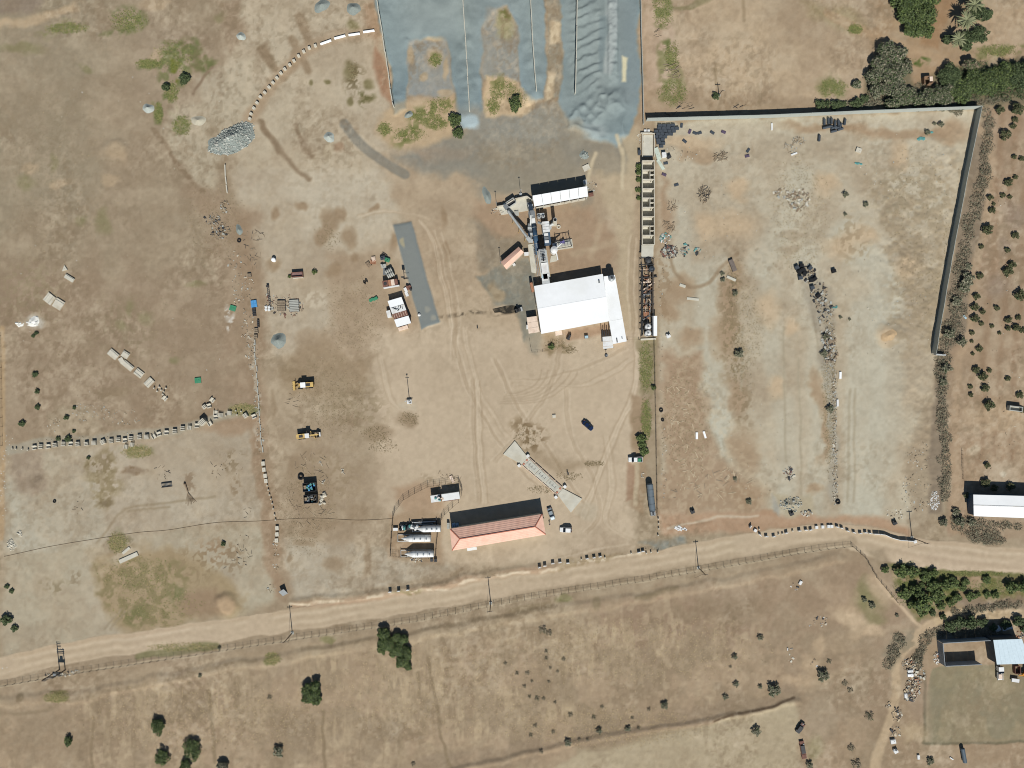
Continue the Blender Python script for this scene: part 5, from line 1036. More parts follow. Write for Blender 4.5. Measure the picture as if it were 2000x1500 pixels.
for v, lab in ((639, 'white domed round tank, northern of the pair by the white lean-to'), (651.5, 'white domed round tank, southern of the pair by the white lean-to')):
    t = thing('round_tank', lab, 'tank', P(1263.5, v), 0, 'pair of white domed tanks'); MB().cyl((0, 0, 0), (0, 0, 2.4), 1.1, n=20).ball((0, 0, 2.4), 1.1, 1.1, .45, 20, 4, 0, True).part('shell', M_white2, t)
    for a in range(4): MB().bar((.15 * math.cos(a * .8), .15 * math.sin(a * .8), 2.93), (1.05 * math.cos(a * 1.57), 1.05 * math.sin(a * 1.57), 2.5), .07).part('rib', M_steel, t)
    MB().cyl((0, 0, 2.8), (0, 0, 2.98), .25).part('lid', M_steel, t)
o = P(1277, 637); lt = thing('lean_to', 'narrow white roofed lean-to beside the two domed tanks', 'shed', o)
roofplate([(1275, 617), (1283.5, 617), (1283.5, 656), (1275.5, 656)], (3.0, 2.8, 2.8, 3.0), .1, 'roof', M_white, lt, o); MB().bar(P(1274, 618, 1.5) - o, P(1274, 655, 1.5) - o, .15, 2.6).part('wall', M_blue, lt); MB().bar(P(1280.5, 618, 1.4) - o, P(1280.5, 655, 1.4) - o, .15, 2.6).part('wall', M_lsteel, lt)
solo('kerb', MB().box(0, 0, -.1, 5.4, .6, .5), M_cream, 'pale rubble kerb at the south end of the frame rack', 'kerb', P(1266, 662.5), .05)
# ------------------------------------------------------------------ scrap containers in the yard
o = P(782, 609); cs = thing('container_shed', 'scrap shed of four roof sections, two white and one rusty', 'shed', o)
A, B, C_, D = (757, 588), (784, 580), (803, 631), (775, 639)
walls([A, B, C_, D], 2.4, M_rust, cs, o, .15)
for a, b, m, hh in ((0, .26, M_white, 2.7), (.275, .5, M_white2, 2.55), (.5, .7, M_rust, 2.5), (.715, 1, M_white, 2.75)): roofplate([le(A, D, a), le(B, C_, a), le(B, C_, b), le(A, D, b)], (hh,) * 4, .12, 'roof_section', m, cs, o)
for k in range(6): MB().bar(P(*le(le(A, D, .52), le(B, C_, .52), .1 + k * .16), 2.54) - o, P(*le(le(A, D, .68), le(B, C_, .68), .1 + k * .16), 2.54) - o, .1, .06).part('roof_rib', M_pink, cs)
for k in range(7): p = P(*le(le(A, D, .3 + .02 * (k % 4) * 2), le(B, C_, .3 + .02 * (k % 4) * 2), .2 + .1 * k), 2.6) - o; MB().box(p.x, p.y, 2.56, .9, .25, .25, .3 * k).part('scrap', M_dsteel if k % 2 else M_steel, cs)
MB().box(*(P(761, 614) - o).xy, 0, 1.4, 2.4, 1.8, .25).part('side_bin', M_white2, cs); MB().box(*(P(788, 641) - o).xy, 0, 3.4, 1.2, .8, .3).part('apron', M_pink, cs)
o = P(765, 554); rt = thing('rusty_trailer', 'rusty open trailer with pale front lip and dark hitch frame', 'trailer', o, .17)
for k, (w, m) in enumerate(((1.9, M_rust), (.9, M_brick), (1.2, M_pink), (1.0, M_rust))): MB().box(-1.9 + [0, 1.5, 2.6, 3.8][k], 0, .7, w, 2.2, 1.5 - .12 * k).part('bin', m, rt)
MB().box(0, -1.35, .6, 5.6, .35, 1.5).part('front_lip', M_white2, rt); MB().cyl((-1.9, 0, 2.2), (-1.9, 0, 2.3), .6, n=12).part('hatch', M_dsteel, rt)
for x in (-1.8, 1.8): MB().cyl((x, -1.2, .5), (x, 1.2, .5), .5, n=12).part('axle_wheels', M_black, rt)
o = P(790, 545); hf = thing('hitch_frame', 'tall dark post frame beside the rusty trailer', 'frame', o, .1)
MB().box(0, 0, 0, .25, .25, 4.2).part('post', M_dsteel, hf); MB().box(0, .1, 3.4, 1.0, .3, 1.6).part('plate', M_dsteel, hf); MB().bar((0, 0, .3), (1.6, .1, .3), .15).part('foot', M_dsteel, hf); MB().bar((0, 0, 2.2), (1.8, .2, 2.2), .1).part('arm', M_dsteel, hf)
for u, v, r, lab in ((760, 530, .9, 'western of two round grey drums north of the rusty trailer'), (763.5, 537, 1.0, 'eastern of two round grey drums nearest the rusty trailer')):
    t = thing('steel_drum', lab, 'drum', P(u, v), .5); MB().cyl((-1.2, 0, r), (1.2, 0, r), r, n=16).part('shell', M_conc, t, False)
    for x in (-.7, 0, .7): MB().ring((x, 0, r), (1, 0, 0), r + .02, .09, 16, 4).part('hoop', M_black, t)
for u, v, rz, m, lab in ((748, 504, .2, M_dgrey, 'dark square scrap machine north of the drums'), (757, 508, -.4, M_green, 'green metal hood beside the dark scrap machine'), (751, 497, -.6, M_dsteel, 'slim dark ladder frame at the north tip of the scrap'), (750, 520, .1, M_conc, 'grey scrap block between the machine and the drums'), (752, 530, 1.5, M_steel, 'bundle of grey pipes west of the drums'), (730, 507, .1, M_pink, 'short orange pallet stack at the west of the scrap'), (729, 512, 1.5, M_brick, 'low orange brick stack south of the pallet stack'), (720, 517, .7, M_wood, 'faded timber pallet west of the orange stacks'), (714, 551, .8, M_black, 'dark wheel frame alone west of the rusty trailer'), (794, 570, 1.8, M_white2, 'long pink white sheet east of the container shed'), (799, 562, .3, M_rust, 'low rust coloured scrap heap next to the grey strip'), (730, 585, .3, M_green, 'faded green rag on the brown soil'), (803, 566, 0, M_dsteel, 'short dark barrel at the edge of the grey strip')):
    q = MB(); k = sum(map(ord, lab)) % 3
    if 'ladder' in lab:
        q.box(0, .3, 0, 2, .15, .3).box(0, -.3, 0, 2, .15, .3)
        for j in range(5): q.box(-.8 + .4 * j, 0, .05, .1, .5, .15)
    elif 'pipes' in lab:
        for j in range(6): q.cyl((-1.3, -.5 + .2 * j, .15 + .1 * (j % 2)), (1.2, -.5 + .22 * j, .15), .11, n=7)
    elif 'sheet' in lab or 'rag' in lab:
        for j in range(4): q.box(-1.2 + .75 * j, .15 * (j % 2), .1, .85, 1.0, .25 + .08 * j, .1 * j)
    elif 'pallet' in lab or 'brick' in lab:
        for j in range(5): q.box(0, -.8 + .4 * j, 0, 1.4, .3, .5 + .1 * (j % 2))
    elif 'wheel' in lab: q.ring((-.5, 0, .4), (1, 0, 0), .5, .15).ring((.5, 0, .4), (1, 0, 0), .5, .15).box(0, 0, .3, 1.4, .2, .2)
    elif 'barrel' in lab: q.cyl((0, 0, 0), (0, 0, 1), .4, n=12).ring((0, 0, .5), (0, 0, 1), .42, .04, 12, 4)
    else:
        q.box(0, 0, 0, 1.7, 1.3, .8)
        for j in range(5): q.box(rng.uniform(-.8, .8), rng.uniform(-.6, .6), .5, rng.uniform(.3, .9), rng.uniform(.2, .6), rng.uniform(.3, .8), rng.uniform(0, 3))
    solo(lab.split()[-1] if False else ('scrap_machine' if 'machine' in lab else 'scrap_piece'), q, m, lab, 'scrap', Pg(u, v), rz)
# right hand buildings
o = P(1955, 985); bw = thing('farm_shed', 'long white roofed shed at the right edge with dark side walls', 'building', o)
A, B, C_, D = (1901, 966), (2030, 969.5), (2030, 1013), (1902, 1008)
walls([(1902, 967), (2029, 970), (2029, 1012), (1903, 1007)], 4.2, M_blue, bw, o, .2)
for a, b in ((0, .5), (.502, 1)): roofplate([le(A, D, a), le(B, C_, a), le(B, C_, b), le(A, D, b)], (4.3, 4.3, 4.7, 4.7) if a == 0 else (4.7, 4.7, 4.3, 4.3), .1, 'roof_slope', M_white, bw, o)
MB().bar(P(1901.5, 987, 4.75) - o, P(2030, 991, 4.75) - o, .3, .08).part('ridge_cap', M_white2, bw)
o = P(1970, 1275); hb = thing('house', 'pale blue flat roofed house in the bottom right compound', 'building', o)
A, B, C_, D = (1940, 1250), (1996, 1248), (2012, 1296), (1947, 1298)
walls([A, B, C_, D], 5.2, M_dgrey, hb, o, .25)
for k in range(7): roofplate([le(A, B, k / 7 + .002), le(A, B, (k + 1) / 7), le(D, C_, (k + 1) / 7), le(D, C_, k / 7 + .002)], (5.4, 5.4, 5.3, 5.3), .12, 'roof_sheet', mat('pale_blue_roof', (206, 224, 232), .55, var=.05), hb, o)
o = P(1880, 1275); rw = thing('roofless_walls', 'roofless grey block enclosure west of the pale blue house', 'building', o)
hh = 3.6
for a, b in (((1842, 1256.5), (1936, 1251)), ((1842, 1258), (1846, 1300.5)), ((1847, 1301.5), (1918, 1298))):
    for k in range(5): MB().bar(P(*le(a, b, k / 5), hh) - o + Vector((0, 0, -hh / 2)), P(*le(a, b, (k + .99) / 5), hh) - o + Vector((0, 0, -hh / 2)), .22, hh).part('wall_panel', mat('grey_block', (150, 156, 160), .9, dirt=(120, 124, 126)), rw)
# far right oddments
o = P(1979, 798); tb = thing('trough', 'small oblong water trough among the bushes at the right edge', 'trough', o, -.12)
for y in (-.75, .75): MB().box(0, y, 0, 4.6, .25, 1.6).part('side', M_conc, tb)
for x in (-2.2, 2.2): MB().box(x, 0, 0, .25, 1.25, 1.6).part('end', M_conc, tb)
MB().box(0, 0, .5, 4.1, 1.2, .06).part('bottom', M_slab, tb)
# ------------------------------------------------------------------ concrete blocks, slabs, barriers
def rib_mesh(n, L=1.5, w=1.5, h=.8):
    q = MB().box(0, 0, 0, L, w, .25)
    for k in range(n): q.box(0, -w / 2 + .14 + (w - .28) * k / (n - 1), .25, L, .24, h - .25)
    return q.mesh('ribbed_block', M_cream)
RB = [rib_mesh(3), rib_mesh(2), rib_mesh(3, 1.4, 1.2, .95), rib_mesh(4, 1.5, 1.5, .9)]
CUBE = MB().box(0, 0, 0, .9, .9, .9).ring((0, 0, .95), (1, 0, 0), .14, .03, 8, 4).mesh('concrete_block', M_cream)
CUBEH = MB().box(0, 0, 0, 1.0, 1.0, .7).box(0, 0, .7, .3, .3, .03).mesh('concrete_block', [M_white2])
UPR = MB().box(0, 0, 0, 1.1, .3, 1.1).box(-.35, 0, 1.1, .2, .1, .1).box(.35, 0, 1.1, .2, .1, .1).mesh('upright_slab', M_white2)
SML = MB().box(0, 0, 0, .5, .5, .75, 0, .15).box(0, 0, .75, .2, .2, .1).mesh('stub_block', M_cream)
def item(name, me, u, v, rz, label, cat, group, sc=None):
    p = Pg(u, v); o = inst(name, me, None, p, rz, sc); return tag(o, label, cat, group)
ROW1 = [(25.6, 876, 4), (32.8, 876.4, 4), (44.9, 876.7, 4), (56, 878.7, 4), (68.5, 874, 1), (81, 872, 0), (95.6, 871.5, 1), (109, 869, 0), (125.5, 866.6, 0), (139, 866.3, 1), (153.4, 867, 0), (170.6, 866.3, 2), (185.3, 864.6, 3), (202.8, 863, 3), (218.5, 861, 0), (232.5, 858.5, 0), (245, 859.8, 1), (256.8, 856, 0), (273.7, 853, 0), (288.3, 853, 3), (301.6, 852, 1), (311.4, 847.4, 1), (326.3, 844.5, 1), (342.8, 842, 0), (358.2, 836.7, 0), (371.8, 835, 2), (385.9, 830.9, 1), (398.5, 823.7, 3), (410.8, 827, 1), (421.9, 814.6, 1), (432.3, 810.7, 3), (441.8, 811.8, 4), (449.2, 806.6, 3), (461.5, 802, 4), (464, 810, 4), (472, 803.6, 4), (480.4, 811.4, 3), (496.4, 813.3, 1)]
RZ1 = {202.8: .45, 301.6: -1.0, 371.8: 1.45, 398.5: .75, 410.8: -1.0, 432.3: 1.5, 449.2: 1.5, 480.4: .6, 496.4: .4, 311.4: .35}
for k, (u, v, t) in enumerate(ROW1):
    item('ribbed_block' if t < 4 else 'stub_block', RB[t] if t < 4 else SML, u, v, RZ1.get(u, rng.uniform(-.02, .16)), f"{ordw(k + 1)} {'ribbed concrete block' if t < 4 else 'small concrete stub'} from the left in the long bent row", 'concrete block', 'long row of ribbed concrete blocks on the left', (1, 1, 1) if u != 398.5 else (1.5, 1.2, 2.2))
for u, v, t, rz, lab in ((422.5, 806, 1, 1.5, 'narrow ribbed block just above the long bent row'), (415.4, 781.5, 1, .9, 'tilted ribbed block furthest above the bend of the long row'), (409, 792.5, 1, .3, 'small ribbed block between two others above the bend'), (400.4, 794.5, 2, .7, 'darker ribbed block at the left above the bend'), (323, 778, 1, .9, 'lone ribbed block below the end of the slab line'), (247.5, 872, 2, 1.5, 'pale short block left of two below the long row'), (259.5, 868, 2, 1.5, 'pale short block right of two below the long row')):
    item('ribbed_block', RB[t], u, v, rz, lab, 'concrete block', None)
ARC = [(616.7, 90.5), (604.8, 95), (594, 102), (584, 110.5), (575, 120), (566.7, 128), (557, 136), (549.5, 144), (541.7, 153), (534, 162.5), (526.5, 171.5), (518, 182), (509.5, 190.5), (503, 202), (497, 212.5), (491.5, 223.5), (489, 233)]
for k, (u, v) in enumerate(ARC): item('concrete_block', CUBE, u, v, .3 + .05 * k, f"{ordw(k + 1)} cream cube from the right in the curved row of cubes", 'concrete block', 'curved row of cream cubes')
BAR = MB().loft([[(x, y, z) for y, z in ((-.32, 0), (.32, 0), (.12, .35), (.09, .85), (-.09, .85), (-.12, .35))] for x in (-2.0, 2.0)]).mesh('road_barrier', M_white)
for k, (u, v, a) in enumerate(((720.5, 61.5, 8), (692, 67.5, 8), (664, 73, 15), (636.5, 83, 20))): item('road_barrier', BAR, u, v, math.radians(a), f"{ordw(k + 1)} long white barrier from the right at the end of the curved row", 'barrier', 'white barriers')
ROW2 = [(1464.8, 1028, .9), (1474.5, 1035.7, -.5), (1482, 1033, 1.2), (1483.3, 1044.2, -.7), (1495.7, 1047, 0), (1510.2, 1047, .1), (1519.9, 1043, 0), (1527.7, 1042, .8), (1534.8, 1040, .3), (1547.2, 1036.5, 1.3), (1560.3, 1036, .1), (1573, 1034.5, 0), (1582.4, 1034, .3), (1593.8, 1029.5, 0), (1605.7, 1028.6, 0), (1617.3, 1027.6, 0), (1623.3, 1027.6, 0), (1634, 1028.6, -.4), (1643, 1031, -.3), (1654.5, 1036.5, -.4), (1666.5, 1039.5, -.3), (1679, 1041, -.1), (1689, 1039.5, -.1), (1698, 1041, -.2), (1786, 1057.5, .3)]
for k, (u, v, rz) in enumerate(ROW2):
    sq = 1590 < u < 1625 or u in (1474.5, 1786); sm = u in (1519.9, 1527.7, 1547.2, 1482)
    item('concrete_block' if sq else ('stub_block' if sm else 'upright_slab'), CUBEH if sq else (SML if sm else UPR), u, v, rz, f"{ordw(k + 1)} {'square white block' if sq else ('small stub' if sm else 'upright white slab')} from the left in the row north of the road bend", 'concrete block', 'row of white blocks north of the road bend')
ROW3 = [(1053.7, 1107, 1), (1064, 1104, 1), (1079.5, 1099.4, 1), (1093.5, 1097.5, 1), (1109, 1098.6, 1), (1135.3, 1092, 0), (1146.3, 1090, 1), (1160, 1088, 1), (1171.8, 1086, 1), (1181.3, 1088.5, 0), (1232.5, 1080, 0), (1247.5, 1078, 1), (1255, 1076, 1)]
for k, (u, v, t) in enumerate(ROW3): item('upright_slab' if t else 'stub_block', UPR if t else SML, u, v, .12, f"{ordw(k + 1)} {'upright slab' if t else 'small stub'} from the left along the yard edge below the office", 'concrete block', 'slabs along the yard edge')
for k, (u, v) in enumerate(((762.5, 1154.5), (779.3, 1153), (797.3, 1150.5))): item('upright_slab', UPR, u, v, .1, f"{('left', 'middle', 'right')[k]} upright slab of the three on the verge left of the office", 'concrete block', 'three slabs on the verge')
ROW4 = [(515, 905, 1), (516.5, 917, 1), (519, 929, 1), (520.5, 939, 1), (523, 948, 0), (525, 956.5, 0), (527.3, 966, 0), (530, 974, 0), (532.5, 983, 0), (534.5, 993, 0), (537, 1005, 0), (539, 1015, 0), (542, 1031, 1), (542, 1043, 1), (541, 1055, 1)]
for k, (u, v, t) in enumerate(ROW4): item('concrete_block' if t else 'stub_block', CUBE if t else SML, u, v, .1, f"{ordw(k + 1)} {'pale cube' if t else 'small stub'} from the top in the line left of the dumpsters", 'concrete block', 'line of cubes left of the dumpsters', (1.3, 1.6, .8) if t else None)
ROW5 = [(1285.5, 1013), (1286, 1022), (1286, 1032), (1285, 1045), (1262, 1080), (1271, 1078), (1284, 1078)]
for k, (u, v) in enumerate(ROW5): item('stub_block', SML, u, v, .2, f"{ordw(k + 1)} small stub from the top beside the yard gateway", 'concrete block', 'stubs beside the gateway')
fence('gate', 'folded low gate frame lying at the yard entrance', [(1260, 1071), (1272, 1072), (1286, 1074)], .8, 13, M_pole, 2, 3)
def slabpiece(u, v, L, w, deg, lab, ribs=1, h=.45, m=None):
    t = thing('precast_slab', lab, 'slab', Pg(u, v), math.radians(deg)); MB().box(0, 0, 0, L, w, h).part('plate', m or M_cream, t)
    for k in range(ribs): MB().box(0, w * (.28 - .5 * k) if ribs > 1 else w * .3, h, L, .12, .14).part('rib', M_conc, t)
slabpiece(97.5, 583.5, 3.3, 3.2, 52, 'large grey cream slab leaning on its neighbour, upper of the pair', 2)
slabpiece(115, 594, 3.2, 3.4, -32, 'large grey cream slab with a pale edge, lower of the pair', 1)
slabpiece(136.5, 543.5, 3.4, 1.5, -32, 'bright cream oblong slab below the small triangular slab', 1, .5, M_slab)
solo('triangular_slab', MB().prism([(-.9, -.7), (1.0, -.6), (.3, 1.2)], 0, .4).box(0, -.1, .4, .3, .3, .06), M_slab, 'small triangular pale slab above the bright oblong slab', 'slab', Pg(126.5, 525), .2)
for k, (u, v, L, w, d, r) in enumerate(((222, 692, 3.6, 2.4, -40, 1), (245.5, 693, 2.4, 2.2, -32, 1), (238, 704, 2.0, 1.6, -60, 0), (250, 714, 4.2, 2.0, -40, 1), (272, 729, 3.0, 2.4, -38, 2), (292, 747, 3.2, 2.2, 45, 2))): slabpiece(u, v, L, w, d, f"{ordw(k + 1)} pale precast slab from the upper left in the diagonal slab line", r)
for k, (u, v) in enumerate(((302, 758), (308, 764), (312, 756), (316, 762), (321, 765), (325, 758), (319, 770))): item('stub_block', SML, u, v, .4 * k, f"{ordw(k + 1)} dark shadowed stub from the left below the diagonal slab line", 'concrete block', 'cluster of stubs below the slab line')
slabpiece(252, 1089, 7.0, 1.4, 24, 'long bleached beam lying in the lower left grass', 0, .35, M_slab)
slabpiece(247, 1075, 3.2, .9, 40, 'short bleached beam above the long beam in the grass', 0, .3, M_slab)
solo('leaning_panel', MB().add([(-1, -1, 0), (1, -1, 0), (1, 1.2, 1.6), (-1, 1.2, 1.6), (-1, -.85, 0), (1, -.85, 0), (1, 1.35, 1.5), (-1, 1.35, 1.5)], [(0, 1, 2, 3), (7, 6, 5, 4), (0, 4, 5, 1), (1, 5, 6, 2), (2, 6, 7, 3), (3, 7, 4, 0)]).box(0, .7, 0, .2, .2, 1.1), M_steel, 'grey brown tilted panel on the corner below the left lots', 'panel', Pg(555, 1157), .5)
# ------------------------------------------------------------------ poles
def pole(u, v, hh, lab, rz=0, stay=True):
    t = thing('power_pole', lab, 'pole', Pg(u, v), rz); MB().cyl((0, 0, -.3), (0, 0, hh), .17, .11, 10).part('shaft', M_pole, t); MB().box(0, 0, hh - .7, 1.8, .14, .14).part('crossarm', M_pole, t)
    for x in (-.8, 0, .8): MB().cyl((x, 0, hh - .56), (x, 0, hh - .25), .07, .05, 8).part('insulator', M_lsteel, t)
    MB().box(0, 0, -.1, 1.0, 1.0, .3).part('footing', M_conc, t)
    if stay: MB().bar((0, 0, hh * .8), (-1.6, -3.4, 0), .05).part('stay_wire', M_dsteel, t)
pole(571, 1236, 10, 'dark power pole by the road below the left lots', .1)
pole(958.5, 1178, 10, 'dark power pole by the road below the office', .1)
pole(1364, 1109, 10, 'dark power pole by the road near the yard gate', .1)
pole(1781, 1050, 10, 'dark power pole at the right end of the winding white wall', .1)
pole(1404, 186, 4.5, 'short bare post by the upper right field bush', .1, False)
t = thing('transformer_pole', 'twin pole structure carrying a transformer at the lower left road', 'pole', Pg(122, 1308), -.05)
for x in (-1.0, 1.0): MB().cyl((x, 0, -.3), (x, 0, 10.0 if x < 0 else 7.5), .2, .13, 10).part('shaft', M_pole, t)
for z in (7.2, 6.5, 5.9): MB().box(0, 0, z, 2.6, .15, .18).part('crossarm', M_dsteel, t)
for k in range(4): MB().box(-.4, 0, 8.2 + k * .55, 1.4, .12, .12).part('crossarm', M_dsteel, t)
for x in (-.8, 0, .8): MB().cyl((x, 0, 7.4), (x, 0, 7.8), .08, .05, 8).part('insulator', M_lsteel, t)
MB().box(0, 0, 3.3, 1.0, .8, 1.3).part('transformer', M_steel, t); MB().box(0, 0, 3.1, 2.4, 1.0, .15).part('platform', M_dsteel, t)
for k in range(4): MB().box(-.36 + .24 * k, -.44, 3.4, .08, .1, 1.0).part('cooling_fin', M_dsteel, t)
t = thing('mast', 'tall thin mast on a white ballast block in the open yard', 'mast', Pg(800, 784), .08)
MB().box(0, -.1, 0, 1.6, 1.4, .9).part('ballast', M_white2, t); MB().cyl((0, .3, .8), (0, .3, 9.5), .13, .08, 8).part('shaft', M_steel, t); MB().box(0, .3, 8.2, 1.3, .1, .12).part('crossarm', M_steel, t); MB().box(0, .3, 9.3, .5, .3, .3).part('lamp_head', M_lsteel, t); MB().ring((.2, -.2, .95), (0, 0, 1), .35, .1, 10, 5).part('cable_reel', M_dsteel, t)
for k in range(3): MB().bar((0, .3, .9), (1.5 * math.cos(2.1 * k + 2.7), .3 + 1.5 * math.sin(2.1 * k + 2.7), 0), .1).part('outrigger', M_dsteel, t)
t = thing('lamp_post', 'short lamp post on a round base south of the hall corner', 'lamp', Pg(1184, 694)); MB().cyl((0, 0, 0), (0, 0, 2.2), .1, .08, 8).part('shaft', M_dsteel, t); MB().cyl((0, 0, 0), (0, 0, .4), .6, .5, 12).part('base', M_dgrey, t); MB().box(0, 0, 2.1, .8, .2, .15).part('head', M_lsteel, t)
solo('marker_post', MB().cyl((0, 0, 0), (0, 0, .9), .22, .18, 8).box(0, 0, .9, .35, .35, .1), M_dsteel, 'tiny dark post standing alone in the middle of the yard', 'post', Pg(932.5, 640.5))
solo('marker_post', MB().cyl((0, 0, 0), (0, 0, .8), .22, .18, 8).box(0, 0, .8, .35, .35, .1).box(.3, -.6, 0, .6, .9, .04), M_dsteel, 'tiny dark post right of the weighbridge', 'post', Pg(1108, 922))
solo('manhole', MB().box(0, 0, 0, 1.2, 1.1, .4).box(0, 0, .4, .8, .7, .04), M_cream, 'small pale square plinth alone in the yard above the weighbridge', 'plinth', Pg(1082, 813), .05)
solo('drain_cover', MB().ball((0, 0, 0), .6, .6, .8, 10, 4, .1, True), M_white2, 'small white dome beside the lower end of the grey strip', 'dome', Pg(819, 615))
solo('round_tub', MB().cyl((0, 0, 0), (0, 0, 1.1), .75, n=14).ball((0, 0, 1.1), .75, .75, .3, 14, 3, 0, True), M_white, 'lone white round tub left of the rusty scrap bin', 'tub', Pg(535.5, 508))
# ------------------------------------------------------------------ vehicles
def wheels(t, xs, w, r=.33, tw=.22, sub=True):
    for x in xs:
        for y in (-1, 1):
            o = MB().cyl((x, y * (w / 2 - tw), r), (x, y * w / 2, r), r, n=14).part('wheel', M_black, t)
            if sub: MB().cyl((x, y * (w / 2 - .02), r), (x, y * (w / 2 + .015), r), r * .6, n=10).part('rim', M_lsteel, o)
def rr_ring(x, hw, z0, z1, c=.18):
    return [(x, -hw, z0), (x, hw, z0), (x, hw, z0 + (z1 - z0) * .6), (x, hw - c, z1), (x, -hw + c, z1), (x, -hw, z0 + (z1 - z0) * .6)]
def car(u, v, deg, lab, m, L=4.4, W=1.76, suv=False, gl=None):
    t = thing('parked_car', lab, 'car', Pg(u, v), math.radians(deg)); h = L / 2; e = .16 if suv else 0
    MB().loft([rr_ring(x, w, .28, z, c) for x, w, z, c in ((h, W * .36, .6, .2), (h - .12, W * .45, .72, .2), (h - .9, W * .49, .86 + e, .16), (.55, W * .5, .95 + e, .14), (-.9, W * .5, .97 + e, .14), (-h + .35, W * .48, .95 + e, .16), (-h, W * .42, .7, .2))]).part('body', m, t)
    bx = (-h + .12) if suv else (-h + .75)
    z0, z1 = .94 + e, 1.42 + e * 1.6
    gp = MB().loft([[(x0, -w0, z0), (x0, w0, z0), (x1, w1, z1), (x1, -w1, z1)] for x0, w0, x1, w1 in ((bx, W * .43, bx + .45, W * .36), (1.0, W * .45, .2, W * .37))]).part('glasshouse', M_glass, t)
    MB().box((bx + .45 + .2) / 2, 0, z1 - .005, (.2 - bx - .45) * .98, W * .72, .05).part('roof', m, t)
    for y in (-1, 1):
        MB().box(h - .14, y * W * .36, .58, .16, .34, .14).part('headlight', M_lsteel, t); MB().box(-h + .06, y * W * .34, .68, .1, .3, .14).part('tail_light', M_redp, t); MB().box(.75, y * W * .54, .95 + e, .14, .18, .12).part('mirror', m, t)
    MB().box(h - .02, 0, .35, .1, W * .7, .16).part('bumper', M_dgrey, t); wheels(t, (-h * .62, h * .62), W * .97)
    return t
M_cblue = mat('dark_blue_car_paint', (30, 48, 84), .25, .3, var=.05, spec=.6); M_csil = mat('silver_car_paint', (160, 172, 176), .3, .3, var=.04, spec=.5); M_cwh = mat('white_car_paint', (236, 238, 236), .35, var=.03, spec=.5)
car(1147.5, 831, -40, 'dark blue car parked alone in the open yard', M_cblue, 4.4)
car(1076, 1003, -70, 'silver car parked at the east end of the office', M_csil, 4.5)
car(1105, 1034, 178, 'white off-road car parked south east of the office', M_cwh, 4.3, 1.85, True)
t = thing('pickup_truck', 'white pickup truck with green load beside the yard bushes', 'truck', Pg(1240, 897), math.radians(181))
MB().loft([rr_ring(x, w, .4, z, .15) for x, w, z in ((2.4, .75, .9), (2.2, .86, 1.05), (1.2, .9, 1.15), (.9, .9, 1.15), (-.7, .9, 1.15))]).part('cab_body', M_cwh, t)
MB().loft([[(x0, -w0, 1.14), (x0, w0, 1.14), (x1, w1, 1.75), (x1, -w1, 1.75)] for x0, w0, x1, w1 in ((-.6, .8, -.5, .7), (1.3, .82, .6, .7))]).part('glasshouse', M_glass, t); MB().box(.05, 0, 1.74, 1.15, 1.45, .06).part('roof', M_cwh, t)
MB().box(-1.6, 0, .55, 1.9, 1.75, .1).part('bed_floor', M_dsteel, t)
for y in (-.87, .87): MB().box(-1.6, y, .5, 1.9, .1, .75).part('bed_side', M_cwh, t)
MB().box(-2.5, 0, .5, .1, 1.84, .75).part('tailgate', M_cwh, t); MB().box(-1.4, .15, .65, 1.1, 1.1, .9).part('load', M_green, t); wheels(t, (-1.5, 1.5), 1.8, .38)
for y in (-1, 1): MB().box(2.36, y * .62, .8, .1, .3, .16).part('headlight', M_lsteel, t); MB().box(1.0, y * 1.0, 1.15, .15, .2, .2).part('mirror', M_dgrey, t)
t = thing('bulk_tank', 'long dark grey cylindrical tank lying by the dark yard fence', 'tank', Pg(1270.5, 974), math.radians(-84))
MB().cyl((-5.2, 0, 1.5), (4.0, 0, 1.5), 1.12, n=24).ball((-5.2, 0, 1.5), .5, 1.12, 1.12, 16, 8).part('shell', mat('grey_tank_paint', (104, 116, 124), .6, var=.08, dirt=(120, 120, 114), da=.3), t, False)
for x in (-3.5, -1, 1.5, 3.6): MB().ring((x, 0, 1.5), (1, 0, 0), 1.13, .05, 24, 4).part('band', M_dsteel, t)
for x in (-3.6, 2.6): MB().box(x, 0, -.1, .5, 2.0, .8).part('saddle', M_conc, t)
MB().box(4.9, 0, 0, 1.4, 1.7, 2.2).part('valve_cabinet', M_steel, t); MB().box(4.9, 0, 2.2, .9, .5, .25).part('hatch', M_dsteel, t)
for y in (-.5, .5): MB().bar((5.7, y, 0), (5.7, y, 2.4), .08).part('ladder_rail', M_dsteel, t)
# wheel loader
t = thing('wheel_loader', 'yellow wheel loader with white roofed cab facing left', 'loader', Pg(596, 752), math.radians(184))
MB().box(-1.9, 0, .9, 2.9, 1.7, 1.2).box(-2.9, 0, 1.0, .9, 1.5, .7).part('engine_hood', M_yel, t); MB().box(.9, 0, .8, 2.0, 1.2, .7).part('front_frame', M_yel, t); MB().box(.1, 0, 1.0, 1.5, 1.5, 1.5).part('cab', M_glass, t); MB().box(.1, 0, 2.5, 1.8, 1.8, .15).part('cab_roof', M_white, t)
for y in (-.55, .55): MB().bar((1.2, y, 1.7), (3.3, y, .6), .25, .35).part('lift_arm', M_yel, t)
bu = [[(3.2, y, .15), (4.3, y, .1), (4.35, y, .2), (3.5, y, .4), (3.35, y, 1.2), (3.2, y, 1.25)] for y in (-1.6, 1.6)]; MB().loft(bu).part('bucket', M_yel, t)
for k in range(5): MB().box(4.35, -1.4 + .7 * k, .1, .3, .12, .1).part('bucket_tooth', M_dsteel, t)
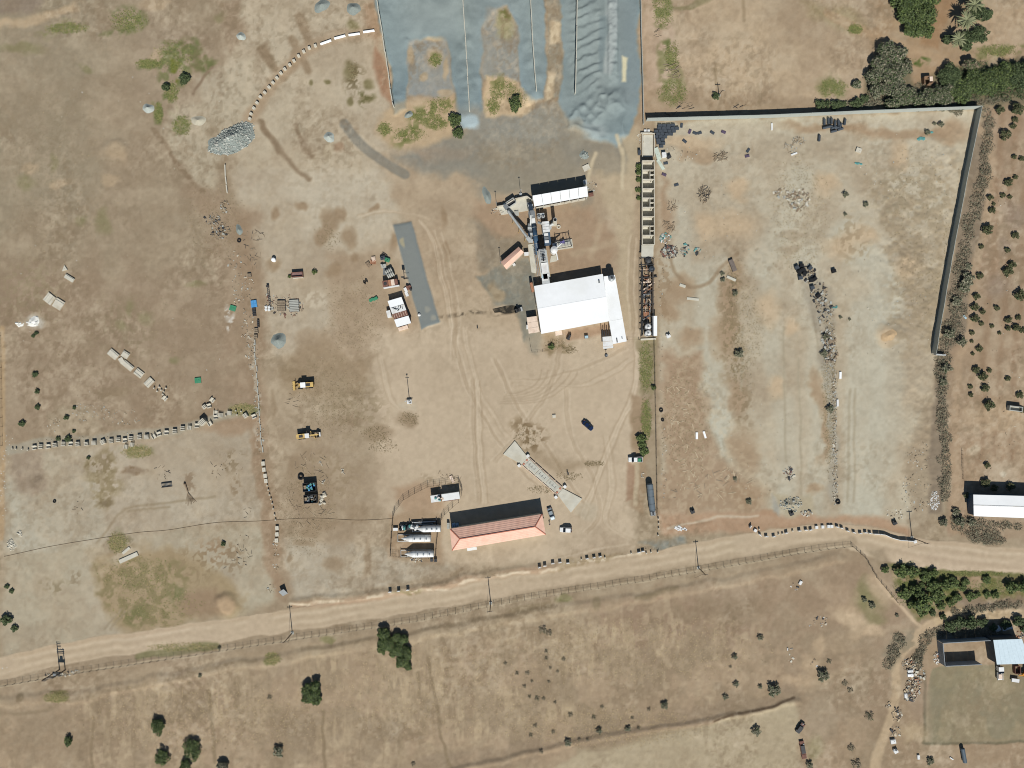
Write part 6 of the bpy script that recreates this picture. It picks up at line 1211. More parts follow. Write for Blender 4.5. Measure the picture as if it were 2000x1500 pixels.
wheels(t, (-2.1, 1.5), 2.6, .8, .6); MB().cyl((-1.6, .4, 2.1), (-1.6, .4, 2.8), .08, n=8).part('exhaust', M_dsteel, t); MB().box(-1.5, 0, 2.1, 1.6, 1.0, .05).part('hood_vent', M_dsteel, t)
for y in (-1.05, 1.05): MB().box(-.6, y, .6, .9, .4, .1).part('step', M_dsteel, t)
t = thing('motor_grader', 'yellow motor grader with long front beam pointing right', 'grader', Pg(605, 850), math.radians(6))
MB().box(-2.6, 0, .9, 3.2, 1.6, 1.1).part('engine_hood', M_yel, t); MB().box(-.3, 0, 1.0, 1.3, 1.4, 1.5).part('cab', M_glass, t); MB().box(-.3, 0, 2.5, 1.5, 1.6, .12).part('cab_roof', M_white2, t); MB().bar((.3, 0, 1.4), (3.4, 0, 1.1), .45, .5).part('front_beam', M_yel, t)
MB().box(1.3, 0, .25, .25, 3.2, .6, .5).part('blade', M_yel, t); MB().ring((1.2, 0, .9), (0, 0, 1), .6, .1, 14, 4).part('turntable', M_dsteel, t); MB().box(3.8, 0, .4, .5, 1.5, .7).part('front_plate', M_white2, t)
wheels(t, (-3.3, -1.9), 2.3, .62, .4); wheels(t, (3.1,), 2.1, .62, .4); MB().cyl((-2.2, .3, 2), (-2.2, .3, 2.7), .08, n=8).part('exhaust', M_dsteel, t); MB().box(-2.6, 0, 2.0, 1.4, .9, .05).part('hood_vent', M_dsteel, t)
# roller near the hall
t = thing('road_roller', 'small dark machine at the end of the black oil stain west of the hall', 'roller', Pg(1012, 606), .3)
MB().box(0, 0, .5, 1.8, 1.2, .8).part('body', M_dsteel, t); MB().cyl((1.2, -.7, .5), (1.2, .7, .5), .5, n=14).part('drum', M_lsteel, t); MB().box(-.2, 0, 1.3, .6, .8, .7).part('seat', M_black, t); wheels(t, (-.8,), 1.4, .5, .35, False)
solo('oil_stain', MB().prism([(X(u), Y(v)) for u, v in [(962, 604), (975, 601), (988, 598), (1000, 597), (1008, 598), (1011, 603), (1008, 609), (996, 612), (984, 612), (976, 610), (966, 611)]], -.1, .12), mat('oily_soil', (52, 48, 40), .9, var=.3, scale=1.5, dirt=(120, 108, 88), da=.7), 'black oily patch of soil west of the hall', 'stain', kind='structure')
t = thing('generator', 'small dark engine on legs south of the hall wall', 'machine', Pg(1111, 659), 1.1); MB().box(0, 0, .3, 1.9, .8, .9).part('engine', M_dsteel, t); MB().box(-.7, 0, .1, .3, 1.3, .3).part('skid', M_dsteel, t); MB().box(1.2, 0, .2, .6, .4, .5).part('radiator', M_black, t); MB().cyl((.2, .2, 1.2), (.2, .2, 2.2), .07, n=6).part('exhaust', M_dsteel, t)
t = thing('tool_chest', 'pale blue and white chest south of the hall', 'chest', Pg(1145, 658), .1); MB().box(0, 0, 0, 1.3, 1.1, .9).part('case', M_blue, t); MB().box(0, -.1, .9, 1.1, .9, .12).part('lid', mat('pale_blue', (176, 204, 214), .6), t)
# dumpsters
def dumpster(u, v, lab, seed, tl):
    t = thing('dumpster', lab, 'dumpster', Pg(u, v), math.radians(4)); r = random.Random(seed)
    for y in (-1.45, 1.45): MB().box(0, y, .2, 4.6, .12, 1.8).part('side_wall', M_dsteel, t)
    for x in (-2.25, 2.25): MB().box(x, 0, .2, .12, 2.75, 1.8).part('end_wall', M_dsteel, t)
    MB().box(0, 0, .2, 4.4, 2.78, .12).part('floor', M_dsteel, t)
    for k in range(4): MB().box(-1.7 + 1.15 * k, 1.55, .2, .14, .08, 1.75).box(-1.7 + 1.15 * k, -1.55, .2, .14, .08, 1.75).part('rib', M_dsteel, t)
    for k in range(26): MB().box(r.uniform(-.9 if tl else -1.2, 1.6), r.uniform(-1.1, 1.1), 1.0 + r.uniform(0, .7), r.uniform(.3, .8), r.uniform(.2, .6), r.uniform(.1, .4), r.uniform(0, 3)).part('scrap', r.choice((M_teal, M_teal, M_teal, M_bluep) if tl else (M_teal, M_dsteel, M_wood2, M_steel)), t)
    for k in range(3): MB().box(-1.7, -.9 + .6 * k, .8, .9, .5, .5).part('crate', M_wood2 if k else M_steel, t)
dumpster(607, 950, 'open dumpster full of bright teal scrap, northern of two', 3, True); dumpster(609, 973, 'open dumpster of mixed grey scrap, southern of two', 5, False)
q = MB()
for k in range(7): q.ball((rng.uniform(-.8, .8), -2 + .65 * k, .2), rng.uniform(.5, .9), .6, .5, 8, 3, .25, True)
solo('tarpaulin', q, M_cream, 'crumpled cream tarpaulin beside the southern dumpster', 'tarpaulin', Pg(632, 974), -.25)
for u, v, lab in ((633, 940, 'small crumpled white sheet right of the teal dumpster'), (627, 906, 'ragged white sheet on the branches above the dumpsters'), (668, 921, 'thin white folded frame alone right of the dumpsters'), (1254, 928, 'scrap of white sheet below the white pickup')):
    q = MB()
    for k in range(5): q.box(rng.uniform(-.7, .7), rng.uniform(-.7, .7), 0, rng.uniform(.5, 1.3), rng.uniform(.15, .4), .18, rng.uniform(0, 3))
    solo('torn_sheet', q, M_cream, lab, 'sheet', Pg(u, v))
TYR = MB().ring((0, 0, .3), (0, 0, 1), .7, .3, 18, 8).mesh('tyre', M_black)
for u, v, s, lab in ((588, 931, 1.15, 'large tyre lying flat above the dumpsters'), (107, 979, .6, 'lone tyre on the pale lower left lot'), (467.5, 470, .75, 'tyre among the scrap left of the middle lot'), (1291, 801, .75, 'upper of two tyres beside the yard fence in the debris lot'), (1294, 820, .6, 'lower of two tyres beside the yard fence in the debris lot'), (1636, 980, .9, 'dark tyre at the foot of the long rubble line')): item('tyre', TYR, u, v, 0, lab, 'tyre', None, (s, s, s))
# lower right
t = thing('flatbed_truck', 'small white flatbed truck by the pale blue house', 'truck', Pg(1949, 1312), math.radians(92)); MB().box(1.6, 0, .5, 1.5, 1.8, 1.5).part('cab', M_cwh, t); MB().box(2.37, 0, 1.1, .06, 1.6, .7).part('windscreen', M_glass, t); MB().box(.5, 0, 1.2, .5, 1.7, .9).part('rear_window', M_glass, t); MB().box(-1.1, 0, .7, 2.8, 1.8, .2).part('bed', M_white2, t)
for y in (-.9, .9): MB().box(-1.1, y, .9, 2.8, .08, .45).part('bed_side', M_white2, t)
MB().box(-1.2, 0, .9, 1.6, 1.2, .5).part('load', M_pink, t); wheels(t, (-1.6, 1.5), 1.8, .4)
t = thing('digger', 'orange machine cut by the right edge beside the house', 'digger', Pg(2000, 1313), .5); MB().box(0, 0, .6, 2.6, 1.2, .9).part('body', M_orange, t); MB().box(.4, 0, 1.5, 1.0, 1.0, .9).part('cab', M_glass, t); MB().bar((-1.2, 0, 1.2), (-2.2, 0, .3), .3).part('arm', M_orange, t); wheels(t, (-.8, .8), 1.6, .5)
t = thing('rust_container', 'rusty brown open bin under the eaves of the pale blue house', 'bin', Pg(1983, 1306), 0)
for x, y, a, b in ((-.9, 0, .12, 2.6), (.9, 0, .12, 2.6), (0, 1.3, 1.68, .12), (0, -1.3, 1.68, .12)): MB().box(x, y, 0, a, b, 1.4).part('side', M_rust, t)
t = thing('small_trailer', 'low pale trailer right of the white flatbed truck', 'trailer', Pg(1980, 1327), -.15); MB().box(0, 0, .5, 2.6, 1.2, .5).part('bed', M_white2, t); MB().bar((1.3, 0, .5), (2.2, 0, .4), .1).part('hitch', M_steel, t); wheels(t, (-.3,), 1.4, .33)
t = thing('grey_tank', 'slim grey blue tank lying below the bottom right compound', 'tank', Pg(1879.5, 1473), math.radians(-80)); MB().cyl((-2.4, 0, .85), (2.4, 0, .85), .7, n=18).ball((-2.4, 0, .85), .3, .7, .7, 12, 6).ball((2.4, 0, .85), .3, .7, .7, 12, 6).part('shell', mat('slate_tank', (84, 98, 108), .6, var=.1), t)
for x in (-1.5, 1.5): MB().box(x, 0, 0, .3, 1.2, .4).part('saddle', M_conc, t)
def wreck(u, v, deg, lab, m, L):
    t = thing('car_wreck', lab, 'wreck', Pg(u, v), math.radians(deg)); MB().box(0, 0, .25, L, 1.6, .45).part('shell', m, t); MB().box(-.3, 0, .7, L * .45, 1.4, .4).part('cabin', M_dsteel, t); MB().box(L * .36, 0, .7, L * .2, 1.3, .08).part('bonnet', M_rust, t)
    for x in (-L * .3, L * .3):
        for y in (-.8, .8): MB().cyl((x, y - .1, .25), (x, y + .1, .25), .28, n=8).part('wheel_hub', M_black, t)
    for k in range(5): MB().box(rng.uniform(-L / 2, L / 2), rng.uniform(-.7, .7), .6, .5, .3, .3, k).part('scrap', M_rust if k % 2 else M_steel, t)
wreck(1562, 1420, 55, 'burnt out dark car wreck in the lower field', M_dsteel, 4.0); wreck(1567, 1463, -80, 'long rusty stripped wreck below the burnt car', M_rust, 6.2)
# left scrap yard pieces
t = thing('blue_tank', 'bright blue square tank at the left scrap line', 'tank', Pg(496.5, 593.5), math.radians(8))
for x in (-.52, .52):
    for y in (-.62, .62): MB().box(x, y, 0, 1.0, 1.2, .5).part('panel', M_bluep, t)
for u, v, rz, lab in ((455, 602, -.3, 'flat green plate beside the white powder streak'), (387, 743, .1, 'flat green plate alone on the left field')): solo('green_plate', MB().box(0, 0, .05, 2.2, 1.9, .3).box(.3, 0, .35, .5, .3, .08).box(-.5, .4, .35, .3, .3, .06), M_green, lab, 'plate', Pg(u, v), rz)
t = thing('scrap_bin', 'small rusty skip with dark shadow between two bushes', 'bin', Pg(582, 537), .08)
for y in (-.75, .75): MB().box(0, y, .2, 4.0, .12, 1.2).part('side', M_rust, t)
for x in (-1.95, 1.95): MB().box(x, 0, .2, .12, 1.4, 1.2).part('end', M_rust, t)
MB().box(0, 0, .3, 3.8, 1.4, .5).part('load', mat('purple_brown_scrap', (134, 108, 104), .9, var=.3, scale=3), t); MB().box(.2, -1.1, 0, 3.6, .3, .6).part('lip', M_cream, t)
for u, v, m, L, w, rz, lab in ((575, 597, M_conc, 3.6, 4.2, .05, 'grey square engine slab in the left scrap circle'), (550, 597, M_wood2, 3.2, 3.6, 0, 'pallet of grey brown planks left of the engine slab'), (497, 609, M_dsteel, 1.2, 3.0, .1, 'dark oblong crate right below the blue tank'), (505, 632, M_dsteel, .8, 2.6, .05, 'narrow dark crate below the oblong crate'), (501, 646, M_wood2, 1.4, 1.8, .1, 'brown square pallet below the narrow crate'), (500, 657, M_wood2, 1.3, 1.3, 0, 'small brown pallet at the top of the pale beam line'), (487.5, 537.5, M_wood2, 1.4, 1.1, .1, 'small dull pallet above the blue tank')):
    t = thing('scrap_pallet', lab, 'pallet', Pg(u, v), rz); MB().box(0, 0, 0, L, w, .25).part('base', M_dsteel, t)
    n = max(2, int(w / .55))
    for k in range(n): MB().box(0, -w / 2 + (k + .5) * w / n, .25, L * rng.uniform(.85, 1), w / n * .75, .3 + .15 * (k % 2)).part('plank', m, t)
t = thing('fallen_mast', 'dark lattice mast lying left of the plank pallet', 'mast', Pg(526, 580), math.radians(-83))
for y in (-.3, .3): MB().bar((-3.6, y, .3), (3.6, y, .3), .12).part('chord', M_dsteel, t)
for k in range(9): MB().bar((-3.6 + .8 * k, -.3, .3), (-2.8 + .8 * k, .3, .3), .08).part('lattice', M_steel, t)
MB().box(-3.8, 0, 0, .6, .9, .9).part('head', M_dsteel, t)
for k in range(4): solo('white_box', MB().box(0, 0, 0, .8, .9, .5).box(0, 0, .5, .5, .5, .08), M_white2, f"{('upper left', 'upper right', 'lower left', 'lower right')[k]} of four pale boxes below the lattice mast", 'box', Pg(520 + 6 * (k % 2), 600 + 5 * (k // 2)), .4)
# person by the silver car
me = bpy.data.meshes.new('person'); J = [(0, 0, .92), (0, 0, 1.15), (0, 0, 1.42), (0, 0, 1.55), (0, .02, 1.7), (.19, 0, 1.42), (.26, .06, 1.13), (.24, .2, .9), (-.19, 0, 1.42), (-.27, .03, 1.13), (-.27, .1, .86), (.1, 0, .88), (.11, .04, .48), (.12, 0, .07), (.12, .16, .04), (-.1, 0, .88), (-.12, -.06, .48), (-.12, -.14, .07), (-.12, .02, .04)]
E_ = [(0, 1), (1, 2), (2, 3), (3, 4), (2, 5), (5, 6), (6, 7), (2, 8), (8, 9), (9, 10), (0, 11), (11, 12), (12, 13), (13, 14), (0, 15), (15, 16), (16, 17), (17, 18)]
me.from_pydata(J, E_, []); pe_ = bpy.data.objects.new('person', me); COL.objects.link(pe_); sm_ = pe_.modifiers.new('skin', 'SKIN'); pe_.modifiers.new('sub', 'SUBSURF').levels = 1; pe_.modifiers['sub'].render_levels = 1
for i, r in enumerate((.15, .14, .15, .06, .11, .075, .05, .04, .075, .05, .04, .1, .07, .05, .04, .1, .07, .05, .04)): me.skin_vertices[0].data[i].radius = (r, r)
me.skin_vertices[0].data[0].use_root = True; me.materials.append(mat('violet_shirt', (120, 96, 136), .9, var=.1)); pe_.location = Pg(1073.3, 1023); pe_.rotation_euler = (0, 0, .4)
tag(pe_, 'person in violet clothes standing beside the silver car', 'person')
MB().ball((0, .0, 1.74), .12, .13, .1, 8, 4, 0, True).part('hair', M_black, pe_)
# ------------------------------------------------------------------ vegetation
M_leaf = attr_mat('foliage', .75, .2, .18, 3.0, 0)
def cloud_mesh(name, lobes, n, leaf, cols, seed, flat=.5, low=.05, twig=False):
    r = np.random.RandomState(seed); w = np.array([l[3] * l[4] + l[3] * l[5] for l in lobes]); w = w / w.sum()
    li = r.choice(len(lobes), n, p=w); Lb = np.array(lobes, float)[li]
    d = r.normal(size=(n, 3)); d /= np.linalg.norm(d, axis=1)[:, None]
    rad = np.clip(r.uniform(.35, 1.0, n) ** .45 * r.normal(1.0, .09, n), .2, 1.25)
    c = Lb[:, :3] + d * Lb[:, 3:6] * rad[:, None]; c[:, 2] = np.maximum(c[:, 2], low + .02)
    nrm = d * (1 - flat) + np.array([0, 0, 1.0]) * flat + r.normal(0, .45, (n, 3)); nrm /= np.linalg.norm(nrm, axis=1)[:, None]
    a = np.cross(nrm, r.normal(size=(n, 3))); a /= np.linalg.norm(a, axis=1)[:, None] + 1e-9; b = np.cross(nrm, a)
    s = leaf * r.uniform(.55, 1.35, n)[:, None]; asp = 6.0 if twig else 1.6
    q = np.stack([c - a * s * .5 * asp, c + b * s * .5, c + a * s * .5 * asp, c - b * s * .5], 1)
    q[:, :, 2] = np.maximum(q[:, :, 2], .02)
    cl = np.array([lin(x) for x in cols]); k = r.choice(len(cl), n); cc = cl[k] * r.uniform(.6, 1.25, (n, 1)) * .85
    me = bpy.data.meshes.new(name); me.vertices.add(n * 4); me.vertices.foreach_set('co', q.reshape(-1).astype(np.float32))
    me.loops.add(n * 4); me.loops.foreach_set('vertex_index', np.arange(n * 4, dtype=np.int32)); me.polygons.add(n); me.polygons.foreach_set('loop_start', np.arange(0, n * 4, 4, dtype=np.int32)); me.update(calc_edges=True)
    ca = me.color_attributes.new('Col', 'FLOAT_COLOR', 'POINT'); ca.data.foreach_set('color', np.concatenate([np.repeat(cc, 4, 0), np.ones((n * 4, 1))], 1).astype(np.float32).ravel())
    me.materials.append(M_leaf); return me
GRN = [(92, 108, 62), (104, 120, 68), (84, 100, 58), (116, 128, 78)]; DRK = [(78, 92, 62), (90, 104, 68), (72, 86, 58), (100, 112, 76)]; GRY = [(122, 124, 102), (136, 134, 112), (110, 112, 92), (146, 140, 118)]; DRY = [(150, 136, 114), (136, 124, 104), (122, 116, 96), (162, 146, 122)]; BRI = [(84, 110, 48), (98, 120, 56), (70, 96, 44)]
BARK = mat('bark', (92, 78, 64), .95, var=.2)
def mk_lobes(ru, rv, h, n, seed, base=.25):
    r = random.Random(seed); o = []
    for k in range(n):
        a = 2.4 * k + r.uniform(-.5, .5); d = math.sqrt((k + .3) / n) * .72; s = r.uniform(.34, .5)
        o.append((ru * d * math.cos(a), rv * d * math.sin(a), h * r.uniform(.5, .78) * (1.05 - .35 * d), ru * s, rv * s, h * r.uniform(.2, .32)))
    return o
def tree(u, v, ru, rv, h, cols, lab, n=2200, leaf=.42, seed=1, lobes=None, name='tree', nl=9, group=None):
    t = thing(name, lab, 'tree', Pg(u, v), 0, group); lo = lobes or mk_lobes(ru * S, rv * S, h, nl * 2, seed); r_ = random.Random(seed); lo = [x for l in lo for x in ([(l[0], l[1], l[2], l[3] * .8, l[4] * .8, l[5] * .9)] + [(l[0] + l[3] * .75 * math.cos(a), l[1] + l[4] * .75 * math.sin(a), l[2] * r_.uniform(.75, 1.1), l[3] * r_.uniform(.2, .45), l[4] * r_.uniform(.2, .45), l[5] * .45) for a in [r_.uniform(0, 6.28) for _ in range(3)]])]; n = int(n * 1.5); leaf *= .78
    q = MB().cyl((0, 0, -.3), (0, 0, h * .45), .05 * h, .03 * h, 8)
    for l in lo[:7]: q.cyl((0, 0, h * .3), (l[0] * .8, l[1] * .8, l[2]), .02 * h, .008 * h, 6)
    q.part('trunk', BARK, t); inst('crown', cloud_mesh('crown', lo, n, leaf, cols, seed, .65), t)
    return t
def off(u, v, *L): return [((a - u) * S, (v - b - 3) * S, z * .55, ru * S, rv * S, rz * .8) for a, b, ru, rv, z, rz in L]
# bottom field trees
tree(772, 1266, 0, 0, 5.5, DRK + GRN, 'large irregular green tree, biggest in the lower field', 7500, .42, 3, off(772, 1266, (752, 1232, 13, 12, 3.0, 1.8), (758, 1250, 16, 18, 2.8, 1.8), (745, 1262, 10, 12, 2.0, 1.3), (775, 1240, 10, 10, 2.6, 1.5), (790, 1242, 10, 10, 2.4, 1.4), (778, 1262, 14, 14, 2.8, 1.7), (795, 1268, 12, 14, 2.6, 1.6), (788, 1285, 15, 16, 2.4, 1.6), (797, 1296, 8, 10, 1.8, 1.2), (768, 1272, 8, 8, 2.0, 1.2)))
tree(610, 1350, 0, 0, 5, DRK + GRN, 'square dark green tree in the lower field left of the largest', 4200, .42, 4, off(610, 1350, (618, 1333, 9, 10, 3.2, 1.5), (600, 1342, 11, 12, 2.8, 1.6), (618, 1348, 11, 12, 3.0, 1.6), (602, 1358, 12, 12, 2.4, 1.5), (620, 1362, 10, 11, 2.2, 1.4), (608, 1350, 14, 14, 2.8, 1.6)))
for u, v, a, b, lab, sd in ((311, 1413, 13, 18, 'upper of the four rounded trees at the lower left', 5), (378, 1458, 19, 24, 'largest of the four rounded trees at the lower left', 6), (319, 1474, 15, 16, 'left round tree of the lower left four', 7), (364, 1493, 11, 16, 'dark tree cut by the bottom edge at the lower left', 8), (135, 1443, 8, 11, 'small dark conical tree furthest left in the lower field', 9), (437, 1492, 13, 10, 'pale thin tree cut by the bottom edge', 10)):
    tree(u, v + 3, a, b, 2.5 if a > 10 else 1.7, GRN + DRK if sd != 10 else GRY, lab, 1700 if a > 10 else 700, .34, sd, nl=8)
tree(363, 157, 11, 12, 2.2, DRK, 'dark spiky tree on the right of the upper left weeds', 1100, .32, 12); tree(326, 172, 8, 9, 1.8, DRK, 'smaller dark tree on the left of the upper left weeds', 700, .3, 13)
tree(889, 238, 13, 14, 2.6, GRN + DRK, 'round dark tree at the mouth of the second stone bay, upper of two', 1800, .36, 14); tree(896, 262, 11, 11, 2.2, GRN + DRK, 'round dark tree just below its larger neighbour at the stone bay', 1200, .34, 15); tree(1006, 206, 12, 17, 2.4, GRN + DRK, 'oval dark tree on the pale patch between the stone bays', 1700, .34, 16)
# upper right trees
tree(1783, 32, 0, 0, 8, DRK + GRN + GRN, 'big dense green tree cut by the upper edge on the right', 11000, .5, 20, off(1783, 32, (1765, 5, 24, 26, 5.4, 2.2), (1800, 0, 26, 24, 5.2, 2.2), (1775, 35, 26, 24, 5.4, 2.2), (1802, 30, 24, 22, 5.0, 2.2), (1782, 60, 22, 20, 4.2, 2.0), (1800, 60, 18, 18, 3.8, 1.8), (1760, 25, 18, 24, 4.4, 2), (1790, -25, 30, 20, 5, 2.2), (1745, 5, 12, 14, 2.6, 1.5)))
tree(1735, 150, 0, 0, 6.5, DRK + GRY + GRY, 'big grey green tree left of the hedge at the upper right', 10000, .5, 21, off(1735, 150, (1725, 100, 22, 18, 4.2, 2), (1745, 110, 20, 20, 4.2, 2), (1715, 125, 20, 20, 4, 2), (1700, 150, 18, 18, 3.4, 1.8), (1735, 145, 28, 26, 4.4, 2), (1710, 175, 20, 16, 3.2, 1.7), (1745, 175, 26, 20, 3.4, 1.8), (1765, 130, 14, 20, 3, 1.6), (1670, 164, 10, 9, 1.8, 1.1)))
HG = [(1760, 190, 26, 20, GRY), (1800, 195, 26, 20, GRY), (1835, 188, 24, 24, GRY), (1850, 150, 22, 26, DRK), (1868, 182, 26, 26, GRN), (1895, 165, 26, 28, GRN), (1925, 165, 26, 30, GRN), (1955, 155, 26, 34, GRN), (1985, 150, 26, 34, DRK), (2015, 140, 24, 34, DRK), (1740, 205, 20, 10, GRY), (1890, 130, 16, 12, DRY)]
for k, (u, v, a, b, c) in enumerate(sorted(HG)): tree(u, v, a, b, 3.4, c + DRK, f"{ordw(k + 1)} tree from the left in the thick hedge above the boundary wall", 3000, .46, 30 + k, name='hedge_tree', group='trees of the thick hedge', nl=7)
for u, v, a, b, lab, sd in ((1905, 30, 18, 16, 'dark bush right of the topmost palm', 50), (1905, 72, 22, 18, 'dark bush right of the lower palms', 51), (1880, 80, 18, 18, 'dark bush below the middle palm', 52), (1922, 32, 14, 12, 'dark bush furthest right beside the palms', 53), (1846, 80, 10, 9, 'dark bush furthest left beside the palms', 54), (1884, 95, 12, 8, 'low dark bush below all the palms', 55)):
    tree(u, v, a, b, 2.6, DRK, lab, 1500, .42, sd, name='bush', nl=6)
def palm(u, v, R, h, lab, seed):
    r = random.Random(seed); t = thing('palm_tree', lab, 'palm', Pg(u, v), 0, 'palms at the upper right'); MB().cyl((0, 0, -.2), (0, 0, h), .3, .22, 9).part('trunk', BARK, t)
    pm = mat('palm_frond', (128, 132, 98), .7, var=.15); q = MB()
    for k in range(34):
        a = k * 2.39996 + r.uniform(-.1, .1); el = r.uniform(-.1, 1.0); L = R * r.uniform(.8, 1.1); pts = []
        for j in range(5):
            s = j / 4; x = L * s * math.cos(el * (1 - s * .6)); z = h + L * (math.sin(el) * s * .8 - .42 * s * s); w = .34 * (1 - s) ** .6 * (.4 + s) * 1.2 + .03
            pts.append((x, z, w))
        vs = []
        for x, z, w in pts: vs += [(x * math.cos(a) - w * math.sin(a), x * math.sin(a) + w * math.cos(a), max(z, .1) - .12), (x * math.cos(a), x * math.sin(a), max(z, .1) + .02), (x * math.cos(a) + w * math.sin(a), x * math.sin(a) - w * math.cos(a), max(z, .1) - .12)]
        q.add(vs, [f for j in range(4) for f in ((j * 3, j * 3 + 1, j * 3 + 4, j * 3 + 3), (j * 3 + 1, j * 3 + 2, j * 3 + 5, j * 3 + 4))])
    q.part('fronds', pm, t)
palm(1888, 22, 3.4, 4.5, 'pale fronded palm, topmost of the three', 1); palm(1872, 52, 3.6, 4.8, 'pale fronded palm, middle and largest of the three', 2); palm(1860, 86, 3.0, 3.8, 'pale fronded palm, lowest of the three', 3); palm(1898, 2, 3.0, 4.0, 'yellowish palm cut by the upper edge', 4)
# bushes from shared meshes
BV = {}
for key, cols in (('g', GRN), ('d', DRK), ('y', GRY), ('r', DRY), ('b', BRI), ('o', [(104, 104, 74), (92, 94, 66), (116, 108, 80), (84, 90, 60)])):
    BV[key] = [cloud_mesh('bush', [(x * 1.12, y * 1.12, z, a * .74, b * .74, c * .85) for x, y, z, a, b, c in mk_lobes(1, 1, 1.5, 13, 60 + k)], {'r': 170, 'y': 420}.get(key, 640), .17 if key != 'r' else .10, cols + (DRK[:1] if key != 'b' else []), 70 + k, .6, .02, key == 'r') for k in range(3)]
STEM = MB()
for k in range(5): STEM.cyl((0, 0, -.1), (.5 * math.cos(k * 1.26), .5 * math.sin(k * 1.26), .9), .05, .02, 5)
STEM = STEM.mesh('stem', BARK)
def bushes(lst, key, zone, word, group, horiz=False):
    for k, (u, v, r) in enumerate(sorted(lst, key=lambda p: p[0] if horiz else p[1])):
        r = r * .85 if key == 'r' else r; s = r * S; p = Pg(u, v); i = int(u * 7 + v * 3)
        o = inst('bush', BV[key][i % 3], None, p, i % 6, (s * rng.uniform(.9, 1.15), s * rng.uniform(.9, 1.15), s * rng.uniform(.55, .8) * (.5 if key == 'r' else 1)))
        tag(o, f"{word} {zone}, {ordw(k + 1)} from the {'left' if horiz else 'top'}", 'bush', group)
        if r >= 8: inst('stem', STEM, o)
bushes([(1960, 265, 12), (1977, 247, 6), (1979, 307, 5), (1994, 311, 6), (1982, 347, 5), (1967, 357, 8), (1950, 217, 9), (1982, 217, 14), (1981, 235, 6), (1932, 387, 7), (1936, 412, 7), (1957, 382, 6), (1971, 385, 5), (1940, 399, 4), (1925, 449, 11), (1981, 461, 8), (1915, 482, 5), (1966, 489, 6), (1912, 539, 8), (1974, 519, 8), (1965, 532, 11), (1989, 577, 12), (1905, 580, 8), (1902, 600, 9), (1917, 609, 6), (1902, 622, 9), (1915, 632, 5), (1945, 602, 6), (1967, 625, 7), (1987, 621, 6), (1936, 637, 5), (1967, 642, 6), (1982, 641, 8), (1996, 646, 6), (1897, 650, 5), (1951, 651, 4), (1897, 667, 4), (1911, 681, 7), (1899, 691, 4), (1904, 722, 7), (1917, 735, 10), (1931, 724, 5), (1967, 740, 6), (1894, 755, 5), (1895, 771, 5), (1922, 759, 9), (1990, 772, 7), (1929, 792, 11), (1994, 801, 7), (1926, 909, 6), (1922, 942, 10), (1940, 953, 8), (1971, 950, 9), (1887, 967, 6)], 'o', 'in the orchard strip at the far right', 'small dark bush', 'bushes of the far right strip')
bushes([(1889, 522, 7), (1886, 547, 14), (1880, 560, 12), (1875, 667, 12), (1850, 650, 12), (1865, 590, 10), (1840, 745, 9), (1845, 720, 12), (1840, 1020, 9), (1870, 1018, 12), (1895, 1020, 9), (1865, 1000, 8)], 'y', 'outside the east boundary wall', 'grey green bush', 'grey bushes outside the east wall')
bushes([(1727, 1111, 8), (1758, 1114, 15), (1779, 1116, 14), (1805, 1126, 12), (1821, 1117, 10), (1796, 1173, 21), (1764, 1158, 13), (1784, 1150, 12), (1799, 1144, 7), (1817, 1143, 14), (1827, 1162, 14), (1842, 1140, 13), (1859, 1138, 12), (1878, 1146, 9), (1884, 1137, 8), (1866, 1167, 9), (1893, 1164, 10), (1908, 1161, 6), (1926, 1161, 8), (1942, 1162, 8), (1925, 1131, 9), (1971, 1146, 14), (1995, 1143, 13), (1854, 1177, 8), (1835, 1182, 9), (1797, 1194, 11), (1780, 1180, 10)], 'g', 'in the green thicket below the road bend', 'leafy green bush', 'bushes of the green thicket', True)
bushes([(1820, 1197, 7), (1840, 1204, 7), (1853, 1221, 13), (1872, 1215, 13), (1890, 1212, 16), (1916, 1214, 10), (1985, 1212, 12), (1962, 1219, 10), (2000, 1225, 12), (1938, 1224, 9)], 'd', 'above the roofless grey enclosure', 'dark bush', 'dark bushes above the enclosure', True)
bushes([(1067, 1272, 5), (1067, 1286, 5), (1101, 1287, 5), (1089, 1311, 4), (1075, 1304, 4), (1030, 1314, 5), (1010, 1315, 5), (1039, 1330, 4), (1072, 1331, 4), (1024, 1340, 5), (1049, 1364, 6), (1034, 1360, 4), (1062, 1364, 5), (1084, 1372, 4), (1176, 1380, 5), (1267, 1385, 5), (1114, 1395, 6), (1160, 1401, 6), (1235, 1402, 4), (1247, 1422, 4), (1045, 1417, 5), (1080, 1429, 5), (1057, 1467, 5), (1147, 1444, 4), (1131, 1444, 4), (1037, 1436, 5), (1426, 1302, 4), (987, 1295, 5), (527, 1362, 6), (807, 1492, 6), (1660, 1347, 7), (1650, 1334, 7), (1619, 1292, 6), (1672, 1492, 13), (1662, 1460, 9), (1697, 1397, 11), (1060, 1230, 10), (1072, 1236, 8)], 'r', 'in the lower field', 'dry brown shrub', 'dry shrubs of the lower field', True)
bushes([(1297, 1377, 8), (1170, 1426, 7), (1226, 1422, 6), (1109, 1450, 7), (1476, 1426, 9), (1484, 1245, 6), (1434, 1282, 6), (1437, 1335, 6), (1416, 1361, 6), (1484, 1340, 5), (545, 1465, 11), (1606, 1317, 14), (1510, 1345, 13), (1702, 1181, 7), (1687, 1170, 6), (1751, 1202, 4), (1816, 1485, 8), (1580, 1492, 7), (392, 1319, 4), (429, 1265, 4)], 'y', 'in the lower field', 'olive shrub', 'olive shrubs of the lower field', True)
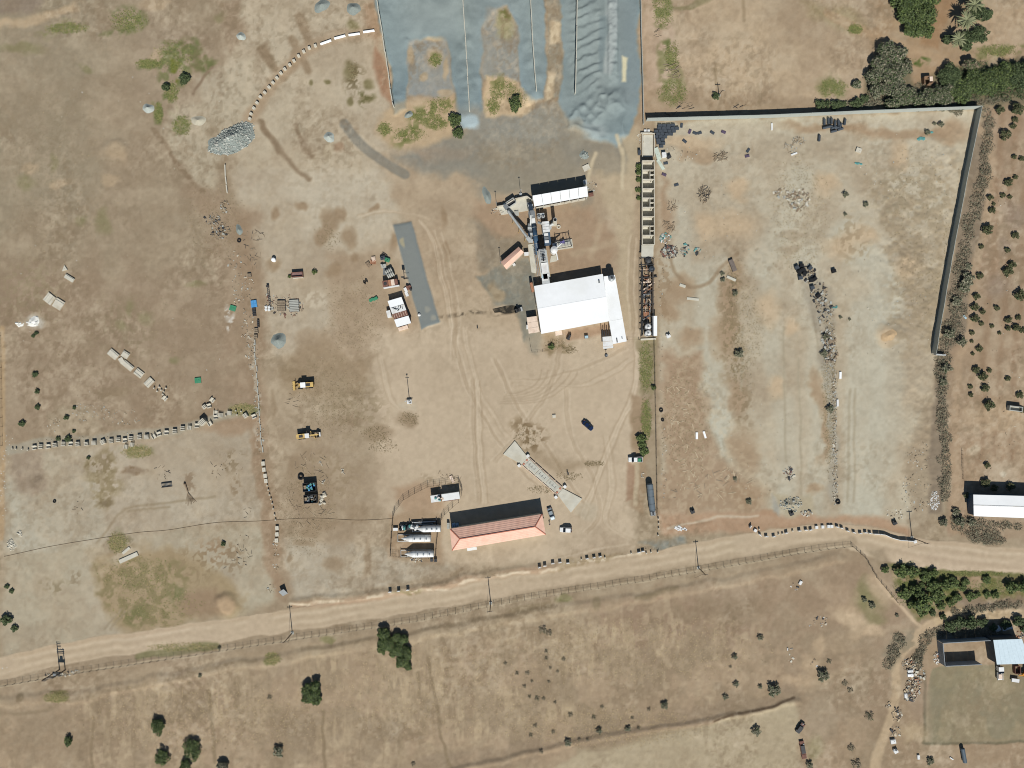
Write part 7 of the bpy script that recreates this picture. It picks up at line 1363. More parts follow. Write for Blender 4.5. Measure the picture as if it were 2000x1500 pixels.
bushes([(15, 1210, 11), (30, 1227, 7), (24, 1154, 5), (15, 1145, 5), (45, 827, 7), (131, 816, 5), (146, 796, 4), (74, 765, 5), (75, 795, 6), (135, 857, 7), (115, 857, 5), (145, 842, 4), (174, 894, 4), (70, 731, 6), (437, 1062, 5), (72, 651, 4), (66, 656, 4)], 'd', 'on the left lots', 'dark low bush', 'bushes of the left lots')
bushes([(1251, 856, 10), (1254, 868, 9), (1257, 882, 10), (1276, 757, 6), (1247, 325, 6), (1247, 338, 7), (1247, 352, 6), (1246, 372, 6), (1247, 388, 5), (1077, 677, 6), (615, 532, 6), (566, 540, 4)], 'g', 'in the middle yard', 'green bush', 'bushes of the middle yard')
bushes([(1397, 190, 8), (1600, 205, 11), (1612, 206, 9), (1630, 207, 12), (1645, 204, 7), (1671, 203, 12), (1687, 194, 10), (1670, 166, 8)], 'd', 'along the upper side of the north wall', 'dark bush', 'bushes above the north wall', True)
bushes([(1650, 381, 6), (1690, 399, 6), (1650, 419, 4), (1641, 620, 4), (1659, 624, 3), (1442, 690, 9), (1435, 572, 6), (1410, 535, 5), (1411, 547, 5), (1836, 244, 7), (1810, 259, 6), (1824, 242, 4), (1620, 798, 8), (1611, 658, 7), (1608, 690, 8), (1462, 980, 6), (1435, 935, 4)], 'y', 'in the debris lot', 'small dusty bush', 'bushes of the debris lot')
# dry brush and grass: uncountable masses
def brush(name, polys, n, h, cols, lab, seed, leaf=.16, twig=True):
    r = random.Random(seed); lo = []
    for (u0, v0, u1, v1, w) in polys:
        L = math.hypot(u1 - u0, v1 - v0); m = max(2, int(L / (w * .55)))
        for k in range(m + 1):
            t = k / m; u, v = u0 + (u1 - u0) * t + r.uniform(-w, w) * .3, v0 + (v1 - v0) * t + r.uniform(-w, w) * .3; s = w * S * r.uniform(.35, .6)
            lo.append((X(u), Y(v), gz(X(u), Y(v)) + h * r.uniform(.08, .25), s * 1.25, s * 1.25, h * r.uniform(.2, .4)))
    me = cloud_mesh(name, lo, int(n * .75), leaf * .8, cols, seed, .85, .02, twig); o = inst(name, me); return tag(o, lab, 'brush', None, 'stuff')
brush('dry_brush', [(1930, 225, 1922, 330, 20), (1922, 330, 1902, 420, 20), (1895, 430, 1880, 520, 20), (1880, 520, 1862, 640, 26), (1855, 640, 1838, 720, 24), (1838, 720, 1842, 860, 18), (1842, 860, 1845, 980, 16)], 16000, 1.8, DRY + GRY, 'strip of dry grey brush outside the east boundary wall', 91, .17)
brush('dry_brush', [(1870, 1025, 1950, 1055, 22), (1860, 1015, 1990, 1030, 12), (1895, 1050, 1960, 1058, 16)], 5000, 1.6, DRY + GRY, 'grey dry brush beside the road below the long white shed', 92, .17)
brush('dry_brush', [(1835, 1232, 1950, 1240, 20), (1820, 1235, 1790, 1290, 18), (1760, 1240, 1735, 1300, 18), (1800, 1270, 1790, 1300, 14), (1860, 1195, 1990, 1180, 12)], 9000, 1.5, DRY + GRY, 'grey dry brush along the path above the enclosure', 93, .17)
brush('dry_brush', [(1790, 195, 1870, 215, 14), (1900, 200, 1960, 195, 14)], 3000, 1.4, DRY + GRY, 'grey dry brush against the north boundary wall corner', 94, .17)
brush('undergrowth', [(1700, 195, 1870, 202, 22), (1720, 160, 1770, 195, 26), (1800, 180, 1870, 190, 24), (1650, 205, 1700, 206, 10)], 9000, 2.2, GRY + DRY[:1], 'grey undergrowth filling the hedge above the boundary wall', 95, .2)
brush('undergrowth', [(1850, 150, 2010, 130, 26), (1870, 185, 2010, 180, 28), (1905, 165, 2010, 155, 28)], 9000, 2.4, DRK, 'dark undergrowth filling the right end of the thick hedge', 96, .2)
def grass(polys, n, cols, lab, seed, sz=.22):
    r = np.random.RandomState(seed); P_ = []
    per = max(1, n // len(polys))
    for u, v, a, b in polys:
        k = per; th = r.uniform(0, 6.28, k); d = np.sqrt(r.uniform(0, 1, k)) * r.uniform(.7, 1.15, k); P_.append(np.stack([u + a * d * np.cos(th), v + b * d * np.sin(th)], 1))
    P_ = np.concatenate(P_); m = len(P_); x = X(P_[:, 0]); y = Y(P_[:, 1])
    ii = np.clip(((P_[:, 0] - us[0]) / ST).astype(int), 0, NU - 1); jj = np.clip(((P_[:, 1] - vs_[0]) / ST).astype(int), 0, NV - 1); z = Z[jj, ii] + .02
    clump = 3; vs2 = []; 
    a = r.uniform(0, 6.28, (m, clump)); s = sz * r.uniform(.5, 1.3, (m, clump)); hh = s * r.uniform(.1, .35, (m, clump))
    cx = x[:, None] + r.normal(0, sz, (m, clump)); cy = y[:, None] + r.normal(0, sz, (m, clump)); cz = np.repeat(z[:, None], clump, 1)
    v0 = np.stack([cx - s * np.cos(a), cy - s * np.sin(a), cz], -1); v1 = np.stack([cx + s * np.cos(a), cy + s * np.sin(a), cz], -1); v2 = np.stack([cx + .6 * s * np.sin(a), cy - .6 * s * np.cos(a), cz + hh], -1)
    co = np.stack([v0, v1, v2], 2).reshape(-1, 3); nf = m * clump; cl = np.array([lin(c) for c in cols]); cc = np.repeat(cl[r.choice(len(cl), nf)] * r.uniform(.75, 1.25, (nf, 1)), 3, 0)
    me = bpy.data.meshes.new('grass'); me.vertices.add(nf * 3); me.vertices.foreach_set('co', co.astype(np.float32).ravel()); me.loops.add(nf * 3); me.loops.foreach_set('vertex_index', np.arange(nf * 3, dtype=np.int32)); me.polygons.add(nf); me.polygons.foreach_set('loop_start', np.arange(0, nf * 3, 3, dtype=np.int32)); me.update(calc_edges=True)
    ca = me.color_attributes.new('Col', 'FLOAT_COLOR', 'POINT'); ca.data.foreach_set('color', np.concatenate([cc, np.ones((nf * 3, 1))], 1).astype(np.float32).ravel()); me.materials.append(M_leaf)
    return tag(inst('grass', me), lab, 'grass', None, 'stuff')
GC = [(104, 114, 62), (120, 122, 74), (88, 102, 54), (140, 132, 86)]
grass([(340, 110, 40, 34), (290, 125, 24, 10), (335, 180, 14, 20), (355, 245, 18, 20), (310, 220, 8, 20), (250, 40, 36, 22), (130, 55, 40, 10)], 3600, GC, 'green weeds in the upper left corner field', 1)
grass([(800, 262, 34, 14), (855, 240, 20, 12), (860, 205, 26, 14), (830, 228, 30, 14), (752, 252, 14, 14), (982, 175, 24, 18), (965, 205, 12, 18), (1010, 190, 20, 20), (850, 118, 12, 12)], 2200, GC, 'green weeds at the mouth of the crushed stone bays', 2)
grass([(1295, 20, 20, 34), (1312, 110, 14, 30), (1315, 180, 28, 26), (1625, 172, 28, 18), (1670, 57, 14, 9), (1950, 98, 40, 12)], 2600, GC, 'green weeds in the upper right field', 3)
grass([(270, 1120, 70, 34), (300, 1180, 90, 44), (230, 1060, 20, 20), (112, 1361, 24, 10), (533, 1285, 16, 11), (270, 882, 30, 12), (475, 800, 26, 12), (360, 1264, 70, 8)], 4600, GC[:2] + [(156, 140, 98), (164, 148, 110), (146, 134, 98)], 'weedy grass on the lower left lots', 4)
grass([(1800, 1150, 60, 40), (1950, 1148, 60, 16), (1880, 1120, 90, 5), (1262, 715, 14, 50), (1262, 820, 10, 40)], 3400, GC, 'green grass below the road bend and along the yard fence', 5)
grass([(850, 1350, 250, 90), (400, 1400, 250, 70), (1250, 1270, 240, 70), (1180, 1420, 200, 40)], 9000, [(176, 156, 120), (160, 142, 108), (186, 166, 130), (146, 130, 100)], 'straw coloured dry grass across the lower field', 6, .2)
grass([(1800, 450, 70, 180), (1450, 640, 40, 120), (1620, 760, 14, 160), (1340, 820, 50, 120), (1560, 420, 60, 120)], 5000, [(150, 136, 104), (134, 122, 94), (168, 150, 114), (120, 114, 84)], 'sparse dry weeds across the debris lot', 7, .18)
grass([(600, 1000, 60, 90), (650, 780, 70, 80), (690, 620, 60, 80), (420, 440, 60, 80), (250, 650, 200, 150), (130, 350, 130, 180)], 5000, [(150, 134, 106), (138, 122, 96), (126, 116, 86), (164, 146, 114)], 'sparse dry weeds on the left side fields', 8, .16)

grass([(1030, 850, 26, 20), (1112, 683, 14, 8), (1085, 672, 20, 10), (800, 818, 20, 14), (750, 870, 30, 16), (735, 845, 30, 16), (1060, 955, 30, 8), (1160, 905, 20, 6), (1112, 930, 26, 8), (690, 140, 10, 22), (640, 460, 24, 30), (1440, 700, 14, 60), (1430, 560, 12, 50)], 1500, [(128, 114, 84), (112, 102, 74), (140, 124, 94)], 'brown weeds dotted over the yard beside the weighbridge and hall', 9, .2)
# ------------------------------------------------------------------ heaps
def heap(name, u, v, ru, rv, rot, h, m, lab, cat='heap', rocks=0, seed=1, rm=None, sharp=1.3, kind=None):
    r = random.Random(seed); t = thing(name, lab, cat, Pg(u, v), math.radians(rot)); q = MB(); n, k = 30, 8
    ph = [r.uniform(0, 6.28) for _ in range(4)]; vs = []; fs = []
    def f(a, d):
        e = 1 + .09 * math.sin(2 * a + ph[0]) + .06 * math.sin(3 * a + ph[1]) + .04 * math.sin(5 * a + ph[2])
        return ru * S * d * e * math.cos(a), rv * S * d * e * math.sin(a), h * (max(0.0, 1 - d) ** sharp) * (1 + .1 * math.sin(4 * a + ph[3]) * d) + r.uniform(-.01, .02) * h - .06
    for j in range(k):
        for i in range(n): vs.append(f(2 * math.pi * i / n, 1 - j / k))
    vs.append((0, 0, h * .97)); c = len(vs) - 1
    for j in range(k - 1):
        for i in range(n): fs.append((j * n + i, j * n + (i + 1) % n, (j + 1) * n + (i + 1) % n, (j + 1) * n + i))
    for i in range(n): fs.append(((k - 1) * n + i, (k - 1) * n + (i + 1) % n, c))
    q.add(vs, fs).part('mound', m, t, True)
    if rocks:
        q = MB()
        for i in range(rocks):
            a, d = r.uniform(0, 6.28), math.sqrt(r.random()) * 1.02; x, y, z = f(a, d); q.mi = i % 3; q.rock(x, y, z + .1, r.uniform(.15, .55) * (1.3 if r.random() < .1 else .8))
        o = q.part('stones', rm or [M_gravel, M_conc, mat('pale_stone', (176, 180, 172), .9, var=.2)], t); o['kind'] = 'stuff'
    return t
M_gravel = mat('gravel_heap', (138, 146, 140), .95, var=.12, scale=3, bump=.6)
M_gravp = mat('pale_gravel_heap', (172, 178, 170), .95, var=.1, scale=3, bump=.6)
M_lime = mat('white_lime', (232, 232, 224), .95, var=.06, scale=1)
heap('stone_mound', 455, 272, 46, 27, 24, 3.0, M_gravel, 'large mound of grey broken stone at the end of the curved cube row', 'mound', 620, 1)
heap('gravel_heap', 424, 285, 16, 20, 70, 1.0, M_gravel, 'smooth grey gravel apron at the left of the stone mound', 'heap', 0, 2)
heap('gravel_heap', 629, 11, 17, 13, 30, 1.2, M_gravel, 'irregular blue grey gravel heap at the upper edge, left of two', 'heap', 0, 3)
heap('gravel_heap', 690, 17, 14, 14, 0, 1.4, M_gravel, 'round blue grey gravel heap at the upper edge, right of two', 'heap', 0, 4)
heap('gravel_heap', 643, 268, 12, 11, 0, 1.3, M_gravp, 'small pale gravel heap beside the grey curved track', 'heap', 0, 5)
heap('gravel_heap', 545, 665, 17, 15, 0, 2.0, M_gravel, 'smooth round grey gravel cone in the middle left yard', 'heap', 0, 6, sharp=1.5)
heap('gravel_heap', 290, 212, 12, 11, 0, 1.3, M_gravp, 'small gravel heap left of the upper left weeds', 'heap', 0, 7)
heap('gravel_heap', 388, 236, 16, 12, 0, .9, mat('sandy_heap', (184, 178, 158), .95, var=.08, bump=.4), 'low sandy grey heap above the stone mound', 'heap', 0, 8)
heap('gravel_heap', 951, 383, 8, 20, 14, 1.0, M_gravel, 'narrow grey gravel heap west of the feeder platform', 'heap', 0, 9)
heap('gravel_heap', 467, 449, 7, 12, 10, .9, M_gravel, 'small pear shaped grey heap in the left scrap line', 'heap', 0, 10)
heap('gravel_heap', 471, 71, 10, 9, 0, 1.1, M_gravp, 'pale heap at the upper end of the left weed lane', 'heap', 0, 11)
heap('gravel_heap', 1141, 303, 10, 9, 0, .8, M_gravel, 'low grey heap above the square cream plate', 'heap', 12, 12)
heap('gravel_heap', 798, 224, 9, 7, 30, 1.0, M_gravel, 'small grey heap at the foot of the westernmost bay wall', 'heap', 0, 13)
heap('lime_heap', 66, 628, 13, 12, 20, .8, M_lime, 'bright white powder heap on the left field', 'heap', 20, 14, [M_lime, M_lime, M_white2])
heap('lime_heap', 38, 634, 10, 5, -20, .3, M_lime, 'thin white powder spill left of the white heap', 'heap', 8, 15, [M_lime, M_lime, M_white2])
heap('lime_heap', 22, 1064, 8, 11, 0, .7, M_cream, 'pale rubble heap on the left boundary', 'heap', 60, 16, [M_cream, M_cream, M_slab])
heap('lime_heap', 39, 1043, 5, 6, 0, .4, M_cream, 'tiny pale rubble heap above the boundary heap', 'heap', 16, 17, [M_cream, M_cream, M_slab])
heap('rubble_heap', 1735, 655, 15, 12, 20, .6, mat('orange_spoil', (190, 164, 128), .95, var=.1, bump=.5), 'low orange earth heap in the debris lot near the east wall', 'heap', 0, 18)
heap('rubble_heap', 1545, 985, 24, 14, 10, 1.0, mat('grey_spoil', (168, 160, 138), .95, var=.12, bump=.6), 'bulldozed grey earth heap at the foot of the debris lot', 'heap', 60, 19)
# ------------------------------------------------------------------ loose debris (masses nobody could count)
DM = {'wood': M_wood2, 'pale': mat('bleached_timber', (192, 176, 148), .9, var=.15), 'conc': M_conc, 'dark': M_dsteel, 'white': M_white2, 'brick': M_brick, 'teal': M_teal, 'soil': mat('rubble_soil', (160, 146, 122), .95, var=.15), 'brush': mat('brushwood', (146, 130, 108), .95, var=.2), 'rust': M_rust, 'cream': M_cream}
def debris(lab, spots, n, kinds, size=(.3, 1.2), seed=1, shape='mix', thin=.12, flat=.35, ori=None, name='debris', hgt=0.0):
    n = int(n * (.6 if shape == 'stick' else .8)); r = random.Random(seed); ms = [DM[k] for k in kinds]; q = MB(); W = [a * b for _, _, a, b in spots]
    for i in range(n):
        u, v, a, b = r.choices(spots, W)[0]; th = r.uniform(0, 6.28); d = math.sqrt(r.random()); p = Pg(u + a * d * math.cos(th), v + b * d * math.sin(th)); L = r.uniform(*size); q.mi = r.randrange(len(ms)); z = p.z + r.uniform(0, hgt) * (1 - d * .8)
        k = shape if shape != 'mix' else r.choice(('stick', 'box', 'rock', 'box'))
        if k == 'stick':
            an = (ori + r.gauss(0, .35)) if ori is not None else r.uniform(0, 3.14); dx = Vector((math.cos(an), math.sin(an), 0)) * L; w = thin * r.uniform(.45, 1.0)
            q.bar((p.x - dx.x * .5, p.y - dx.y * .5, z + .05), (p.x + dx.x * .5, p.y + dx.y * .5, z + .05 + r.uniform(0, flat)), w * (1.7 if flat < .05 else 1), min(w, .07))
        elif k == 'box': q.box(p.x, p.y, z - .02, L, L * r.uniform(.3, .8), r.uniform(.08, .4) * min(1, L), r.uniform(0, 3.14))
        else: q.rock(p.x, p.y, z + .05, L * .35)
    o = q.part(name, ms); return tag(o, lab, 'debris', None, 'stuff')
debris('line of broken rubble running down the middle of the debris lot', [(1624, 680, 11, 40), (1629, 760, 5, 50), (1630, 830, 4, 50), (1631, 900, 5, 50), (1631, 960, 6, 26)], 620, ['conc', 'soil', 'soil', 'cream', 'brush'], (.2, .7), 1)
debris('dark junk heap at the top of the rubble line', [(1578, 535, 16, 20), (1600, 575, 16, 24), (1612, 610, 18, 24)], 230, ['dark', 'conc', 'wood', 'soil'], (.3, 1.2), 2, hgt=.5)
debris('tangled brown junk at the lower half of the rubble line', [(1618, 665, 14, 22), (1622, 695, 14, 16)], 220, ['dark', 'wood', 'brush', 'conc'], (.3, 1.2), 3, hgt=.4)
debris('mixed junk heap beside the pale flat roofed block', [(1308, 492, 18, 12)], 260, ['wood', 'conc', 'cream', 'rust', 'dark'], (.3, 1.1), 4, hgt=.5)
debris('blue grey sheets and junk right of the mixed junk heap', [(1338, 488, 10, 12), (1362, 490, 6, 8)], 90, ['teal', 'dark', 'conc', 'wood'], (.3, 1.0), 5)
debris('teal rags and white scraps beside the roofless rooms', [(1300, 465, 12, 10)], 90, ['teal', 'white', 'conc', 'brush'], (.3, 1.0), 6)
debris('grey branches dumped beside the roofless rooms', [(1312, 402, 10, 12), (1306, 442, 12, 12)], 110, ['brush', 'wood'], (.6, 1.8), 7, 'stick', .14)
debris('dark brushwood pile in the upper left of the debris lot', [(1375, 380, 12, 16)], 130, ['brush', 'dark', 'wood'], (.5, 1.8), 8, 'stick', .14, hgt=.6)
debris('pale brushwood pile in the upper middle of the debris lot', [(1408, 307, 15, 9)], 80, ['brush', 'wood'], (.7, 2.0), 9, 'stick', .14, hgt=.4)
debris('dark branch heap below the north wall', [(1543, 288, 14, 9), (1560, 275, 14, 8)], 90, ['brush', 'wood', 'conc'], (.5, 1.7), 10, 'stick', .13)
debris('junk and branches in the centre of the debris lot', [(1530, 378, 20, 10), (1560, 390, 22, 22)], 190, ['conc', 'wood', 'brush', 'cream'], (.3, 1.2), 11)
debris('cut branches dumped beside the upper green strip', [(1284, 66, 8, 7), (1310, 133, 18, 9), (1318, 147, 12, 7)], 60, ['brush', 'wood'], (.8, 2.4), 12, 'stick', .16, ori=.3)
debris('dark branches lying against the north wall', [(1340, 206, 18, 8), (1308, 221, 12, 3), (1445, 209, 10, 4)], 40, ['brush', 'dark'], (.8, 2.4), 13, 'stick', .18, ori=.25)
debris('pale timber offcuts strewn along the yard fence side of the debris lot', [(1325, 860, 34, 50), (1320, 780, 30, 50), (1350, 920, 36, 40)], 120, ['pale', 'pale'], (.8, 2.2), 14, 'stick', .15, .04)
debris('pale poles strewn in the lower corner of the debris lot', [(1400, 945, 70, 30), (1340, 960, 30, 30), (1420, 925, 30, 12)], 95, ['pale', 'pale', 'wood'], (.8, 2.8), 15, 'stick', .15, .04)
debris('fine rubbish strewn across the debris lot', [(1400, 450, 100, 100), (1420, 660, 90, 80), (1740, 600, 90, 120), (1760, 330, 120, 70), (1480, 860, 60, 120)], 420, ['cream', 'conc', 'brush', 'soil'], (.12, .5), 16)
debris('purple brown junk heap near the foot of the debris lot', [(1540, 925, 12, 14), (1575, 1002, 12, 6)], 120, ['rust', 'conc', 'cream', 'dark'], (.3, 1.1), 17)
debris('glittering white rubbish near the end of the east side', [(1825, 978, 9, 20)], 160, ['white', 'white', 'conc'], (.15, .5), 18, 'box')
debris('stones and rubbish below the broken end of the east wall', [(1795, 890, 26, 30), (1790, 960, 30, 40), (1745, 1005, 20, 14)], 260, ['conc', 'cream', 'soil', 'brush'], (.15, .7), 19)
debris('rubble and dark scrap at the upper left scrap line', [(415, 428, 16, 12), (430, 452, 20, 16), (440, 405, 10, 14)], 330, ['dark', 'conc', 'wood', 'soil', 'brush'], (.25, .9), 20, hgt=.3)
debris('loose planks and pipes at the left scrap line', [(488, 470, 14, 18), (505, 455, 14, 14), (492, 505, 18, 20)], 70, ['wood', 'dark', 'brush'], (.6, 2.2), 21, 'stick', .16, .15)
debris('scattered scraps along the left scrap line', [(460, 510, 16, 20), (475, 560, 22, 30), (482, 640, 14, 40), (490, 690, 12, 40), (465, 585, 14, 10)], 260, ['soil', 'conc', 'wood', 'cream', 'brush'], (.2, .8), 22)
debris('ring of scrap iron around the engine slab', [(560, 598, 34, 22), (526, 590, 12, 20)], 190, ['rust', 'wood', 'dark', 'conc'], (.2, .9), 23)
debris('bare branches strewn round the two dumpsters', [(610, 905, 34, 24), (625, 950, 24, 30), (585, 970, 24, 30), (620, 1000, 40, 16), (600, 1025, 30, 10)], 150, ['wood', 'brush', 'pale'], (.7, 2.6), 24, 'stick', .12, .2)
debris('grey rods laid out below the wheel loader', [(572, 782, 14, 18)], 16, ['wood', 'brush'], (1.0, 2.2), 25, 'stick', .15, .05, ori=0)
debris('short sticks strewn on the lower left lots', [(425, 912, 18, 24), (460, 920, 14, 26), (155, 985, 14, 20), (310, 925, 24, 14), (475, 1080, 18, 40), (455, 1100, 20, 16), (485, 1000, 8, 20)], 120, ['wood', 'brush', 'dark'], (.4, 1.4), 26, 'stick', .15, .1)
debris('grey stones along the bent row of ribbed blocks', [(100, 862, 50, 3), (200, 855, 60, 3), (300, 846, 60, 3), (105, 830, 14, 24), (180, 805, 40, 20), (245, 815, 30, 16)], 260, ['cream', 'conc', 'soil'], (.15, .55), 27)
debris('rubbish heap beside the path left of the enclosure', [(1778, 1298, 16, 14), (1790, 1320, 18, 18), (1782, 1345, 16, 20), (1778, 1362, 14, 8)], 520, ['cream', 'dark', 'pale', 'wood', 'conc', 'soil', 'brick', 'brush'], (.25, 1.1), 28, hgt=.4)
debris('rubbish tail further down the path', [(1752, 1395, 10, 14), (1748, 1430, 12, 14), (1735, 1375, 6, 6)], 90, ['cream', 'dark', 'pale', 'wood'], (.3, 1.3), 29)
debris('rubbish behind the pale blue house', [(1993, 1240, 10, 10), (1830, 1285, 8, 12)], 90, ['cream', 'white', 'brick', 'dark'], (.3, 1.0), 30)
debris('rubbish and stones in the lower field right of centre', [(1600, 1215, 26, 12), (1555, 1145, 12, 8), (1545, 1275, 8, 30), (1590, 1296, 8, 8)], 70, ['dark', 'cream', 'white', 'brush'], (.2, .9), 31)
debris('scattered stones round the transformer poles', [(112, 1318, 26, 4), (145, 1312, 12, 4)], 90, ['conc', 'cream', 'dark'], (.2, .8), 32)
debris('pale litter along the left boundary', [(10, 900, 8, 60), (8, 960, 10, 60), (20, 850, 14, 20), (15, 1290, 12, 30)], 60, ['white', 'cream'], (.12, .4), 33, 'box')
debris('scrap and cloth outside the south fence of the tank compound', [(811, 1093, 10, 4), (821, 1094, 5, 3)], 30, ['rust', 'dark', 'pale', 'cream'], (.3, .9), 34)
debris('loose dirt clods and litter over the open yard', [(1000, 760, 220, 110), (640, 640, 120, 110), (900, 480, 120, 80)], 160, ['brush', 'cream', 'soil'], (.1, .3), 35, 'rock')
debris('stones round the feeder platform', [(972, 412, 14, 10), (1012, 385, 12, 4), (1155, 365, 10, 12), (1250, 272, 8, 12)], 120, ['cream', 'conc', 'dark'], (.2, .6), 36)
debris('branches at the fence corner north of the white topped trailer', [(868, 928, 14, 8), (890, 932, 14, 6)], 36, ['brush', 'wood'], (.5, 1.6), 37, 'stick', .1)
debris('litter strewn over the left fields', [(250, 700, 220, 120), (150, 500, 140, 120), (250, 200, 180, 160)], 90, ['white', 'cream', 'brush'], (.1, .35), 38, 'box')
debris('pale stones on the pasture at the far right', [(1960, 640, 40, 260), (1950, 900, 40, 60)], 90, ['brush', 'cream'], (.15, .5), 39)
# ------------------------------------------------------------------ single dark bales and mats
BALE = MB().box(0, 0, 0, 1.5, .95, .8, 0, .06).box(-.35, 0, .8, .06, .8, .03).box(.35, 0, .8, .06, .8, .03).mesh('dark_bale', M_dgrey)
k = 0
for row, (v, u0, n) in enumerate(((246, 1288, 4), (251.5, 1284, 5), (257, 1281, 5), (262.5, 1281, 4), (268, 1281, 3), (274, 1282, 2), (280, 1286, 2), (286, 1288, 1))):
    for j in range(n): k += 1; item('dark_bale', BALE, u0 + 8.6 * j + 3 * (row % 2), v + rng.uniform(-.5, .5), rng.uniform(-.12, .12), f"slate grey bale stacked at the pen corner, {ordw(k)} counting rows from the top", 'bale', 'bales at the pen corner')
ROLL = MB().cyl((-1.0, 0, .45), (1.0, 0, .45), .45, n=12).cyl((-1.02, 0, .45), (1.02, 0, .45), .18, n=8).mesh('dark_roll', M_dgrey)
for k, (u, v, rz) in enumerate([(1609, 239, 1.57), (1617, 237, 1.57), (1623, 237, 1.57), (1630, 242, 1.5), (1637, 241, 1.6), (1649, 239, 1.4), (1611, 250, .2), (1619, 248, .1), (1627, 250, .3), (1634, 250, .1), (1640, 247, 1.2), (1627, 257, .2), (1640, 253, .3), (1599, 271, 1.5)]): item('dark_roll', ROLL, u, v, rz, f"dark roll below the north wall, {ordw(k + 1)} of the rolls counting rows from the upper left", 'roll', 'dark rolls below the north wall')
for k, (u, v, rz, m) in enumerate([(1331, 245, 1.4, 0), (1347, 257, 1.2, 1), (1357, 260, -.4, 0), (1366, 260, .3, 0), (1391, 259, -.6, 0), (1413, 258, -.4, 1), (1337, 276, -.7, 0), (1300, 319, .1, 0), (1297, 341, -.4, 1), (1321, 361, .3, 0), (1461, 294, 1.0, 0), (1459, 305, .2, 1)]): solo('rubber_mat', MB().box(0, 0, 0, 1.6, .9, .22).box(.4, .2, .22, .5, .4, .1).box(-.5, -.2, .22, .3, .5, .08), M_dgrey if m == 0 else mat('purple_mat', (92, 80, 100), .8, var=.1), f"dark mat or crate scattered below the north wall, {ordw(k + 1)} from the pen corner outward", 'mat', Pg(u, v), rz, 'dark mats scattered in the debris lot')
for k, (u, v, rz) in enumerate([(1555, 523, .4), (1564, 519, 0), (1567, 527, .2), (1581, 524, .8), (1560, 531, .6), (1570, 534, -.5), (1562, 543, .2), (1583, 548, .1), (1590, 545, .7), (1585, 562, .2), (1627, 530, .3), (1597, 578, .6)]): solo('black_crate', MB().box(0, 0, 0, 1.4, 1.2, 1.0).box(0, 0, 1.0, 1.0, .8, .06).box(.6, 0, .3, .3, .9, .5), M_black if k % 3 else M_dgrey, f"black box in the dark junk heap, {ordw(k + 1)} counting from its upper left", 'box', Pg(u, v), rz, 'black boxes of the dark junk heap')
for u, v, L, w, h, deg, m, lab in ((1284, 301, 4.4, 1.5, .5, -72, mat('pale_green_panel', (196, 206, 192), .8), 'long pale green panel leaning beside the bales, upper of two'), (1290, 322, 4.0, 1.1, .4, -58, MATS['pale_green_panel'], 'long pale green panel beside the bales, lower of two'), (1430, 519, 4.2, 1.5, .9, -68, mat('taupe_box', (120, 110, 102), .8), 'long taupe box in the left middle of the debris lot'), (1428, 544, 3.4, .9, .3, -24, M_slab, 'pale panel below the taupe box'), (1333, 558, 2.2, 1.0, .2, -20, M_slab, 'pale sheet above the long pale sheet beside the wheel track'), (1353, 584, 4.2, .9, .2, -6, M_slab, 'long pale sheet beside the wheel track'), (1360.7, 851, 2.4, .8, .3, 90, M_white, 'upright white plate, left of two in the timber strewn corner'), (1376, 849, 2.5, .7, .3, -72, M_white, 'tilted white plate, right of two in the timber strewn corner'), (1640.5, 733, 2.4, .8, .4, 88, M_white, 'white block at the top of the thin rubble line'), (1635.3, 787, 2.4, .7, .4, 90, M_white2, 'white plank lower on the thin rubble line'), (1507, 248, 2.4, .6, .4, 90, M_white2, 'upright white plank below the north wall'), (1550.5, 301, 2.2, .6, .3, 20, M_white2, 'white plank beside the dark branch heap'), (1676.5, 294, 1.9, 1.6, .5, -20, M_cream, 'pale square slab beside a dusty bush'), (1777, 1310, 1.9, .9, .6, 5, M_white2, 'white cabinet in the rubbish heap, upper of two'), (1777, 1318, 2.0, 1.0, .6, 3, M_white, 'white cabinet in the rubbish heap, lower of two'), (1768, 1358, 1.0, 1.6, .6, 3, M_white2, 'white upright box at the foot of the rubbish heap'), (1743, 1447, 1.8, 1.4, .8, 10, M_white2, 'white box beside the path below the rubbish'), (1793, 1478, .9, 1.5, .5, 3, M_white2, 'pale box in the lower right corner field'), (1563, 1138, 1.4, 1.0, .4, 60, M_white2, 'white box on the lower field below the fence'), (1858, 1481, 1.4, .4, .3, -35, M_white2, 'thin white plank left of the slim grey tank'), (1253, 340, .3, 1.0, .5, 0, M_conc, 'small grey stub against the roofless rooms'), (1248, 299, .9, 1.6, 1.2, 0, M_dgrey, 'small grey cabinet west of the pen'), (1296, 304, 1.5, 1.7, 1.3, 5, M_white2, 'white machine cabinet beside the pale green panels'), (1948, 1228, 1.9, 1.8, .3, 30, M_white2, 'pale square sheet behind the pale blue house'), (1967, 1226, 3.6, 1.4, .3, 15, M_white2, 'long pale sheet behind the pale blue house'), (1884, 619, 1.6, .6, .2, -50, mat('pale_blue', (176, 204, 214), .6), 'pale blue scrap beside the orange path'), (1833, 693, 3.4, .5, 1.6, -4, M_lsteel, 'pale end panel at the broken foot of the east wall')):
    q = MB().box(0, 0, 0, L, w, h).box(0, w * .3, h, L * .96, .08, .06)
    if h > .4: q.box(L * .2, -w * .1, h, L * .25, w * .3, .08)
    solo('loose_panel' if h < .5 else 'cabinet', q, m, lab, 'panel' if h < .5 else 'cabinet', Pg(u, v), math.radians(deg))
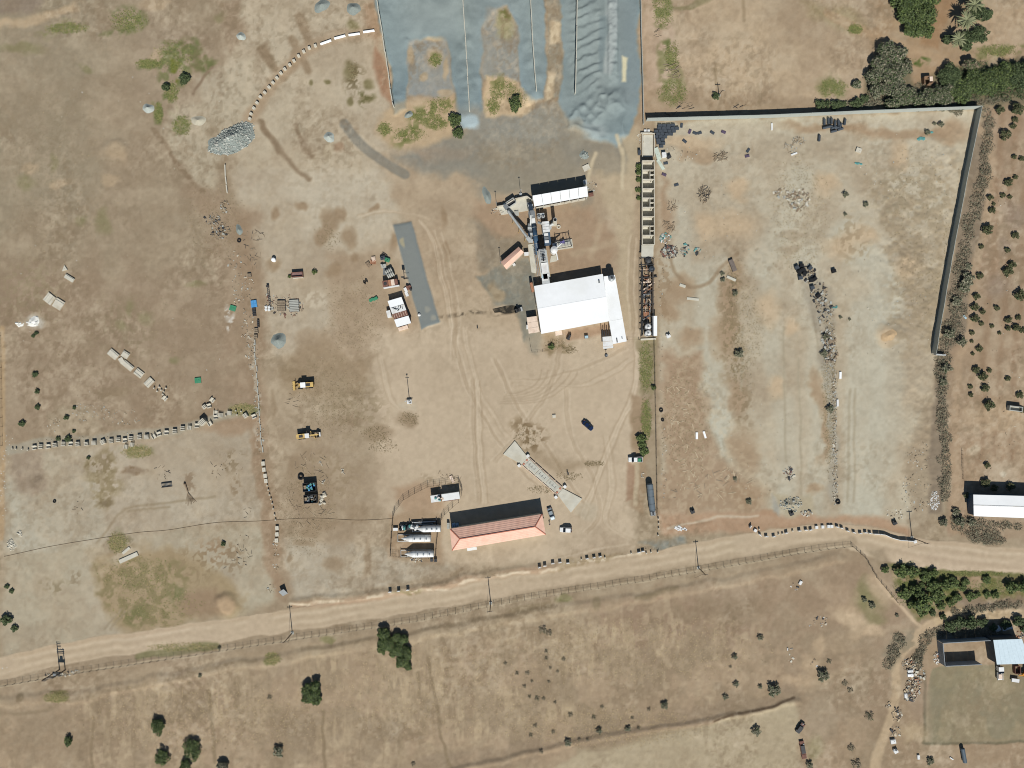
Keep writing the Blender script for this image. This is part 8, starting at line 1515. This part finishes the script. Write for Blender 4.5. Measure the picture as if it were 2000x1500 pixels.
for u, v, lab in ((1306, 307, 'dark engine block beside the white machine cabinet'), (1352, 999, 'black frame box at the foot of the yard fence side'), (1746, 1021, 'black rock like lump near the far pole'), (1305, 657, 'white and black cube right of the domed tanks'), (1748, 1466, 'white tipped cart with dark side below the path'), (1545, 1003, 'dark burnt lump at the foot of the debris lot')):
    m = M_white2 if lab.startswith('white') else M_dsteel; q = MB().box(0, 0, 0, 1.4, 1.1, .9, .3).box(.2, .3, .9, .7, .4, .3, .6).box(-.4, .5, .1, .6, .7, .7, 1.0); solo('scrap_lump', q, [m], lab, 'scrap', Pg(u, v), .2)
for u, v, s, lab in ((1803, 270, 1.6, 'teal sheet with a pole in the upper right of the debris lot'), (1812, 257, 1.3, 'teal netting round a small bush in the upper right of the lot'), (1676, 320, 1.1, 'small teal rag in the upper middle of the debris lot'), (1632, 600, .8, 'tiny teal rag on the rubble line')):
    q = MB()
    for k in range(5): q.ball((rng.uniform(-s, s), rng.uniform(-.4, .4), .05), .5 * s, .3 * s, .15, 8, 3, .3, True)
    solo('teal_sheet', q, M_teal, lab, 'sheet', Pg(u, v), .1)
q = MB()
for k in range(7): q.box(rng.uniform(-1.6, 1.6), rng.uniform(-.6, .6), .02, rng.uniform(.6, 2.0), rng.uniform(.3, .8), .12, rng.uniform(-.5, .5))
solo('torn_sheet', q, M_white2, 'torn white sheet right of the yard gateway', 'sheet', Pg(1330, 1033), -.2)
# fallen tree, grate, hose, ruin
t = thing('fallen_tree', 'uprooted dead tree with fanned branches on the lower left lot', 'tree', Pg(365, 955), math.radians(-72)); MB().cyl((-1.8, 0, .35), (1.2, .1, .3), .3, .18, 9).part('trunk', M_wood, t); MB().rock(-2.0, 0, .4, .6).part('root_ball', BARK, t)
q = MB()
for k in range(16): a = -.45 + .06 * k; q.bar((.9 + .05 * k, .1, .3), (1.2 + rng.uniform(3, 5) * math.cos(a), rng.uniform(3.5, 5) * math.sin(a), .1), .07)
q.part('branches', DM['brush'], t)
t = thing('steel_grate', 'dark oblong steel grate on the lower left lot', 'grate', Pg(326, 947), .12)
for y in (-.7, .7): MB().box(0, y, 0, 3.7, .15, .5).part('side_rail', M_dsteel, t)
for k in range(9): MB().box(-1.7 + .425 * k, 0, .2, .1, 1.3, .12).part('bar', M_steel, t)
hp_ = smooth_pts([(8, 1087), (40, 1080), (100, 1067), (190, 1052), (270, 1040), (330, 1035), (420, 1021), (500, 1018), (560, 1014), (620, 1012), (700, 1016), (765, 1013)], 5); q = MB()
for a, b in zip(hp_[:-1], hp_[1:]):
    j = rng.uniform(-.6, .6); q.cyl(Pg(*a, .04), Pg(*b, .04), .07, n=6)
solo('black_hose', q, mat('dark_hose', (116, 100, 80), .8, var=.2), 'long thin brown hose line across the lower left lots to the tank compound', 'hose')
t = thing('ruined_hut', 'small ruined brown hut sunk in the upper right hedge', 'hut', Pg(1808, 160), .05)
for x, y, a, b in ((-1.4, 0, .25, 2.4), (1.4, 0, .25, 2.4), (0, 1.2, 2.55, .25), (.6, -1.2, 1.3, .25)): MB().box(x, y, -.1, a, b, 2.0).part('wall', mat('mud_wall', (140, 112, 88), .95, var=.15), t)
MB().box(.8, .2, 1.95, 1.1, 1.6, .1).part('roof_sheet', M_pink, t)

debris('broken rubble along the pale beam line left of the yellow machines', [(497, 700, 7, 40), (502, 770, 7, 40), (508, 850, 7, 36), (538, 1080, 6, 40), (530, 1150, 10, 10)], 240, ['conc', 'soil', 'cream', 'brush', 'soil'], (.2, .7), 40)
debris('stones and rubbish along the left edge of the debris lot', [(1292, 560, 6, 70), (1290, 700, 5, 60), (1296, 900, 6, 80), (1330, 300, 40, 14)], 160, ['cream', 'conc', 'soil', 'brush', 'wood'], (.15, .6), 41)
debris('grey stones filling the gaps of the central rubble band', [(1612, 620, 14, 40), (1618, 700, 9, 40), (1630, 800, 4, 80), (1631, 930, 5, 60)], 260, ['conc', 'soil', 'dark', 'conc'], (.2, .6), 42)
